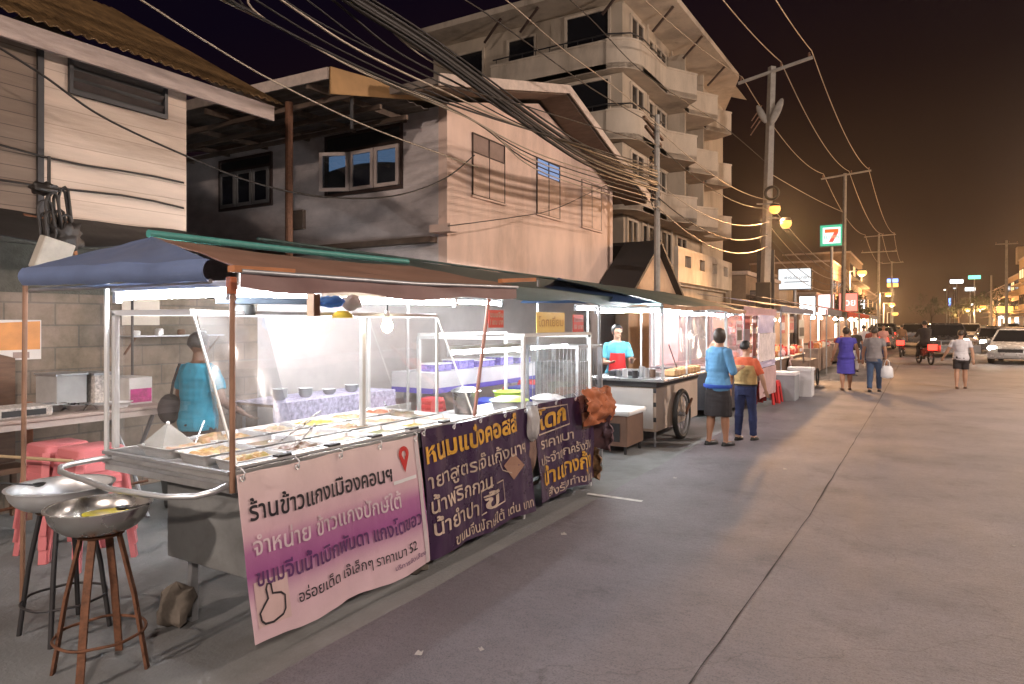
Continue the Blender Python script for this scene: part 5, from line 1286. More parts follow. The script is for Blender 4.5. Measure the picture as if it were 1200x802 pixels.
# tall hanging vinyl sheets at the pink stall's street corner
def curtain(y0_, y1_, zt, zb, bands, label, x=-2.72):
    t = T('vinyl_strip', label, 'banner', (x,(y0_+y1_)/2,zb))
    for (a,b_,m_,nm) in bands:
        MB().grid(lambda u, v: (x+.03*noise.noise((u*3,v*2+a*4,y0_))+.05*(1-(b_+(a-b_)*(1-v)))*.6, y0_+(y1_-y0_)*u, zb+(zt-zb)*(b_-(b_-a)*v)), 10, 8, .004).build(nm, m_, t, smooth=60)
    return t
curtain(13.6,15.2,1.86,.25,((.78,1,M_BLUP,'lavender_band'),(.44,.775,M_PALEP,'pale_band'),(.36,.435,M_BLUP,'lavender_band'),(0,.355,mat('pink_skirt',(.55,.36,.36),.5,var=.3,scale=3),'pink_skirt')), 'tall hanging sheet of lavender, pale and pink bands beside the pink stall', -2.66)
for k, (y, m_, h_) in enumerate(((12.6,REDPL,.2),(12.85,mat('brown_laminate',(.19,.11,.075)),.25),(13.1,WHITEPL,.16),(13.4,REDPL,.28),(13.9,WHITEPL,.2),(14.3,mat('orange_plastic',(.62,.2,.09)),.22),(14.8,WHITEPL,.24))):
    t = T('drink_jar', ['red drink jar at the near end of the pink counter','brown tea jar on the pink counter','white squat jar on the pink counter','tall red jar under the coral poster','white jar behind the coral poster','orange jar on the pink counter','tall white jar at the far end of the pink counter'][k], 'jar', (-3.25,y,.89))
    MB().lathe([(0,0),(.085,0),(.09,h_*.8),(.06,h_),(0,h_)], (-3.25,y,.891), 16).build('body', m_, t, smooth=50)
    MB().lathe([(0,.03),(.065,.025),(.065,.001),(0,.001)], (-3.25,y,.891+h_), 16).build('lid', WHITEPL, t, smooth=50)
rag('plastic_bag', (-3.15,12.5,1.14), .20, .26, .24, mat('cream_bag', (.70,.56,.36), .4, var=.15), 'big cream bag of snacks hanging between the two shoppers', 'bag', 21, amp=.2)

# ================================================================== warm-lit grocery stall beyond
ws = T('food_stall', 'warm lit stall crammed with orange goods beyond the pink stall', 'food stall', (-3.6,18,0))
x0, x1, y0, y1 = -4.4, -3.0, 16.9, 21.8
MB().box(x0,x1,y0,y1,.12,.80).build('counter', mat('brown_counter', (.16,.10,.07), .6, var=.3), ws, bevel=.008)
MB().box(x0-.05,x1+.06,y0-.05,y1+.05,.802,.83).build('counter_top', ALU, ws)
MB().box(x0-.1,x0-.05,y0,y1,0,2.1).build('back_panel', mat('peach_board', (.62,.40,.28), .6, var=.15), ws)
wf = MB()
for (x,y) in ((x1,y0),(x1,y0+2.4),(x1,y1),(x0,y0),(x0,y1)): wf.bar((x,y,.83),(x,y,2.0),.04,.04,(0,1,0))
wf.bar((x1,y0,1.98),(x1,y1,1.98),.05,.05).bar((x0,y0,1.98),(x1,y0,1.98),.05,.05); wf.build('post_frame', WHITEP, ws)
for z in (1.12,1.42): MB().box(x0+.05,x0+.5,y0+.1,y1-.1,z,z+.02).build('shelf_board', ALU, ws)
c5 = T('stall_canopy', 'navy canopy with a pale front edge over the warm lit stall', 'canopy', (-3.6,19,2))
MB().grid(lambda u, v: (-4.7+1.95*v, 16.7+5.4*u, 2.42-.32*v+.03*noise.noise((u*5,v*3,19))), 20, 10, .004).build('sheet', mat('navy_tarp', (.05,.06,.11), .6, var=.3), c5, smooth=70)
MB().grid(lambda u, v: (-2.745, 16.7+5.4*u, 2.09-.13*v), 20, 2, .004).build('valance', mat('navy_edge', (.10,.11,.17), .6, var=.3), c5, smooth=70)
for y in (16.9,21.9): MB().cyl((-2.8,y,0),(-2.8,y,2.06),.018).build('post', GALV, c5)
tube_lamp((-4.0,17.0,1.92),(-3.1,17.0,1.92), 'white tube across the end of the warm stall')
for k in range(3): bulb((-3.4,17.9+1.4*k,1.85), ['near warm bulb over the orange goods','middle warm bulb over the orange goods','far warm bulb over the orange goods'][k], .2, .08, m=M_BULBW)
WARM = [mat('goods_orange',(.66,.26,.08),.5,var=.4,scale=12), mat('goods_peach',(.70,.46,.32),.5,var=.3,scale=12), mat('goods_red',(.50,.07,.05),.5,var=.4,scale=12), mat('goods_cream',(.70,.62,.50),.5,var=.3,scale=12), mat('goods_brown',(.22,.10,.05),.5,var=.4,scale=12), mat('goods_pink',(.66,.36,.36),.5,var=.3,scale=12)]
CN = ['orange','peach','red','cream','brown','pink']
rnd = random.Random(5)
def goods(xr, ys, zs, n, where, group):
    """bagged and boxed goods: individual objects with a body and a twisted neck or lid"""
    protos = {}
    for k in range(n):
        y = ys[0] + (ys[1]-ys[0])*(k+.5)/n; x = rnd.uniform(*xr); z = zs[k % len(zs)]; c = rnd.randrange(6); kind = rnd.randrange(3)
        s_ = rnd.uniform(.85,1.2)
        key = (c, kind)
        if key not in protos:
            t = T(['goods_bag','goods_box','goods_jar'][kind], 'x', ['bag','box','jar'][kind]); W[t] = Matrix()
            if kind == 0:
                mb = MB().sph((0,0,.10),.09,.09,.10,12)
                for v in mb.bm.verts: v.co += Vector((1,1,.6))*.02*noise.noise(v.co*14)
                mb.build('pouch', WARM[c], t, smooth=60); MB().cyl((0,0,.19),(0,0,.25),.015,.04,8).build('neck', WARM[c], t)
            elif kind == 1:
                MB().box(-.09,.09,-.11,.11,0,.17).build('carton', WARM[c], t, bevel=.006); MB().box(.0905,.093,-.08,.08,.04,.12).build('label_print', M_PALEP, t)
            else:
                MB().lathe([(0,0),(.075,0),(.08,.15),(.05,.19),(0,.19)], (0,0,0), 12).build('body', WARM[c], t, smooth=50); MB().lathe([(0,.225),(.055,.22),(.055,.191),(0,.191)], (0,0,0), 12).build('lid', REDPL, t)
            protos[key] = t; o = t; move(o, (x,y,z), rnd.uniform(-.3,.3), s_)
        else: o = copy(protos[key], (x,y,z), rnd.uniform(-.3,.3), None, None, s_)
        o['label'] = '%s %s among the goods %s' % (CN[c], ['bag','carton','jar'][kind], where); o['group'] = group
goods((-3.25,-3.08), (17.0,21.6), [.831], 20, 'along the front of the warm stall counter', 'goods along the warm stall counter')
goods((-3.7,-3.5), (17.0,21.6), [.831], 16, 'in the second row of the warm stall', 'goods in the second row of the warm stall')
goods((-4.2,-4.05), (17.1,21.6), [1.141], 16, 'on the lower back shelf of the warm stall', 'goods on the lower shelf')
goods((-4.2,-4.05), (17.1,21.6), [1.441], 16, 'on the upper back shelf of the warm stall', 'goods on the upper shelf')
poster(-2.93, 17.6,18.3,1.45,1.9, M_REDP, 'red menu board at the warm stall front', M_PALEP, text='ข้าวมัน')
poster(-2.93, 19.0,19.7,1.45,1.88, mat('peach_board',(.62,.40,.28)), 'peach menu board at the warm stall front', M_REDP, text='ไก่ทอด')
poster(-2.93, 20.6,21.6,1.25,1.8, mat('cream_card',(.66,.62,.52)), 'cream picture board at the far end of the warm stall', mat('dark_print',(.12,.10,.07)))
rag('towel', (-2.92,19.2,.58), .05, .30, .24, mat('pinkish_towel', (.58,.40,.36), .8, var=.2), 'pinkish towel hanging on the warm stall counter', 'towel', 31)
# boxes standing in front
carton('cool_box', -2.9,-2.35,15.9,16.5,0,.56, mat('grey_cool_box', (.30,.32,.34), .5, var=.15), 'grey cool box beside the striped hanging sheet', 'cool box', ('lid', WHITEPL, (-2.92,-2.33,15.88,16.52,.56,.62)))
carton('foam_box', -2.65,-2.15,17.0,17.45,0,.60, mat('white_foam', (.66,.65,.66), .7, var=.06), 'tall white foam box at the road edge', 'foam box', ('lid', WHITEPL, (-2.67,-2.13,16.98,17.47,.60,.67)))
carton('foam_box', -2.95,-2.55,16.55,16.9,0,.42, mat('dark_cool_box', (.09,.10,.13), .5, var=.2), 'dark cool box between the grey and the white boxes', 'cool box', ('lid', GREYLID := mat('grey_lid', (.2,.2,.22), .5), (-2.97,-2.53,16.53,16.92,.42,.47)))
pl_stool((-2.75,15.5), REDPL, 'red plastic stool beside the grey cool box', .48, .34)
pl_stool((-2.8,15.15), REDPL, 'red plastic stool half under the striped hanging sheet', .48, .34)
hb = T('handcart', 'dark hand cart hung with bags at the far end of the warm stall', 'cart', (-2.7,19.6,0))
MB().box(-2.98,-2.45,19.0,20.6,.30,.74).build('body', mat('brown_counter',(.16,.10,.07)), hb, bevel=.01)
for y in (19.25,20.35):
    MB().tube([(-2.42,y+.22*math.cos(2*math.pi*k/20),.24+.22*math.sin(2*math.pi*k/20)) for k in range(20)], .022, 6, closed=True).build('wheel', BLACK, hb, smooth=60)
MB().bar((-2.6,19.0,.7),(-2.55,18.6,.95),.03,.03).build('handle', GALV, hb)

# ================================================================== far stalls under the red canopy
def far_stall(y, ln, m_can, label, lampm, cl):
    t = T('market_stall', label, 'market stall', (-3.4,y,0))
    MB().box(-4.3,-2.9,y,y+ln,.1,.85).build('counter', mat('far_counter', (.30,.22,.18), .6, var=.5, scale=4), t, bevel=.01)
    MB().box(-4.5,-4.42,y,y+ln,0,2.1).build('back_panel', mat('peach_board',(.62,.40,.28)), t)
    MB().grid(lambda u, v: (-4.8+2.2*v, y-.2+(ln+.4)*u, 2.62-.45*v-.12*math.sin(math.pi*v)*0+.03*noise.noise((u*6,v*3,y))), 20, 8, .006).build('canopy', m_can, t, smooth=70)
    MB().grid(lambda u, v: (-2.595, y-.2+(ln+.4)*u, 2.165-.2*v*(1+.12*math.sin(u*40))), 40, 2, .006).build('valance', m_can, t, smooth=70)
    for (a,b_) in ((-2.65,y),(-2.65,y+ln),(-4.6,y),(-4.6,y+ln)): MB().cyl((a,b_,0),(a,b_,2.15),.022).build('post', GALV, t)
    for k in range(2): bulb((-3.2,y+ln*(.25+.5*k),1.95), '%s bulb of the %s' % (['first','second'][k], cl), .15, .08, m=lampm)
    goods((-3.2,-3.0), (y+.2,y+ln-.2), [.851], 8, 'on the counter of the '+cl, 'goods on the '+cl)
M_REDT = mat('red_tarp', (.60,.075,.04), .6, var=.25, scale=2, bump=.2, bscale=5, trans=.55)
far_stall(24.5, 4.2, mat('navy_tarp',(.05,.06,.11)), 'stall with a navy canopy between the warm stall and the red canopies', M_BULBW, 'navy canopied stall')
far_stall(31.5, 5.5, M_REDT, 'nearer of the two stalls with red canopies down the street', M_BULBW, 'nearer red canopied stall')
far_stall(38.5, 6.5, M_REDT, 'farther stall with a red canopy down the street', M_BULBW, 'farther red canopied stall')
far_stall(48, 7, mat('faded_blue_tarp',(.14,.17,.26),.6,var=.3), 'distant stall with a faded blue canopy beyond the red ones', M_BULBW, 'faded blue stall')
# ================================================================== people
def folds(mb, seed, amp=.010):
    for v in mb.bm.verts:
        p = v.co; k = noise.noise((p.x*9+seed, p.y*9, p.z*4.5)) + .6*noise.noise((p.x*5, p.y*5+seed, p.z*22)) + .4*noise.noise((p.x*24, p.y*24, p.z*11+seed))
        v.co = p + v.normal*amp*k
    return mb
def remeshed(mb, vox, sm=4):
    me = bpy.data.meshes.new('tmp'); bmesh.ops.recalc_face_normals(mb.bm, faces=mb.bm.faces[:]); mb.bm.to_mesh(me); mb.bm.free()
    o = bpy.data.objects.new('tmp', me); COL.objects.link(o)
    r = o.modifiers.new('r', 'REMESH'); r.mode = 'VOXEL'; r.voxel_size = vox
    s = o.modifiers.new('s', 'SMOOTH'); s.iterations = sm; s.factor = .5
    dg = bpy.context.evaluated_depsgraph_get(); dg.update()
    m2 = bpy.data.meshes.new_from_object(o.evaluated_get(dg))
    out = MB(); out.bm.free(); out.bm = bmesh.new(); out.bm.from_mesh(m2)
    bpy.data.objects.remove(o); bpy.data.meshes.remove(me); bpy.data.meshes.remove(m2)
    return out
def limb(mb, pts, rs, c0=True, c1=True, n=14):
    mb.tube(pts, rs, n)
    if c0: mb.sph(pts[0], rs[0]*.995, n=n)
    if c1: mb.sph(pts[-1], rs[-1]*.995, n=n)
def prof(p0, p1, rs): return [p0.lerp(p1, k/(len(rs)-1)) for k in range(len(rs))]
def ell(z, rx, ry, oy=0., M=None, n=18, ox=0.):
    P = [Vector((ox+rx*math.cos(2*math.pi*k/n), oy+ry*math.sin(2*math.pi*k/n), z)) for k in range(n)]
    return [M @ p for p in P] if M else P
def hand(mb, w_, d, curl, nrm, s=1.):
    d = d.normalized(); a = d.cross(nrm).normalized(); nn = a.cross(d).normalized()
    M = Matrix((a, d, nn)).transposed()
    mb.sph(w_+d*.048*s, .038*s, .052*s, .017*s, 12, M)
    for k, (o, L) in enumerate(((-.027,.062),(-.009,.074),(.010,.070),(.027,.055))):
        b0 = w_ + d*.082*s + a*o*s; d1 = (d + nn*curl*.5).normalized(); d2 = (d + nn*curl*1.4).normalized()
        b1 = b0 + d1*L*.5*s; b2 = b1 + d2*L*.5*s
        limb(mb, [b0-d*.02*s, b1, b2], [.0098*s, .0092*s, .0078*s], n=8)
    t0 = w_ + d*.028*s - a*.026*s; t1 = t0 + (d*.5 - a*.8 + nn*.35).normalized()*.035*s; t2 = t1 + (d*.85 - a*.3 + nn*.4).normalized()*.03*s
    limb(mb, [t0, t1, t2], [.013*s, .0108*s, .009*s], n=8)
def person(label, pos, rz, H, skin, top, bottom, hair, arms, legs=((4,2),(-6,4)), lean=0., female=False, vox=.010, shoes=None, head_turn=(0,0), g=1., belly=0.):
    t = T('person', label, 'person'); s = 1.
    hz = .90
    # legs
    J = []
    for sx, (a, b_) in zip((-1,1), legs):
        hip = Vector((sx*.088, 0, hz)); dt = Vector((sx*.025, -math.sin(R(a)), -math.cos(R(a)))).normalized()
        kn = hip + dt*.415; ds = Vector((sx*.0, -math.sin(R(a-b_)), -math.cos(R(a-b_)))).normalized(); an = kn + ds*.405
        J.append((hip, kn, an))
    lift = .075 - min(j[2].z for j in J)
    for j in J:
        for p in j: p.z += lift
    hz += lift
    ML = Matrix.Translation((0,0,hz)) @ Matrix.Rotation(R(lean), 4, 'X') @ Matrix.Translation((0,0,-hz))
    def torso(mb, z0, z1, inf, neck=True):
        wf, hf = (.88, 1.06) if female else (1., 1.)
        rows = [(-.09,.150*hf,.105,0),( .0,.168*hf,.122+belly*.2,.006),(.09,.150*wf*1.02,.108+belly*.7,-belly*.4),(.17,.138*wf,.100+belly,-belly*.6),(.28,.155*wf,.112+belly*.6,-belly*.3-.006),(.40,.168*wf*1.02,.112,-.006),(.47,.158*wf,.095,.0),(.515,.115,.072,.006),(.545,.066,.060,.004)]
        rr = []
        zs = [r_[0] for r_ in rows]
        def at(z):
            for q_ in range(len(rows)-1):
                if zs[q_] <= z <= zs[q_+1]:
                    f_ = (z-zs[q_])/(zs[q_+1]-zs[q_]); return [rows[q_][k]+(rows[q_+1][k]-rows[q_][k])*f_ for k in range(4)]
            return rows[-1] if z > zs[-1] else rows[0]
        N = 14
        for k in range(N+1):
            z = z0+(z1-z0)*k/N; r_ = at(z)
            rr.append(ell(hz+z, (r_[1]+inf)*g, (r_[2]+inf)*g, r_[3], ML))
        mb.rings(rr)
    sh = [ML @ Vector((sx*(.155 if female else .172)*g, .004, hz+.455)) for sx in (-1,1)]
    A = []
    for p, (u, f_) in zip(sh, arms):
        u = Vector(u).normalized(); f_ = Vector(f_).normalized(); el = p + u*.275; wr_ = el + f_*.235; A.append((p, el, wr_, f_))
    # ---- the body: one skin
    b = MB()
    torso(b, -.09, .545, 0)
    for hip, kn, an in J:
        limb(b, prof(hip, kn, [.083*g,.078*g,.066*g,.054*g]), [.083*g,.078*g,.066*g,.054*g]); limb(b, prof(kn, an, [.054,.058*g,.053*g,.040,.035]), [.054*g,.058*g,.053*g,.040,.035])
        b.sph(an+Vector((0,-.055,-.04)), .040, .115, .034, 12); b.sph(an+Vector((0,.01,-.03)), .036, .045, .045, 12)
    for p, el, wr_, f_ in A:
        limb(b, prof(p, el, [.052,.047,.043,.038]), [.054*g,.048*g,.044*g,.038*g]); limb(b, prof(el, wr_, [.038,.04,.034,.026]), [.038*g,.040*g,.033,.025])
        nn = f_.cross(Vector((1,0,0))); nn = nn if nn.length > .1 else Vector((0,0,1))
        hand(b, wr_, f_, .5, nn.normalized())
    nk = ML @ Vector((0,.002,hz+.52)); hc = ML @ Vector((0,-.015,hz+.685))
    limb(b, [nk, nk.lerp(hc,.75)], [.056,.050])
    MH = Matrix.Translation(hc) @ Matrix.Rotation(R(head_turn[0]),4,'Z') @ Matrix.Rotation(R(head_turn[1]),4,'X')
    def hs(c, rx, ry, rz_): 
        b.sph(MH @ Vector(c), rx, ry, rz_, 14, MH.to_3x3())
    hs((0,.012,.018), .076,.094,.092); hs((0,-.018,-.045), .058,.066,.066); hs((0,-.03,-.078), .036,.042,.032)
    hs((0,-.094,-.020), .012,.017,.020); hs((0,-.088,.0), .009,.012,.03)
    hs((0,-.080,-.060), .024,.014,.010); hs((0,-.076,.030), .045,.016,.010)
    for sx in (-1,1): hs((sx*.077,.012,-.012), .010,.022,.032)
    remeshed(b, vox).build('body', skin, t, smooth=80)
    for sx in (-1,1):
        e_ = MB().sph(MH @ Vector((sx*.030,-.079,.008)), .010, .007, .007, 8, MH.to_3x3()).build('eye', mat('eye_dark',(.02,.015,.012),.2), t, smooth=80)
    # ---- clothes
    m_, hem, slv = top
    c = MB(); torso(c, hem, .53, .023)
    for p, el, wr_, f_ in A:
        inn = p + (ML @ Vector((0,0,hz+.40)) - p)*.12
        if slv <= 1: limb(c, prof(p, p.lerp(el, slv), [1]*3), [.064*g,.062*g,.060*g], True, False)
        else:
            limb(c, prof(p, el, [1]*3), [.064*g,.058*g,.052*g]); limb(c, prof(el, el.lerp(wr_, slv-1), [1]*3), [.052*g,.047,.041], True, False)
    folds(remeshed(c, vox, 2), H*31+lean).build('shirt', m_, t, smooth=80)
    kind, bm2, ln = bottom
    if kind == 'skirt':
        c = MB(); rr = []
        for k in range(9):
            f_ = k/8; z = hz+.03-(.03+ln)*f_
            mid = (J[0][1]+J[1][1])/2*min(1,max(0,(hz-z)/.42)); 
            rr.append(ell(z, (.158+.035*f_+.02*math.sin(f_*3))*g, (.118+.05*f_)*g, mid.y*.8))
        c.rings(rr)
        folds(remeshed(c, vox, 2), H*17).build('skirt', bm2, t, smooth=80)
    elif kind:
        c = MB(); torso(c, -.12, .10, .016)
        for hip, kn, an in J:
            if ln <= 1: limb(c, prof(hip, hip.lerp(kn, ln), [1]*4), [.100*g,.098*g,.093*g,.090*g], True, False)
            else: limb(c, prof(hip, kn, [1]*4), [.098*g,.092*g,.080*g,.070*g]); limb(c, prof(kn, kn.lerp(an, ln-1), [1]*4), [.070*g,.070*g,.062*g,.057*g], True, False)
        folds(remeshed(c, vox, 2), H*23).build('shorts' if ln <= 1 else 'trousers', bm2, t, smooth=80)
    if shoes:
        for hip, kn, an in J:
            sm = MB(); z0 = an.z-.075
            rr = []
            for z, k in ((0,.98),(.018,1.02),(.045,.9),(.062,.62)):
                P = ell(z0+z, .048*k, .132*(k if k > .8 else .78), -.05+(0 if k > .8 else .02)); rr.append([Vector((p.x+an.x, p.y+an.y, p.z)) for p in P])
            sm.rings(rr).build('shoe', shoes, t, smooth=50)
    # ---- hair
    kind, hm = hair
    hb_ = MB().sph((0,0,0), 1, n=26)
    for v in hb_.bm.verts:
        p = v.co.copy(); n_ = 1+.05*noise.noise(p*3.1+Vector((H*9,0,0)))+.045*noise.noise((p.x*14,p.y*14,p.z*3))
        x, y, z = p.x*.087*n_, p.y*.104*n_+.016, p.z*.104*n_+.022
        if kind in ('long','bob') and z < 0: z *= 1.9 if kind == 'long' else 1.45; x *= 1.06
        if kind == 'short' and z < -.02: z *= .72; x *= .90; y *= .93
        if y < -.02 and z < .062: y = -.02 + (y+.02)*.15; x *= .86
        v.co = MH @ Vector((x,y,z))
    ho_ = hb_.build('hair', hm, t, smooth=80)
    if kind == 'bun':
        MB().sph(MH @ Vector((0,.12,.03)), .042, n=12).build('hair_bun', hm, ho_, smooth=80)
    t['_h'] = hz
    move(t, pos, rz, H/(hz+.80)); del t['_h']
    return t, dict(hz=hz, A=A, J=J, ML=ML)
SK1 = mat('brown_skin', (.34,.17,.10), .5, var=.12, scale=9); SK2 = mat('tan_skin', (.46,.26,.17), .5, var=.12, scale=9); SK3 = mat('dark_skin', (.13,.06,.035), .5, var=.12, scale=9)
HR = mat('black_hair', (.012,.010,.010), .45, var=.4, scale=60, bump=.3, bscale=120); HRG = mat('dark_brown_hair', (.045,.03,.02), .5, var=.4, scale=60, bump=.3)
TEALS = mat('teal_cotton', (.015,.20,.30), .85, var=.15, bump=.12, bscale=30); BLUES = mat('blue_cotton', (.10,.26,.45), .85, var=.22, scale=5, bump=.12, bscale=30)
BLKC = mat('black_cloth', (.022,.018,.02), .85, var=.25); NAVY = mat('navy_cloth', (.022,.032,.10), .85, var=.25, bump=.1); ORNG = mat('orange_cotton', (.62,.12,.05), .85, var=.15)
YELW = mat('straw_vest', (.56,.38,.16), .85, var=.25, scale=8); LBLU = mat('light_blue_cotton', (.09,.33,.42), .85, var=.12); REDA = mat('red_apron', (.55,.02,.02), .7, var=.15)
GREYC = mat('grey_cotton', (.23,.21,.21), .85, var=.15); DENIM = mat('blue_denim', (.05,.085,.16), .85, var=.25); WHTC = mat('white_cotton', (.62,.60,.62), .85, var=.06)
DRESS = mat('violet_blue_cotton', (.06,.05,.34), .85, var=.18); SHOE = mat('black_shoe', (.012,.012,.013), .4); SAND = mat('brown_sandal', (.10,.05,.03), .6)
dn = Vector((0,0,-1))
# the cook behind the curry case, seen from behind
pm, _ = person('man in a teal T-shirt with his back to the street behind the curry showcase', (-5.28,3.62,0), R(185), 1.62, SK3, (TEALS, -.06, .62), ('trousers', BLKC, 1.95), ('short', HR), (((-.35,-.12,-1),(-.2,-.75,-.5)),((.35,-.1,-1),(.15,-.75,-.5))), shoes=SHOE, vox=.009, g=1.06, head_turn=(0,12))
bg_ = T('shoulder_bag', 'black bag slung at the hip of the man in teal', 'bag', (-5.2,3.45,.9))
MB().sph((-5.50,3.50,.97), .085, .10, .13, 16).build('pouch', BLKC, bg_, smooth=70)
MB().tube([(-5.47,3.49,1.07),(-5.42,3.48,1.2),(-5.36,3.5,1.36)], .012, 6).build('strap', BLKC, bg_)
# two shoppers at the white cart
pw, _ = person('woman in a blue top and black skirt standing at the white push cart', (-2.42,9.62,0), R(150), 1.63, SK1, (BLUES, -.10, 1.05), ('skirt', BLKC, .46), ('bob', HRG), (((-.28,-.1,-1),(.30,-.85,.10)),((.22,-.15,-1),(-.35,-.8,.15))), ((5,2),(-3,5)), shoes=SHOE, female=True, vox=.008, g=1.06, lean=3, head_turn=(14,-6))
MB().rings([ell(0,.212,.178,0), ell(.02,.222,.182,0), ell(.05,.220,.178,0)]) .build('shirt_hem', mat('royal_blue_trim', (.02,.07,.38), .7), pw, smooth=60).location = (0,0,_['hz']-.055)
pc, _ = person('shorter shopper in a straw coloured vest over an orange T-shirt', (-2.18,10.25,0), R(165), 1.44, SK2, (ORNG, .06, .85), ('trousers', NAVY, 1.96), ('short', HR), (((-.45,-.05,-1),(-.15,-.3,-1)),((.42,-.02,-1),(.12,-.12,-1))), ((7,3),(-4,6)), shoes=SHOE, vox=.008, head_turn=(-25,4))
c_ = MB()
c_.rings([ell(_['hz']+.045+.07*k, (.199,.195,.195,.200,.203,.194)[k], (.152,.147,.149,.154,.152,.138)[k]) for k in range(6)])
folds(remeshed(c_, .01, 2), 7, .006).build('vest', YELW, pc, smooth=70)
MB().rings([ell(_['hz']+.05,.206,.160,0), ell(_['hz']+.075,.206,.160,0)]).build('belt', BLKC, pc, smooth=60)
# the seller in the red apron
pv, _ = person('seller in a light blue shirt and red apron reaching over the white cart counter', (-4.2,10.3,0), R(28), 1.68, SK2, (LBLU, -.05, .75), ('trousers', NAVY, 1.95), ('bun', HR), (((-.25,-.25,-1),(.35,-.95,.05)),((.25,-.45,-.9),(-.1,-.95,.12))), female=True, vox=.009, lean=7, head_turn=(24,12), shoes=SHOE)
ap = MB().grid(lambda u, v: _['ML'] @ Vector(((u-.5)*.30*(.75+.5*v), -.128-.02*math.cos((u-.5)*3)+.05*abs(u-.5)*1.2, _['hz']+.36-.75*v)), 12, 14, .004); ap.build('apron', REDA, pv, smooth=70)
# walkers on the road
pb_, _ = person('woman in a violet blue dress walking away along the stalls', (-1.62,19.2,0), R(190), 1.60, SK1, (DRESS, -.05, .35), ('skirt', DRESS, .44), ('bun', HRG), (((-.35,.1,-1),(-.15,-.25,-1)),((.4,.05,-1),(.2,-.35,-1))), ((10,4),(-8,8)), shoes=SAND, female=True, vox=.011, g=1.14)
pg, _ = person('man in a grey shirt and jeans walking away with a white bag in his hand', (-.98,19.1,0), R(178), 1.60, SK1, (GREYC, -.09, .6), ('trousers', DENIM, 1.96), ('short', HRG), (((-.28,.12,-1),(-.05,-.1,-1)),((.3,-.1,-1),(.08,-.2,-1))), ((8,3),(-7,8)), shoes=SHOE, vox=.011, g=1.05)
bgw = T('shopping_bag', 'white shopping bag carried by the man in the grey shirt', 'bag', (-.70,18.95,.5))
mb = MB().rings([ell(.36,.10,.07), ell(.40,.14,.09), ell(.58,.13,.06), ell(.66,.09,.02)]); mb.bm.transform(Matrix.Translation((-.70,18.97,0))); mb.build('pouch', WHITEPL, bgw, smooth=60)
MB().tube([(-.76,18.97,.65),(-.74,18.97,.78),(-.70,18.97,.82),(-.66,18.97,.78),(-.64,18.97,.65)], .008, 6).build('handle', WHITEPL, bgw)
pt, _ = person('man in a white T-shirt and black shorts walking down the middle of the road', (.90,21.2,0), R(176), 1.52, SK2, (WHTC, -.07, .6), ('shorts', BLKC, .78), ('short', HRG), (((-.32,.12,-1),(-.1,.05,-1)),((.55,-.1,-1),(.5,-.3,-1))), ((7,3),(-6,7)), shoes=SAND, vox=.011, g=1.10)
far = [((-1.95,26.5),R(20),1.55,'person in black and white facing the camera beside the navy canopy',BLKC,WHTC),((-1.6,29.5),R(170),1.58,'person in dark red seen from behind near the red canopies',mat('maroon_cloth',(.16,.03,.03),.8),BLKC),((-2.1,33),R(185),1.62,'person in white seen from behind under the nearer red canopy',WHTC,DENIM),((-1.5,36.5),R(30),1.6,'person in a pinkish shirt walking towards the camera by the red stalls',mat('pink_cotton',(.5,.26,.24),.8),NAVY),((-2.2,41),R(150),1.62,'person in black by the farther red canopy',BLKC,BLKC),((-.9,44),R(180),1.62,'far walker in a brown shirt on the road',mat('brown_cotton',(.2,.11,.06),.8),DENIM),((-2.0,24.6),R(100),1.5,'person in a tan shirt at the edge of the navy canopied stall',mat('tan_cotton',(.36,.25,.16),.8),BLKC)]
for (x,y),rz,h_,lb,tm,bm3 in far:
    person(lb, (x,y,0), rz, h_, SK1, (tm,-.06,.6), ('trousers',bm3,1.95), ('short',HR), (((-.3,.1,-1),(-.1,-.2,-1)),((.3,-.1,-1),(.1,-.3,-1))), ((9,4),(-8,9)), shoes=SHOE, vox=.016)

# ================================================================== vehicles
M_HEAD = emi('headlight_glow', (1.0,.90,.74), 60); M_TAIL = emi('tail_light_glow', (1.0,.035,.02), 3)
def sec(y, w_, z0, z1, n=4, k=.16):
    pts = []
    for cx, cz, a0 in ((w_-k*.6,z1-k,0),(-w_+k*.6,z1-k,90),(-w_+k*.4,z0+k*.5,180),(w_-k*.4,z0+k*.5,270)):
        rx, rz_ = (k*.6,k) if a0 < 180 else (k*.4,k*.5)
        for j in range(n): pts.append(Vector((cx+rx*math.cos(R(a0+j*90/(n-1))), y, cz+rz_*math.sin(R(a0+j*90/(n-1))))))
    return pts
def paint(nm, c): return mat(nm, c, .25, .35, var=.06, spec=.6)
def wheels(t, ys, w_, r):
    for y in ys:
        for sx in (-1,1):
            x = sx*(w_-.10)
            tm = MB().tube([(x-.10,y,r),(x-.085,y,r),(x+.085,y,r),(x+.10,y,r)], [r*.86,r,r,r*.86], 22).build('wheel', BLACK, t, smooth=40)
            MB().tube([(x+sx*.098,y,r),(x+sx*.108,y,r)], [r*.62,r*.55], 14).build('rim', ALU, tm, smooth=40)
def lights(t, yf, yr, z, w_, on=True, zr=None):
    for sx in (-1,1):
        MB().sph((sx*w_*.76,yf,z), .17,.07,.11,12).build('headlight', M_HEAD if on else ALU, t, smooth=80)
        MB().sph((sx*w_*.80,yr,zr or z+.12), .12,.05,.10,12).build('tail_light', M_TAIL, t, smooth=80)
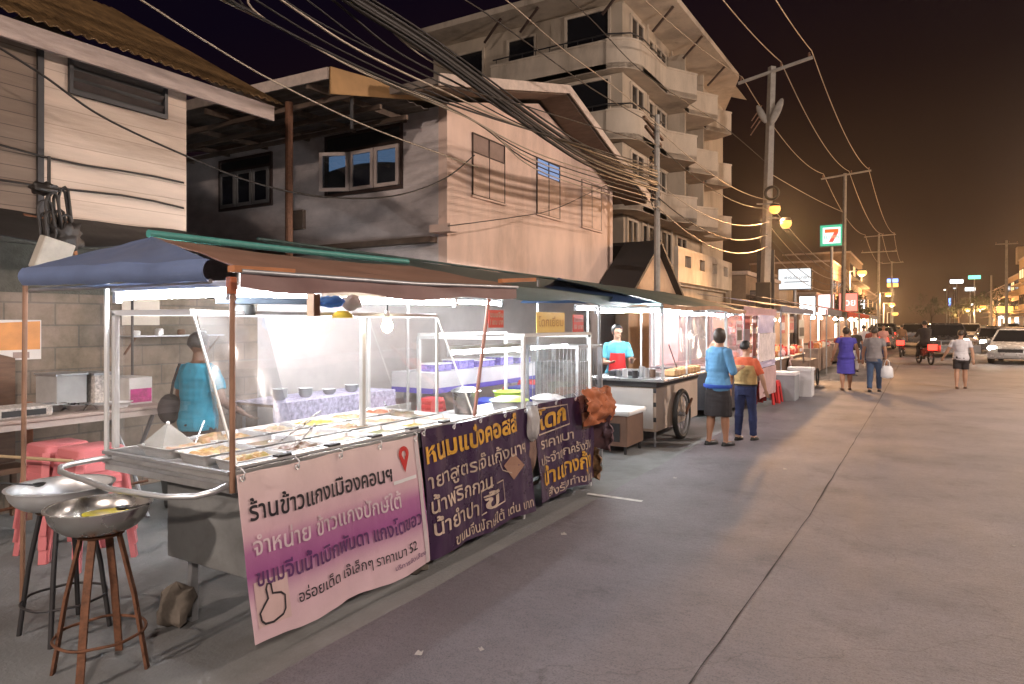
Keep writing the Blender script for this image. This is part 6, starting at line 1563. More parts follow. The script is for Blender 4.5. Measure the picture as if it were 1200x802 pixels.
def sedan(label, col, on=True, name='sedan_car'):
    t = T(name, label, 'car'); p = paint('car_paint_'+col[0], col[1])
    S = [(-2.2,.70,.28,.62),(-2.12,.80,.22,.74),(-1.6,.85,.20,.84),(-.95,.86,.20,.93),(0,.87,.20,.95),(1.2,.86,.20,.97),(1.9,.83,.22,.99),(2.2,.76,.30,.90)]
    MB().rings([sec(*q_) for q_ in S]).build('body', p, t, smooth=50)
    def fr(y0_,y1_,w0,z): return [Vector((x,y,z)) for x,y in ((-w0,y0_),(w0,y0_),(w0,y1_),(-w0,y1_))]
    MB().rings([fr(-1.05,1.75,.79,.90), fr(-.35,1.15,.62,1.40)]).build('window', WINDARK, t, bevel=.03)
    MB().rings([fr(-.40,1.20,.645,1.395), fr(-.30,1.10,.60,1.46)]).build('roof', p, t, bevel=.03)
    pl = MB()
    for sx in (-1,1):
        pl.bar((sx*.80,-1.05,.90),(sx*.635,-.36,1.40),.05,.05).bar((sx*.80,1.75,.92),(sx*.635,1.16,1.40),.07,.06).bar((sx*.805,.35,.92),(sx*.63,.35,1.40),.05,.03)
    pl.build('window_pillar', p, t)
    wheels(t, (-1.35,1.3), .86, .31)
    lights(t, -2.13, 2.15, .66, .82, on)
    MB().box(-.42,.42,-2.225,-2.17,.50,.63).build('grille', DARKM, t); MB().box(-.2,.2,-2.235,-2.226,.38,.47).build('number_plate', WHITEP, t)
    for sx in (-1,1): MB().sph((sx*.95,-.75,.98), .09,.06,.06,10).build('mirror', p, t, smooth=80)
    return t
def pickup(label, col, on=True):
    t = T('pickup_truck', label, 'pickup truck'); p = paint('car_paint_'+col[0], col[1])
    S = [(-2.55,.76,.38,.86),(-2.45,.86,.30,.98),(-1.5,.89,.30,1.06),(-1.0,.90,.30,1.08),(.4,.90,.30,1.08),(2.5,.90,.34,1.06),(2.55,.88,.40,1.04)]
    MB().rings([sec(*q_) for q_ in S]).build('body', p, t, smooth=50)
    def fr(y0_,y1_,w0,z): return [Vector((x,y,z)) for x,y in ((-w0,y0_),(w0,y0_),(w0,y1_),(-w0,y1_))]
    MB().rings([fr(-1.25,.75,.82,1.04), fr(-.65,.60,.68,1.62)]).build('window', WINDARK, t, bevel=.03)
    MB().rings([fr(-.70,.66,.70,1.615), fr(-.60,.58,.64,1.70)]).build('roof', p, t, bevel=.03)
    pl = MB()
    for sx in (-1,1): pl.bar((sx*.83,-1.25,1.04),(sx*.69,-.66,1.62),.06,.05).bar((sx*.83,.74,1.06),(sx*.69,.61,1.62),.08,.06)
    pl.build('window_pillar', p, t)
    wheels(t, (-1.6,1.5), .90, .37); lights(t, -2.47, 2.55, .84, .86, on, .9)
    MB().box(-.5,.5,-2.575,-2.5,.62,.82).build('grille', DARKM, t)
    return t
C_SIL, C_WHT, C_BLK, C_GRY, C_RED = ('silver',(.50,.48,.46)),('white',(.66,.65,.64)),('black',(.05,.05,.055)),('grey',(.16,.16,.17)),('red',(.30,.03,.03))
def put(o, x, y, rz=0): move(o, (x,y,.004), R(rz)); return o
put(sedan('pale silver car with one headlight on coming up the road at the frame edge', C_WHT), 3.6, 36.5, -12)
put(pickup('dark pickup with a headlight on behind the sidecar motorcycle', C_BLK), 1.1, 42, 3)
put(sedan('grey car with both headlights on behind the walking man in white', C_GRY), 3.6, 48, 0)
put(sedan('silver car with headlights on behind the grey one', C_SIL), 5.2, 56, 0)
put(pickup('white pickup with headlights on farther down the road', C_WHT), 3.2, 64, 0)
put(sedan('black car with headlights on far down the road', C_BLK), 5.6, 72, 0)
put(sedan('white car with headlights on far down the road', C_WHT), 3.4, 84, 0)
put(sedan('small silver car with headlights near the end of the street', C_SIL), 5.4, 98, 0)
put(pickup('grey pickup with tail lights lit leaving down the street', C_GRY), -.4, 58, 180)
put(sedan('red car with tail lights lit leaving down the street', C_RED), -.5, 76, 180)
put(sedan('parked grey car beyond the red canopied stalls', C_GRY, False), -2.3, 52, 180)
put(pickup('parked blue-black pickup beyond the red canopied stalls', C_BLK, False), -2.4, 62, 180)
put(sedan('parked white car on the far side of the street by the shophouses', C_WHT, False), 8.6, 70, 0)
put(sedan('parked black car on the far side of the street by the shophouses', C_BLK, False), 8.7, 82, 0)
put(pickup('parked silver pickup on the far side of the street', C_SIL, False), 8.6, 94, 0)
rnd = random.Random(21)
COLN = {'silver':C_SIL,'white':C_WHT,'black':C_BLK,'grey':C_GRY}
for k,(x,y) in enumerate(((1.3,90),(3.4,104),(5.5,112),(3.5,122),(1.6,112),(5.6,130),(3.4,142),(5.4,152))):
    nm = ('silver','white','grey','black')[k % 4]
    put((sedan if k % 3 else pickup)('%s %s with headlights on, %s in the distant queue of oncoming traffic' % (nm, 'car' if k % 3 else 'pickup', ['first','second','third','fourth','fifth','sixth','seventh','last'][k]), COLN[nm]), x, y, 0)
for k,(x,y) in enumerate(((-.6,92),(-.5,106),(-2.2,72),(-2.3,82))):
    put(sedan('%s with red tail lights far down the stall side' % ['grey car','white car','parked silver car','parked dark car'][k], (C_GRY,C_WHT,C_SIL,C_BLK)[k], False), x, y, 180)
def motorbike(label, sidecar=False, helmet=None, name='motorcycle', on=False):
    t = T(name, label, 'motorcycle')
    for y in (-.62,.62):
        w_ = MB().tube([(0,y+.26*math.cos(2*math.pi*k/24),.29+.26*math.sin(2*math.pi*k/24)) for k in range(24)], .04, 8, closed=True).build('wheel', BLACK, t, smooth=60)
        sp_ = MB().cyl((-.05,y,.29),(.05,y,.29),.05)
        for k in range(6): sp_.cyl((0,y,.29),(0,y+.24*math.cos(k*math.pi/3),.29+.24*math.sin(k*math.pi/3)),.008,n=5)
        sp_.build('spoke', ALU, w_)
    MB().rings([[Vector(p) for p in q_] for q_ in (((-.10,-.35,.35),(.10,-.35,.35),(.09,-.35,.62),(-.09,-.35,.62)),((-.12,.1,.33),(.12,.1,.33),(.12,.1,.66),(-.12,.1,.66)),((-.09,.75,.55),(.09,.75,.55),(.07,.75,.76),(-.07,.75,.76)))]).build('body', paint('bike_red',(.30,.02,.02)), t, bevel=.02)
    MB().box(-.11,.11,-.12,.72,.75,.82).build('seat', BLACK, t, bevel=.03)
    MB().cyl((0,-.62,.29),(0,-.42,.98),.03).build('fork', ALU, t)
    MB().tube([(-.34,-.32,1.02),(-.15,-.42,1.0),(.15,-.42,1.0),(.34,-.32,1.02)], .016, 8).build('handlebar', DARKM, t)
    MB().sph((0,-.52,.86), .09,.07,.09,12).build('headlight', M_HEAD if on else ALU, t, smooth=80)
    MB().box(-.17,.17,.74,.83,.60,.84).build('tail_light', M_TAIL, t, bevel=.02)
    if sidecar:
        s_ = MB().prism([(-.22,-.55,.48),(-.22,1.0,.52),(-.22,1.0,.82),(-.22,-.55,.80)], (-1.45,0,0)).build('sidecar_deck', paint('side_silver',(.48,.47,.46)), t, bevel=.01)
        fr_ = MB()
        for (x,y) in ((-.25,-.5),(-1.64,-.5),(-.25,.95),(-1.64,.95)): fr_.cyl((x,y,.7),(x,y,.98),.015)
        fr_.tube([(-.25,-.5,.98),(-1.64,-.5,.98),(-1.64,.95,.98),(-.25,.95,.98)], .015, 6, closed=True); fr_.build('rail_frame', GALV, s_)
        MB().tube([(-1.5,.2+.24*math.cos(2*math.pi*k/24),.26+.24*math.sin(2*math.pi*k/24)) for k in range(24)], .04, 8, closed=True).build('wheel', BLACK, t, smooth=60)
    return t
put(motorbike('motorcycle with a bright red tail light and a flat silver sidecar crossing the road', True), .15, 33.2, 200)
person('rider in black sitting on the sidecar motorcycle', (.18,33.0,.20), R(200), 1.62, SK1, (BLKC,-.05,1.6), ('trousers',BLKC,1.95), ('short',HR), (((-.2,-.6,-.8),(.1,-.9,-.1)),((.2,-.6,-.8),(-.1,-.9,-.1))), ((72,70),(72,70)), lean=8, shoes=SHOE, vox=.016)
for k,(x,y,rz,lb) in enumerate(((-1.9,47,190,'parked motorcycle by the far red canopy'),(-2.2,49.3,170,'motorcycle parked beside the faded blue canopy'),(-.8,40,175,'motorcycle with its tail light lit leaving past the red canopies'),(2.4,54,0,'motorcycle with a headlight on between the oncoming cars'))):
    put(motorbike(lb, on=(k==3)), x, y, rz)
# ================================================================== street lamps, poles and cables
def sodium(p, w_, r=.12, col=None):
    l = bpy.data.lights.new('sodium_light', 'POINT'); l.energy = w_; l.color = col or SOD_COL; l.shadow_soft_size = r
    o = bpy.data.objects.new('sodium_light', l); o.location = p; return o
M_SODB = emi('sodium_glow', (1.0,.38,.075), 1.45)
def lamp_post(x, y, h, arm, label, watts, ground=True, col=None):
    t = T('street_lamp', label, 'street lamp', (x,y,0), 'sodium street lamps')
    if ground: MB().cyl((x,y,0),(x,y,h),.09,.06,10).build('pole', GALV, t)
    MB().tube([(x,y,h-.05),(x+arm*.5,y,h+.25),(x+arm,y,h+.3)], .035, 8).build('arm', GALV, t, smooth=60)
    hx = x+arm*1.12
    MB().obox(Matrix.Translation((hx,y,h+.33)), .62,.22,.10).build('lamp_head', DARKM, t, bevel=.03)
    MB().sph((hx,y,h+.26), .20,.09,.06,14).build('lamp_lens', M_SODB, t, smooth=80)
    o = sodium((hx,y,h+.08), watts, .32, col or NEAR_COL); COL.objects.link(o); o.parent = t; o.location = Vector((hx-x,0,h+.08)); return t
lamp_post(9.2, -7, 7.6, -1.6, 'sodium lamp on the far pavement behind the viewer', SODIUM)
lamp_post(-4.6, -11, 7.6, 1.6, 'sodium lamp on the stall side of the street behind the viewer', SODIUM*1.15)
lamp_post(9.2, 15, 7.6, -1.6, 'sodium lamp on the far pavement across from the pink house', SODIUM*1.15)
lamp_post(9.2, 36, 7.6, -1.6, 'sodium lamp on the far pavement across from the apartment block', SODIUM*1.1, col=(1.0,.68,.46))
lamp_post(9.2, 56, 7.6, -1.6, 'sodium lamp on the far pavement facing the convenience store sign', SODIUM*.9, col=SOD_COL)

def power_pole(base, top, arms, label, r0=.17, r1=.11, kit=()):
    t = T('power_pole', label, 'power pole', base)
    base, top = Vector(base), Vector(top)
    MB().tube([base, base.lerp(top,.5), top], [r0,(r0+r1)/2,r1], 4 if r0 > .12 else 8).build('pole', CONC, t)
    for (z, xa, xb, yy) in arms:
        c = base.lerp(top, (z-base.z)/(top.z-base.z))
        MB().bar((c.x+xa,c.y-.1,z),(c.x+xb,c.y-.1,z+yy),.10,.10).build('cross_arm', CONC, t)
        for q_ in (xa*.92, xb*.92, xb*.25):
            MB().lathe([(0,0),(.05,0),(.03,.05),(.055,.08),(.03,.12),(.045,.15),(0,.2)], (c.x+q_, c.y-.1, z+.05+yy*(q_-xa)/(xb-xa)), 10).build('insulator', mat('brown_porcelain',(.20,.10,.06),.3), t, smooth=60)
    return t
P1b, P1t = (-5.35,28.2,0), (-5.0,28.2,11.75)
pp1 = power_pole(P1b, P1t, ((11.3,-1.25,1.5,.5),), 'tall concrete power pole with two sodium lamps and a slanted cross arm', .21, .15)
for k in range(3):
    a = Vector((-5.15-.02*k, 28.05, 9.95-.28*k)); MB().bar(a+Vector((-.2,0,.30)), a+Vector((-.55,-.15,.62-.9)), .05,.04).build('fuse_cutout', mat('brown_porcelain',(.2,.1,.06)), pp1)
MB().sph((-4.80,28.0,9.9), .16,.14,.55,14, Matrix.Rotation(R(24),3,'Y')).build('surge_arrester', CONC, pp1, smooth=70)
MB().sph((-5.35,28.0,9.9), .13,.12,.42,14, Matrix.Rotation(R(-24),3,'Y')).build('surge_arrester', CONC, pp1, smooth=70)
MB().box(-5.6,-4.95,28.35,28.5,.2,4.6).build('cable_riser', DARKM, pp1)
MB().box(-5.55,-5.0,27.85,28.1,1.9,3.3).build('switch_box', mat('black_box',(.03,.025,.02),.6), pp1, bevel=.02)
cbs = MB().tube([(-4.95+.24*math.cos(2*math.pi*k/20),27.9,6.75+.24*math.sin(2*math.pi*k/20)) for k in range(20)], .06, 6, closed=True); cbs.build('cable_coil', CABLE, pp1, smooth=60)
for k,(px,py,lb) in enumerate(((908,238,'lower sodium lamp of the pair on the tall power pole'),(921,255,'outer sodium lamp of the pair on the tall power pole'))):
    c = ony(px, py+6, 27.6); t = T('street_lamp', lb, 'street lamp', c)
    MB().bar(c+Vector((-.75,.5,.30)), c+Vector((.0,.05,.16)), .05,.05).build('arm', GALV, t)
    MB().lathe([(0,.20),(.15,.17),(.22,.06),(.20,.06),(.14,.15),(0,.18)], c, 16).build('lamp_head', DARKM, t, smooth=50)
    MB().sph(c+Vector((0,0,-.03)), .21,.21,.20,16).build('lamp_lens', M_SODB, t, smooth=80)
    l = bpy.data.lights.new('sodium_light', 'SPOT'); l.energy = SODIUM*.36; l.color = SOD_COL; l.spot_size = R(150); l.spot_blend = .6; l.shadow_soft_size = .12
    o = bpy.data.objects.new('sodium_light', l); COL.objects.link(o); o.parent = t; o.location = (.03,-.1,-.26)
    o.rotation_euler = Vector((.45,-.75,-.75)).to_track_quat('-Z','Y').to_euler()
pp2 = power_pole((-4.6,52,0), (-4.45,52,12.0), ((11.75,-1.5,1.6,.25),), 'second concrete power pole beyond the convenience store sign')
pp3 = power_pole((-4.2,89,0), (-4.1,89,12.0), ((11.7,-1.5,1.7,.1),(9.9,-1.8,1.8,0)), 'third concrete power pole in the distance with double cross arms')
pp4 = power_pole((-4.2,130,0), (-4.1,130,12.0), ((11.7,-1.5,1.7,.1),), 'farthest concrete power pole on the stall side of the street')
SP = onx(770,135,-6.0)
pps = power_pole((SP.x,SP.y,0), (SP.x,SP.y,SP.z), (), 'slim utility pole tangled with junctions beside the pink house', .10,.07)
for z, L_ in ((SP.z-.35,.75),(SP.z-.55,.6),(SP.z-1.9,.5),(SP.z-2.1,.45)):
    MB().bar((SP.x-.1,SP.y-L_,z+.12),(SP.x-.1,SP.y+L_,z-.12),.07,.07).build('cross_arm', WOOD, pps)
rnd = random.Random(3)
for k in range(9):
    c = Vector((SP.x-.12+rnd.uniform(-.1,.1), SP.y+rnd.uniform(-.6,.6), SP.z-.3-rnd.uniform(0,2.2)))
    MB().sph(c, .05, .12, .06, 8).build('splice_box', CABLE, pps, smooth=70)
for k in range(4):
    z = SP.z-1.5-.25*k
    MB().tube([(SP.x-.1+.02*k,SP.y+.35*math.cos(2*math.pi*q_/18),z+.28*math.sin(2*math.pi*q_/18)) for q_ in range(18)], .014, 5, closed=True).build('cable_coil', CABLE, pps)

def smoothpath(P, n=8):
    out = []
    for i in range(len(P)-1):
        p0, p1, p2, p3 = P[max(i-1,0)], P[i], P[i+1], P[min(i+2,len(P)-1)]
        for k in range(n):
            t = k/n; out.append(.5*((2*p1)+(p2-p0)*t+(2*p0-5*p1+4*p2-p3)*t*t+(3*p1-p0-3*p2+p3)*t**3))
    return out+[P[-1]]
def span(p0, p1, sag, n=20):
    p0, p1 = Vector(p0), Vector(p1)
    return [p0.lerp(p1, k/n)+Vector((0,0,-4*sag*(k/n)*(1-k/n))) for k in range(n+1)]
def cable(P, r, m, label, group='overhead cables', n=5):
    o = MB().tube(P, r, n).build('overhead_cable', m, None, smooth=80, label=label, cat='cable', group=group, origin=P[0]); return o
def S(pts, x):
    P = smoothpath([onx(a,b_,x) for a,b_ in pts])
    return ([Vector((x,-13,P[0].z+.9)), Vector((x,-5,P[0].z+.25))] if pts[0][1] < 0 else []) + P
# three bare conductors on the cross arms
Y1, Y2, Y3, Y4 = 28.1, 51.9, 88.9, 129.9
for k,(o1,z1,lb) in enumerate(((-6.1,11.52,'bare conductor on the stall end of the cross arms'),(-4.65,11.85,'bare conductor at the middle of the cross arms'),(-3.55,12.05,'bare conductor on the road end of the cross arms'))):
    dx = (-5.8,-4.2,-3.0)[k]; d3 = (-5.5,-3.8,-2.6)[k]
    cable(span((o1,-14,z1),(o1,Y1,z1),1.9,30)+span((o1,Y1,z1),(dx,Y2,12.1),.75)[1:]+span((dx,Y2,12.1),(d3,Y3,11.95),1.0)[1:]+span((d3,Y3,11.95),(d3,Y4,11.95),1.2)[1:], .017, WIREM, lb, 'bare power lines')
# the heavy bundle running from the viewer's side to the slim pole and on
hv = T('cable_bundle', 'thick black bundle of lashed cables sagging past the gable of the pink house', 'cable', onx(640,160,-5.6))
for k,(dy,dx,r) in enumerate(((0,0,.042),(8,.03,.034),(-7,-.04,.034),(3,.08,.02),(-13,.02,.016))):
    MB().tube([Vector((-5.6+dx,-13,6.4+.004*dy)), Vector((-5.6+dx,-5,5.75+.004*dy))]+smoothpath([onx(300,-80+dy,-5.6+dx), onx(410,-4+dy,-5.6+dx), onx(510,60+dy,-5.6+dx), onx(640,155+dy,-5.6+dx), onx(700,190+dy,-5.65+dx), onx(770,214+dy,-5.9+dx)]), r, 7).build('cable_strand', CABLE, hv, smooth=80)
for k in range(5):
    d = k*9.; e_ = k*5.
    cable(S([(180+d*4,-40),(255+d,-2+e_*.3),(330+d,34+e_),(420+d,80+e_),(530+d,128+e_),(640,184+e_),(770,224+e_)], -5.75+.04*k), .0115, CABLE if k % 2 else WIREM, '%s of the five thin cables running below the thick bundle' % ['uppermost','second from top','middle one','second from bottom','lowest'][k])
for k in range(6):
    d = k*31
    cable(S([(150+d,-70),(255+d,-8),(365+d*.8,52+k*2),(480+d*.6,104+k),(600+d*.33,146+k*3),(770,196+k*4)], -5.5-.05*k), .011 if k % 2 else .015, (CABLE,CABLE,WIREM)[k % 3], '%s of six loose cables fanned out between the bundle and the lean-to roof' % ['lowest','second','third','fourth','fifth','topmost'][k])
cable(S([(90,-45),(165,0),(240,48),(320,95),(425,146),(520,182),(560,196)], -5.9), .010, WIREM, 'single pale wire crossing the black sky above the roof gap')
cable(S([(-60,20),(45,85),(120,137),(218,183),(300,215),(380,231),(460,230),(520,210),(556,182)], -6.35), .011, CABLE, 'drop cable swagging across the timber house to the pink house')
cable(S([(280,-40),(360,18),(440,60),(520,98),(600,120),(700,150),(770,170)], -5.4), .010, CABLE, 'thin cable just above the thick bundle across the roof')
cable(S([(440,-50),(545,0),(620,52),(700,108),(770,148)], -5.9), .012, CABLE, 'cable in front of the top floor of the apartment block')
cable(S([(500,-60),(590,-2),(660,58),(730,110),(775,150)], -5.8), .010, WIREM, 'paler cable crossing the apartment block balconies')
cable(S([(620,-40),(690,20),(760,90),(850,150),(897,190)], -5.3), .010, CABLE, 'cable rising from the tall pole over the apartment block corner')
cable(S([(525,265),(600,255),(650,245),(700,222),(770,190)], -6.6), .009, CABLE, 'slack service wire looping over the pink wall')
for k in range(5):
    a = [(770,150),(772,170),(770,214),(772,232),(770,242)][k]; b_ = [(897,236),(897,246),(896,262),(896,276),(895,290)][k]
    p0, p1_ = onx(a[0],a[1],-5.9), Vector((-5.15,28.0,1.7+(379-b_[1])*27/800))
    cable(span(p0, p1_, .35+.08*k, 14), .012 if k < 3 else .018, CABLE if k in (1,3) else WIREM, '%s cable between the slim pole and the tall power pole' % ['top','second','third','fourth','bottom'][k])
    q_ = Vector((-4.55,51.9,5.2-.22*k)); cable(span(p1_, q_, .55+.1*k, 16)+span(q_, (-4.15,88.9,5.4-.22*k), .9, 16)[1:], .016, CABLE if k in (1,3) else WIREM, '%s cable running on from the tall power pole down the street' % ['top','second','third','fourth','bottom'][k])
cable(span((-5.1,28.1,7.6),(-4.5,51.9,9.3),.1,10), .014, WIREM, 'straight stay wire between the tall pole and the second pole')

# ================================================================== low buildings, signs and lights down the street
M_LOW = mat('brown_shop_wall', (.30,.21,.14), .8, var=.25, scale=1.2, stain=.3)
M_LOW2 = mat('pale_shop_wall', (.42,.33,.24), .8, var=.2, scale=1.2, stain=.25)
M_SHUTTER = board_mat('metal_shutter', (.28,.24,.21), .12, .5, .15, .2)
M_LITW = emi('lit_window_glow', (1.0,.62,.28), 1.2)
M_SHOPLIT = emi('lit_shop_interior', (1.0,.80,.58), 2.6)
def shop(x, y0_, y1_, h, label, m, storeys=1, depth=7, lit=None, name='shop_building'):
    t = T(name, label, 'building', (x,(y0_+y1_)/2,0)); sgn = -1 if x < 0 else 1
    xa, xb = (x-depth, x) if x < 0 else (x, x+depth)
    MB().box(xa,xb,y0_,y1_,0,h).build('wall', m, t)
    MB().box(xa-.1,xb+.1,y0_-.1,y1_+.1,h,h+.18).build('roof', M_TRIM, t)
    n_ = max(1, int((y1_-y0_)/3.6)); sh_ = h/storeys
    for k in range(n_):
        a = y0_+(y1_-y0_)*k/n_+.35; b_ = y0_+(y1_-y0_)*(k+1)/n_-.35
        xs = (x+.003, x+.06) if x < 0 else (x-.06, x-.003)
        if lit and k % 2 == 0 and y0_ > 50: MB().box(xs[0],xs[1],a,b_,.15,2.5).build('lit_shopfront', M_SHOPLIT, t)
        else: MB().box(xs[0],xs[1],a,b_,.15,2.6).build('shutter', M_SHUTTER, t)
        for s_ in range(1, storeys):
            w_ = MB()
            for q_ in ((a,a+.08,s_*sh_+.8,s_*sh_+2.1),(b_-.08,b_,s_*sh_+.8,s_*sh_+2.1),(a+.08,b_-.08,s_*sh_+2.02,s_*sh_+2.1),(a+.08,b_-.08,s_*sh_+.8,s_*sh_+.88),((a+b_)/2-.04,(a+b_)/2+.04,s_*sh_+.88,s_*sh_+2.02)): w_.box(xs[0],xs[1],*q_)
            wo_ = w_.build('window', M_WFR, t)
            gx = (x+.003,x+.02) if x < 0 else (x-.02,x-.003)
            MB().box(gx[0],gx[1],a+.08,b_-.08,s_*sh_+.88,s_*sh_+2.02).build('pane', (lit if lit and (k+s_) % 3 == 0 else WINDARK), wo_)
        cx = (x+.01, x+.9) if x < 0 else (x-.9, x-.01)
        if storeys > 1:
            for s_ in range(1, storeys): MB().box(cx[0],cx[1],a-.33,b_+.33,s_*sh_-.1,s_*sh_+.05).build('ledge', m, t)
    cx = (x+.01, x+1.3) if x < 0 else (x-1.3, x-.01)
    MB().prism([(cx[0],y0_,2.95 if x<0 else 2.7),(cx[1],y0_,2.7 if x<0 else 2.95),(cx[1],y0_,2.76 if x<0 else 3.01),(cx[0],y0_,3.01 if x<0 else 2.76)], (0,y1_-y0_,0)).build('awning', M_SOFF, t)
    return t
M_LITW = emi('lit_window_glow', (1.0,.62,.28), 1.2)
shop(-6.8, 32.0, 40.5, 3.9, 'low brown shop with a flat roof past the apartment block', M_LOW)
shop(-7.4, 41, 50, 4.4, 'low pale shop behind the white billboard', M_LOW2)
shop(-6.6, 54, 66, 3.8, 'low shop behind the convenience store sign', M_LOW2, lit=M_LITW)
shop(-6.8, 67, 84, 7.2, 'two-storey brown row beyond the second power pole', M_LOW, 2, lit=M_LITW)
shop(-6.8, 85, 104, 9.6, 'three-storey brown row beyond the third power pole', M_LOW, 3, lit=M_LITW)
shop(-6.8, 106, 140, 6.5, 'dim two-storey row near the end of the street', M_LOW, 2, lit=M_LITW)
M_YEL = mat('ochre_shophouse', (.55,.38,.20), .8, var=.2, scale=.6, stain=.3); M_YEL2 = mat('cream_shophouse', (.50,.40,.28), .8, var=.2, scale=.6, stain=.3)
for k,(a,b_,h,m_,lb) in enumerate(((74,81,10.4,M_YEL2,'cream three-storey shophouse at the frame edge across the street'),(81.2,91,10.0,M_YEL,'ochre three-storey shophouse with two window bays across the street'),(91.2,101,9.6,M_YEL2,'cream shophouse next to the ochre one across the street'),(101.2,112,9.9,M_YEL,'ochre shophouse beyond the dark pole across the street'),(112.2,126,8.2,M_YEL,'lower ochre shophouse far across the street'))):
    shop(11.2, a, b_, h, lb, m_, 3, 8, M_LITW, 'shophouse')
shop(11.2, 128, 160, 7.5, 'dim low row at the far end across the street', M_LOW, 2, 8, M_LITW)
MB().box(11.4,13.0,116,118,9.9,12.2).build('water_tank', M_YEL2, None, label='square rooftop tank above the far shophouses', cat='water tank', origin=(12,117,9.9))
power_pole((7.9,90,0),(7.9,90,10.6),((10.2,-1,1,0),), 'dark power pole in front of the shophouses across the street')
power_pole((8.6,118,0),(8.6,118,8.5),(), 'slim distant pole in front of the far shophouses')
# lit signs
def litsign(c, w_, h, m, label, post=True, text=None, tm=None, size=.3, facing=-1, dpt=.25, extra=None):
    t = T('lit_sign', label, 'sign', (c[0],c[1],0)); x, y, z = c
    MB().box(x-w_/2,x+w_/2,y,y+dpt,z-h/2,z+h/2).build('panel', m, t)
    MB().box(x-w_/2-.05,x+w_/2+.05,y+.02,y+dpt+.05,z-h/2-.05,z+h/2+.05).build('case', DARKM, t)
    if post: MB().cyl((x,y+dpt/2,0),(x,y+dpt/2,z-h/2-.05),.10).build('post', GALV, t)
    if text: write(text, size, tm, t, lambda a, b_: Vector((x-w_/2+.1*w_+a, y-.01, z-size*.35+b_)), w_*.8)
    if extra: extra(t, x, y, z)
    return t
E_WHITE = emi('white_sign_glow', (.90,.95,1.0), 3.2); E_WSOFT = emi('soft_white_sign_glow', (.80,.86,.90), .85); E_GREEN = emi('green_sign_glow', (.12,.80,.45), 2.2); E_GREEND = emi('deep_green_sign_glow', (.01,.22,.12), 1.6)
E_ORNG = emi('orange_sign_glow', (1.0,.10,.01), 1.0); E_REDS = emi('red_sign_glow', (1.0,.06,.04), 1.1); E_BLUE = emi('blue_sign_glow', (.15,.3,1.0), 2.4); E_PINK = emi('pink_sign_glow', (1.0,.45,.45), 2.2); E_AMB = emi('amber_sign_glow', (1.0,.5,.08), 2.4); E_WIM = emi('sign_white_print', (.9,.95,.92), .95)
# convenience store sign: white square in a green border with a seven
cs = onx(974.5,276,-5.5); k_ = cs.y
def seven(t, x, y, z):
    s_ = 1.42/22
    def q_(px, py): return Vector((x+(px-11)*s_, y-.02, z+(11-py)*s_))
    MB().poly([q_(2,2),q_(20,2),q_(20,20),q_(2,20)]).build('white_square', E_WIM, t)
    f_ = lambda px,py: q_(px,py)+Vector((0,-.01,0))
    MB().poly([f_(4,4),f_(18,4),f_(18,8),f_(4,8)]).build('digit_top', E_ORNG, t); MB().poly([f_(13.5,8),f_(18,8),f_(12.5,18.5),f_(8,18.5)]).build('digit_stem', E_REDS, t)
    write('ELEVEN', .30, E_GREEND, t, lambda a, b_: Vector((x-.50+a, y-.045, z-.22+b_)), 1.0)
litsign((cs.x,cs.y,cs.z), 1.50, 1.50, E_GREEND, 'square green and white convenience store sign with a red seven on a tall post', extra=seven)
bb = onx(931,327,-6.2)
def bbx(t, x, y, z):
    write('ฟาร์มไฮ มาร์ท', .22, mat('grey_print',(.12,.13,.15)), t, lambda a, b_: Vector((x-.55+a, y-.01, z+.0+b_)), 1.3)
    MB().box(x-.55,x+.75,y-.012,y-.006,z-.20,z-.15).build('underline', mat('grey_print',(.12,.13,.15)), t)
litsign((bb.x,bb.y,bb.z), 1.72, 1.15, E_WSOFT, 'white backlit billboard with thin grey lettering beside the tall pole', extra=bbx)
sb = onx(884,347,-6.6); litsign((sb.x,sb.y,sb.z), .85, .42, mat('grey_sign_board',(.2,.17,.15)), 'small dark shop board with pale lettering under the tall pole', False, 'ตลาด', INKC, .3)
litsign((-6.3,56,3.1), 1.5, 1.5, E_PINK, 'pink lit shop sign under the second power pole', False, 'ยา', E_WIM, .9)
litsign((-4.6,56.1,3.25), 1.2, 1.3, emi('coral_sign_glow',(1.0,.16,.12),1.5), 'red lit shop sign beside the pink one', False, 'รวย', E_WIM, .7)
litsign((-6.2,47,2.6), .9, 1.6, E_WHITE, 'narrow white lit sign near the second power pole', False)
litsign((-5.1,75,3.2), .8, 1.6, E_WHITE, 'white upright lit sign beyond the red shop sign', False)
p_ = onx(1046,329,-4.0); litsign(p_, 1.6, .62, E_BLUE, 'blue and white lit sign above the far lamps', True); litsign((p_.x,p_.y+.3,p_.z-.75), 1.6, .6, E_AMB, 'amber lit sign right under the blue one', False)
for (px,py,x,w_,h,m_,lb) in ((1121,330,7.4,2.6,.85,E_WHITE,'long white lit sign high over the far street'),(1142,325,8.6,1.9,.65,E_GREEN,'green lit sign high over the far street'),(1137,339,8.0,1.6,.62,E_WHITE,'small white lit sign below the green one'),(1119,338,7.2,.7,.28,E_WSOFT,'tiny dim sign below the long white one'),(1113,356,7.0,.5,3.0,E_BLUE,'tall narrow bluish sign far down the street'),(1178,363,10.2,1.8,.9,E_AMB,'amber awning sign on the ochre shophouse'),(1192,381,9.8,.4,.6,E_WSOFT,'small pale notice board by the shophouses')):
    p_ = onx(px,py,x); litsign(p_, w_, h, m_, lb, True)
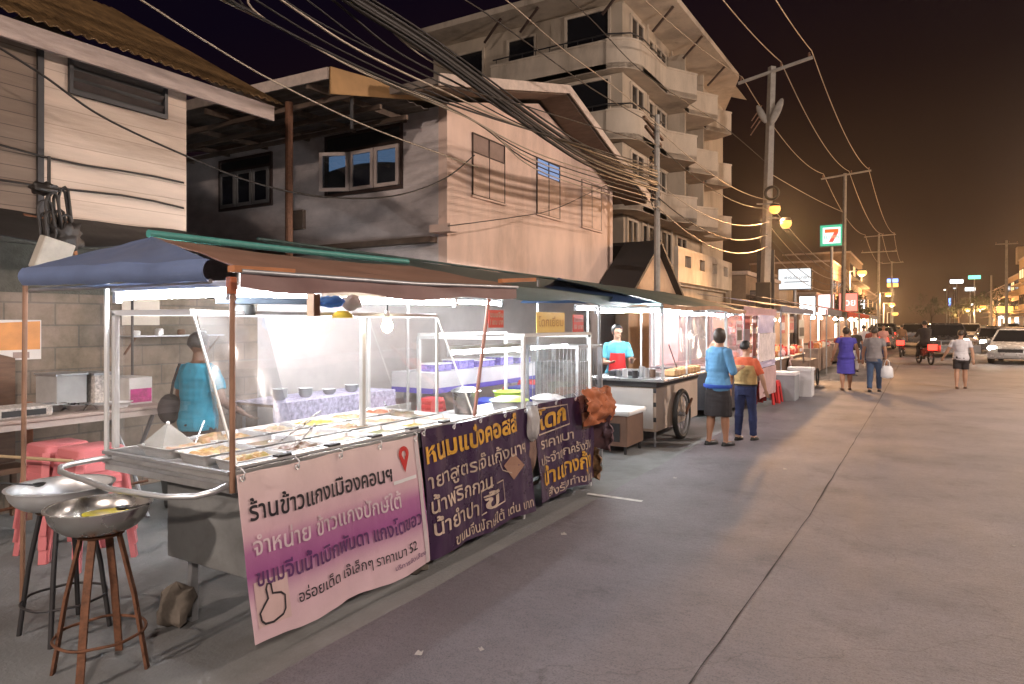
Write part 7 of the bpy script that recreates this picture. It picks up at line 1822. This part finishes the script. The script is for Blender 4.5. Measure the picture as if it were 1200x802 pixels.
for (px,py,x,lb,wt) in ((1010,320,-4.6,'sodium lamp on an arm near the second power pole',1.0),(1041,345,-3.6,'first of the three stacked far sodium lamps',.8),(1045,357,-3.4,'second of the three stacked far sodium lamps',.8),(1049,368,-3.2,'last of the three stacked far sodium lamps',.0),(1134,363,7.2,'sodium lamp hanging low far across the street',.8),(1152,360,7.8,'sodium lamp before the far shophouses',.8)):
    p_ = onx(px,py,x); t = T('street_lamp', lb, 'street lamp', (p_.x,p_.y,0))
    sg_ = -1 if x < 0 else 1
    MB().cyl((p_.x+sg_*1.0,p_.y,0),(p_.x+sg_*1.0,p_.y,p_.z+.2),.09,.06).build('pole', GALV, t)
    MB().cyl((p_.x+sg_*1.0,p_.y,p_.z+.18),(p_.x,p_.y,p_.z+.24),.04).build('arm', GALV, t)
    MB().sph(p_, .42,.3,.30,14).build('lamp_lens', M_SODB, t, smooth=80)
    MB().box(p_.x-.38,p_.x+.38,p_.y-.2,p_.y+.2,p_.z+.20,p_.z+.32).build('lamp_head', DARKM, t)
    if wt: o = sodium((0,0,p_.z-.45), SODIUM*wt, .2); COL.objects.link(o); o.parent = t
for (px,py,x,lb) in ((1107,340,6.6,'white lamp on a tall post far down the street'),(1138,357,8.2,'white lamp among the far shophouse signs'),(1173,372,8.8,'small white lamp beside the dark pole')):
    p_ = onx(px,py,x); t = T('street_lamp', lb, 'street lamp', (p_.x,p_.y,0))
    MB().cyl((p_.x+.6,p_.y,0),(p_.x+.6,p_.y,p_.z+.1),.08,.05).build('pole', GALV, t); MB().cyl((p_.x+.6,p_.y,p_.z+.1),(p_.x,p_.y,p_.z+.25),.04).build('arm', GALV, t)
    MB().sph(p_, .30,.2,.16,12).build('lamp_lens', E_WHITE, t, smooth=80)
# trees closing the street
M_LEAF = mat('dark_leaves', (.045,.055,.02), .8, var=.5, scale=3); M_BARK = mat('bark', (.10,.07,.045), .9, var=.3)
def tree(x, y, h, r, label, seed):
    t = T('street_tree', label, 'tree', (x,y,0)); rnd_ = random.Random(seed)
    MB().tube([(x,y,0),(x+.2,y,h*.3),(x+.1,y+.1,h*.6)], [.22,.17,.08], 8).build('trunk', M_BARK, t)
    lb_ = MB()
    for k in range(5):
        a = rnd_.uniform(0,6.28); lb_.tube([(x+.15,y,h*.35),(x+r*.5*math.cos(a),y+r*.5*math.sin(a),h*.65)], [.08,.03], 6)
    lb_.build('limb', M_BARK, t)
    cl = [(Vector((rnd_.gauss(0,r*.42), rnd_.gauss(0,r*.42), h*.68+rnd_.gauss(0,h*.13))), rnd_.uniform(.28,.55)*r*.6) for _ in range(26)]
    mb_ = MB()
    for c, rr_ in cl:
        for _ in range(46):
            d = Vector((rnd_.gauss(0,1),rnd_.gauss(0,1),rnd_.gauss(0,1))).normalized()*rr_*rnd_.random()**.4
            p = Vector((x,y,0))+c+d; a = Vector((rnd_.gauss(0,1),rnd_.gauss(0,1),rnd_.gauss(0,1))).normalized(); b_ = a.orthogonal().normalized(); s_ = rnd_.uniform(.10,.22)
            mb_.poly([p-a*s_, p+b_*s_*.5, p+a*s_, p-b_*s_*.5])
    mb_.build('crown', M_LEAF, t, recalc=False)
tree(5.8, 150, 6.5, 3.2, 'dark tree closing the far end of the street', 1)
tree(2.0, 190, 8, 4, 'dark bushy tree at the vanishing end of the road', 2)
tree(-5.6, 66, 4.6, 1.7, 'small dark tree between the second and third power poles', 3)
tree(9.2, 122, 7, 3, 'dark tree in front of the far shophouses', 4)

# ================================================================== damp night air
hzm = bpy.data.materials.new('night_air'); hzm.use_nodes = True
hn, hl = hzm.node_tree.nodes, hzm.node_tree.links
hn.remove(hn["Principled BSDF"])
pv_ = hn.new("ShaderNodeVolumePrincipled"); pv_.inputs['Color'].default_value = (.85,.85,.85,1); pv_.inputs['Density'].default_value = .00042; pv_.inputs['Anisotropy'].default_value = .86
hl.new(pv_.outputs[0], hn["Material Output"].inputs['Volume'])
B(-60,60,-40,330,-1,24).build('haze', hzm, kind='stuff')

# bits of litter on the road
M_PAPER = mat('paper_scrap_white', (.36,.34,.32), .8, var=.15)
for k,(x,y,a,s_) in enumerate(((-2.2,2.75,20,.045),(-1.95,2.95,70,.03),(-1.35,8.4,40,.05),(-2.3,7.3,10,.04),(.6,6.4,60,.04),(-2.45,4.9,35,.05))):
    MB().grid(lambda u, v: Vector((x,y,.012)) + Matrix.Rotation(R(a),3,'Z') @ Vector(((u-.5)*s_*.9,(v-.5)*s_*.6,.012*abs(math.sin(u*5+k))*v)), 6, 4, .001).build('paper_scrap', M_PAPER, None, smooth=60, label=['paper scrap lying in front of the pink banner','tiny paper scrap just beyond the one by the pink banner','paper scrap on the road before the two shoppers','paper scrap near the white road marking','lone paper scrap out on the open road','paper scrap at the foot of the dark purple banner'][k], cat='litter', origin=(x,y,.005))

for k,(z0,z1,lb) in enumerate(((3.42,3.22,'added dark cable laid as a shadow stripe across the boards of the timber house'),(3.06,2.96,'lower added dark cable laid as a shadow stripe across the boards of the timber house'))):
    cable([Vector((-6.965-.01*math.sin(i*2.1), -1+5.6*i/16, z0+(z1-z0)*i/16+.03*math.sin(i*.9+k))) for i in range(17)], .011, CABLE, lb, 'added cables on the house wall')  # cables added so the boards get stripes like cable shadows
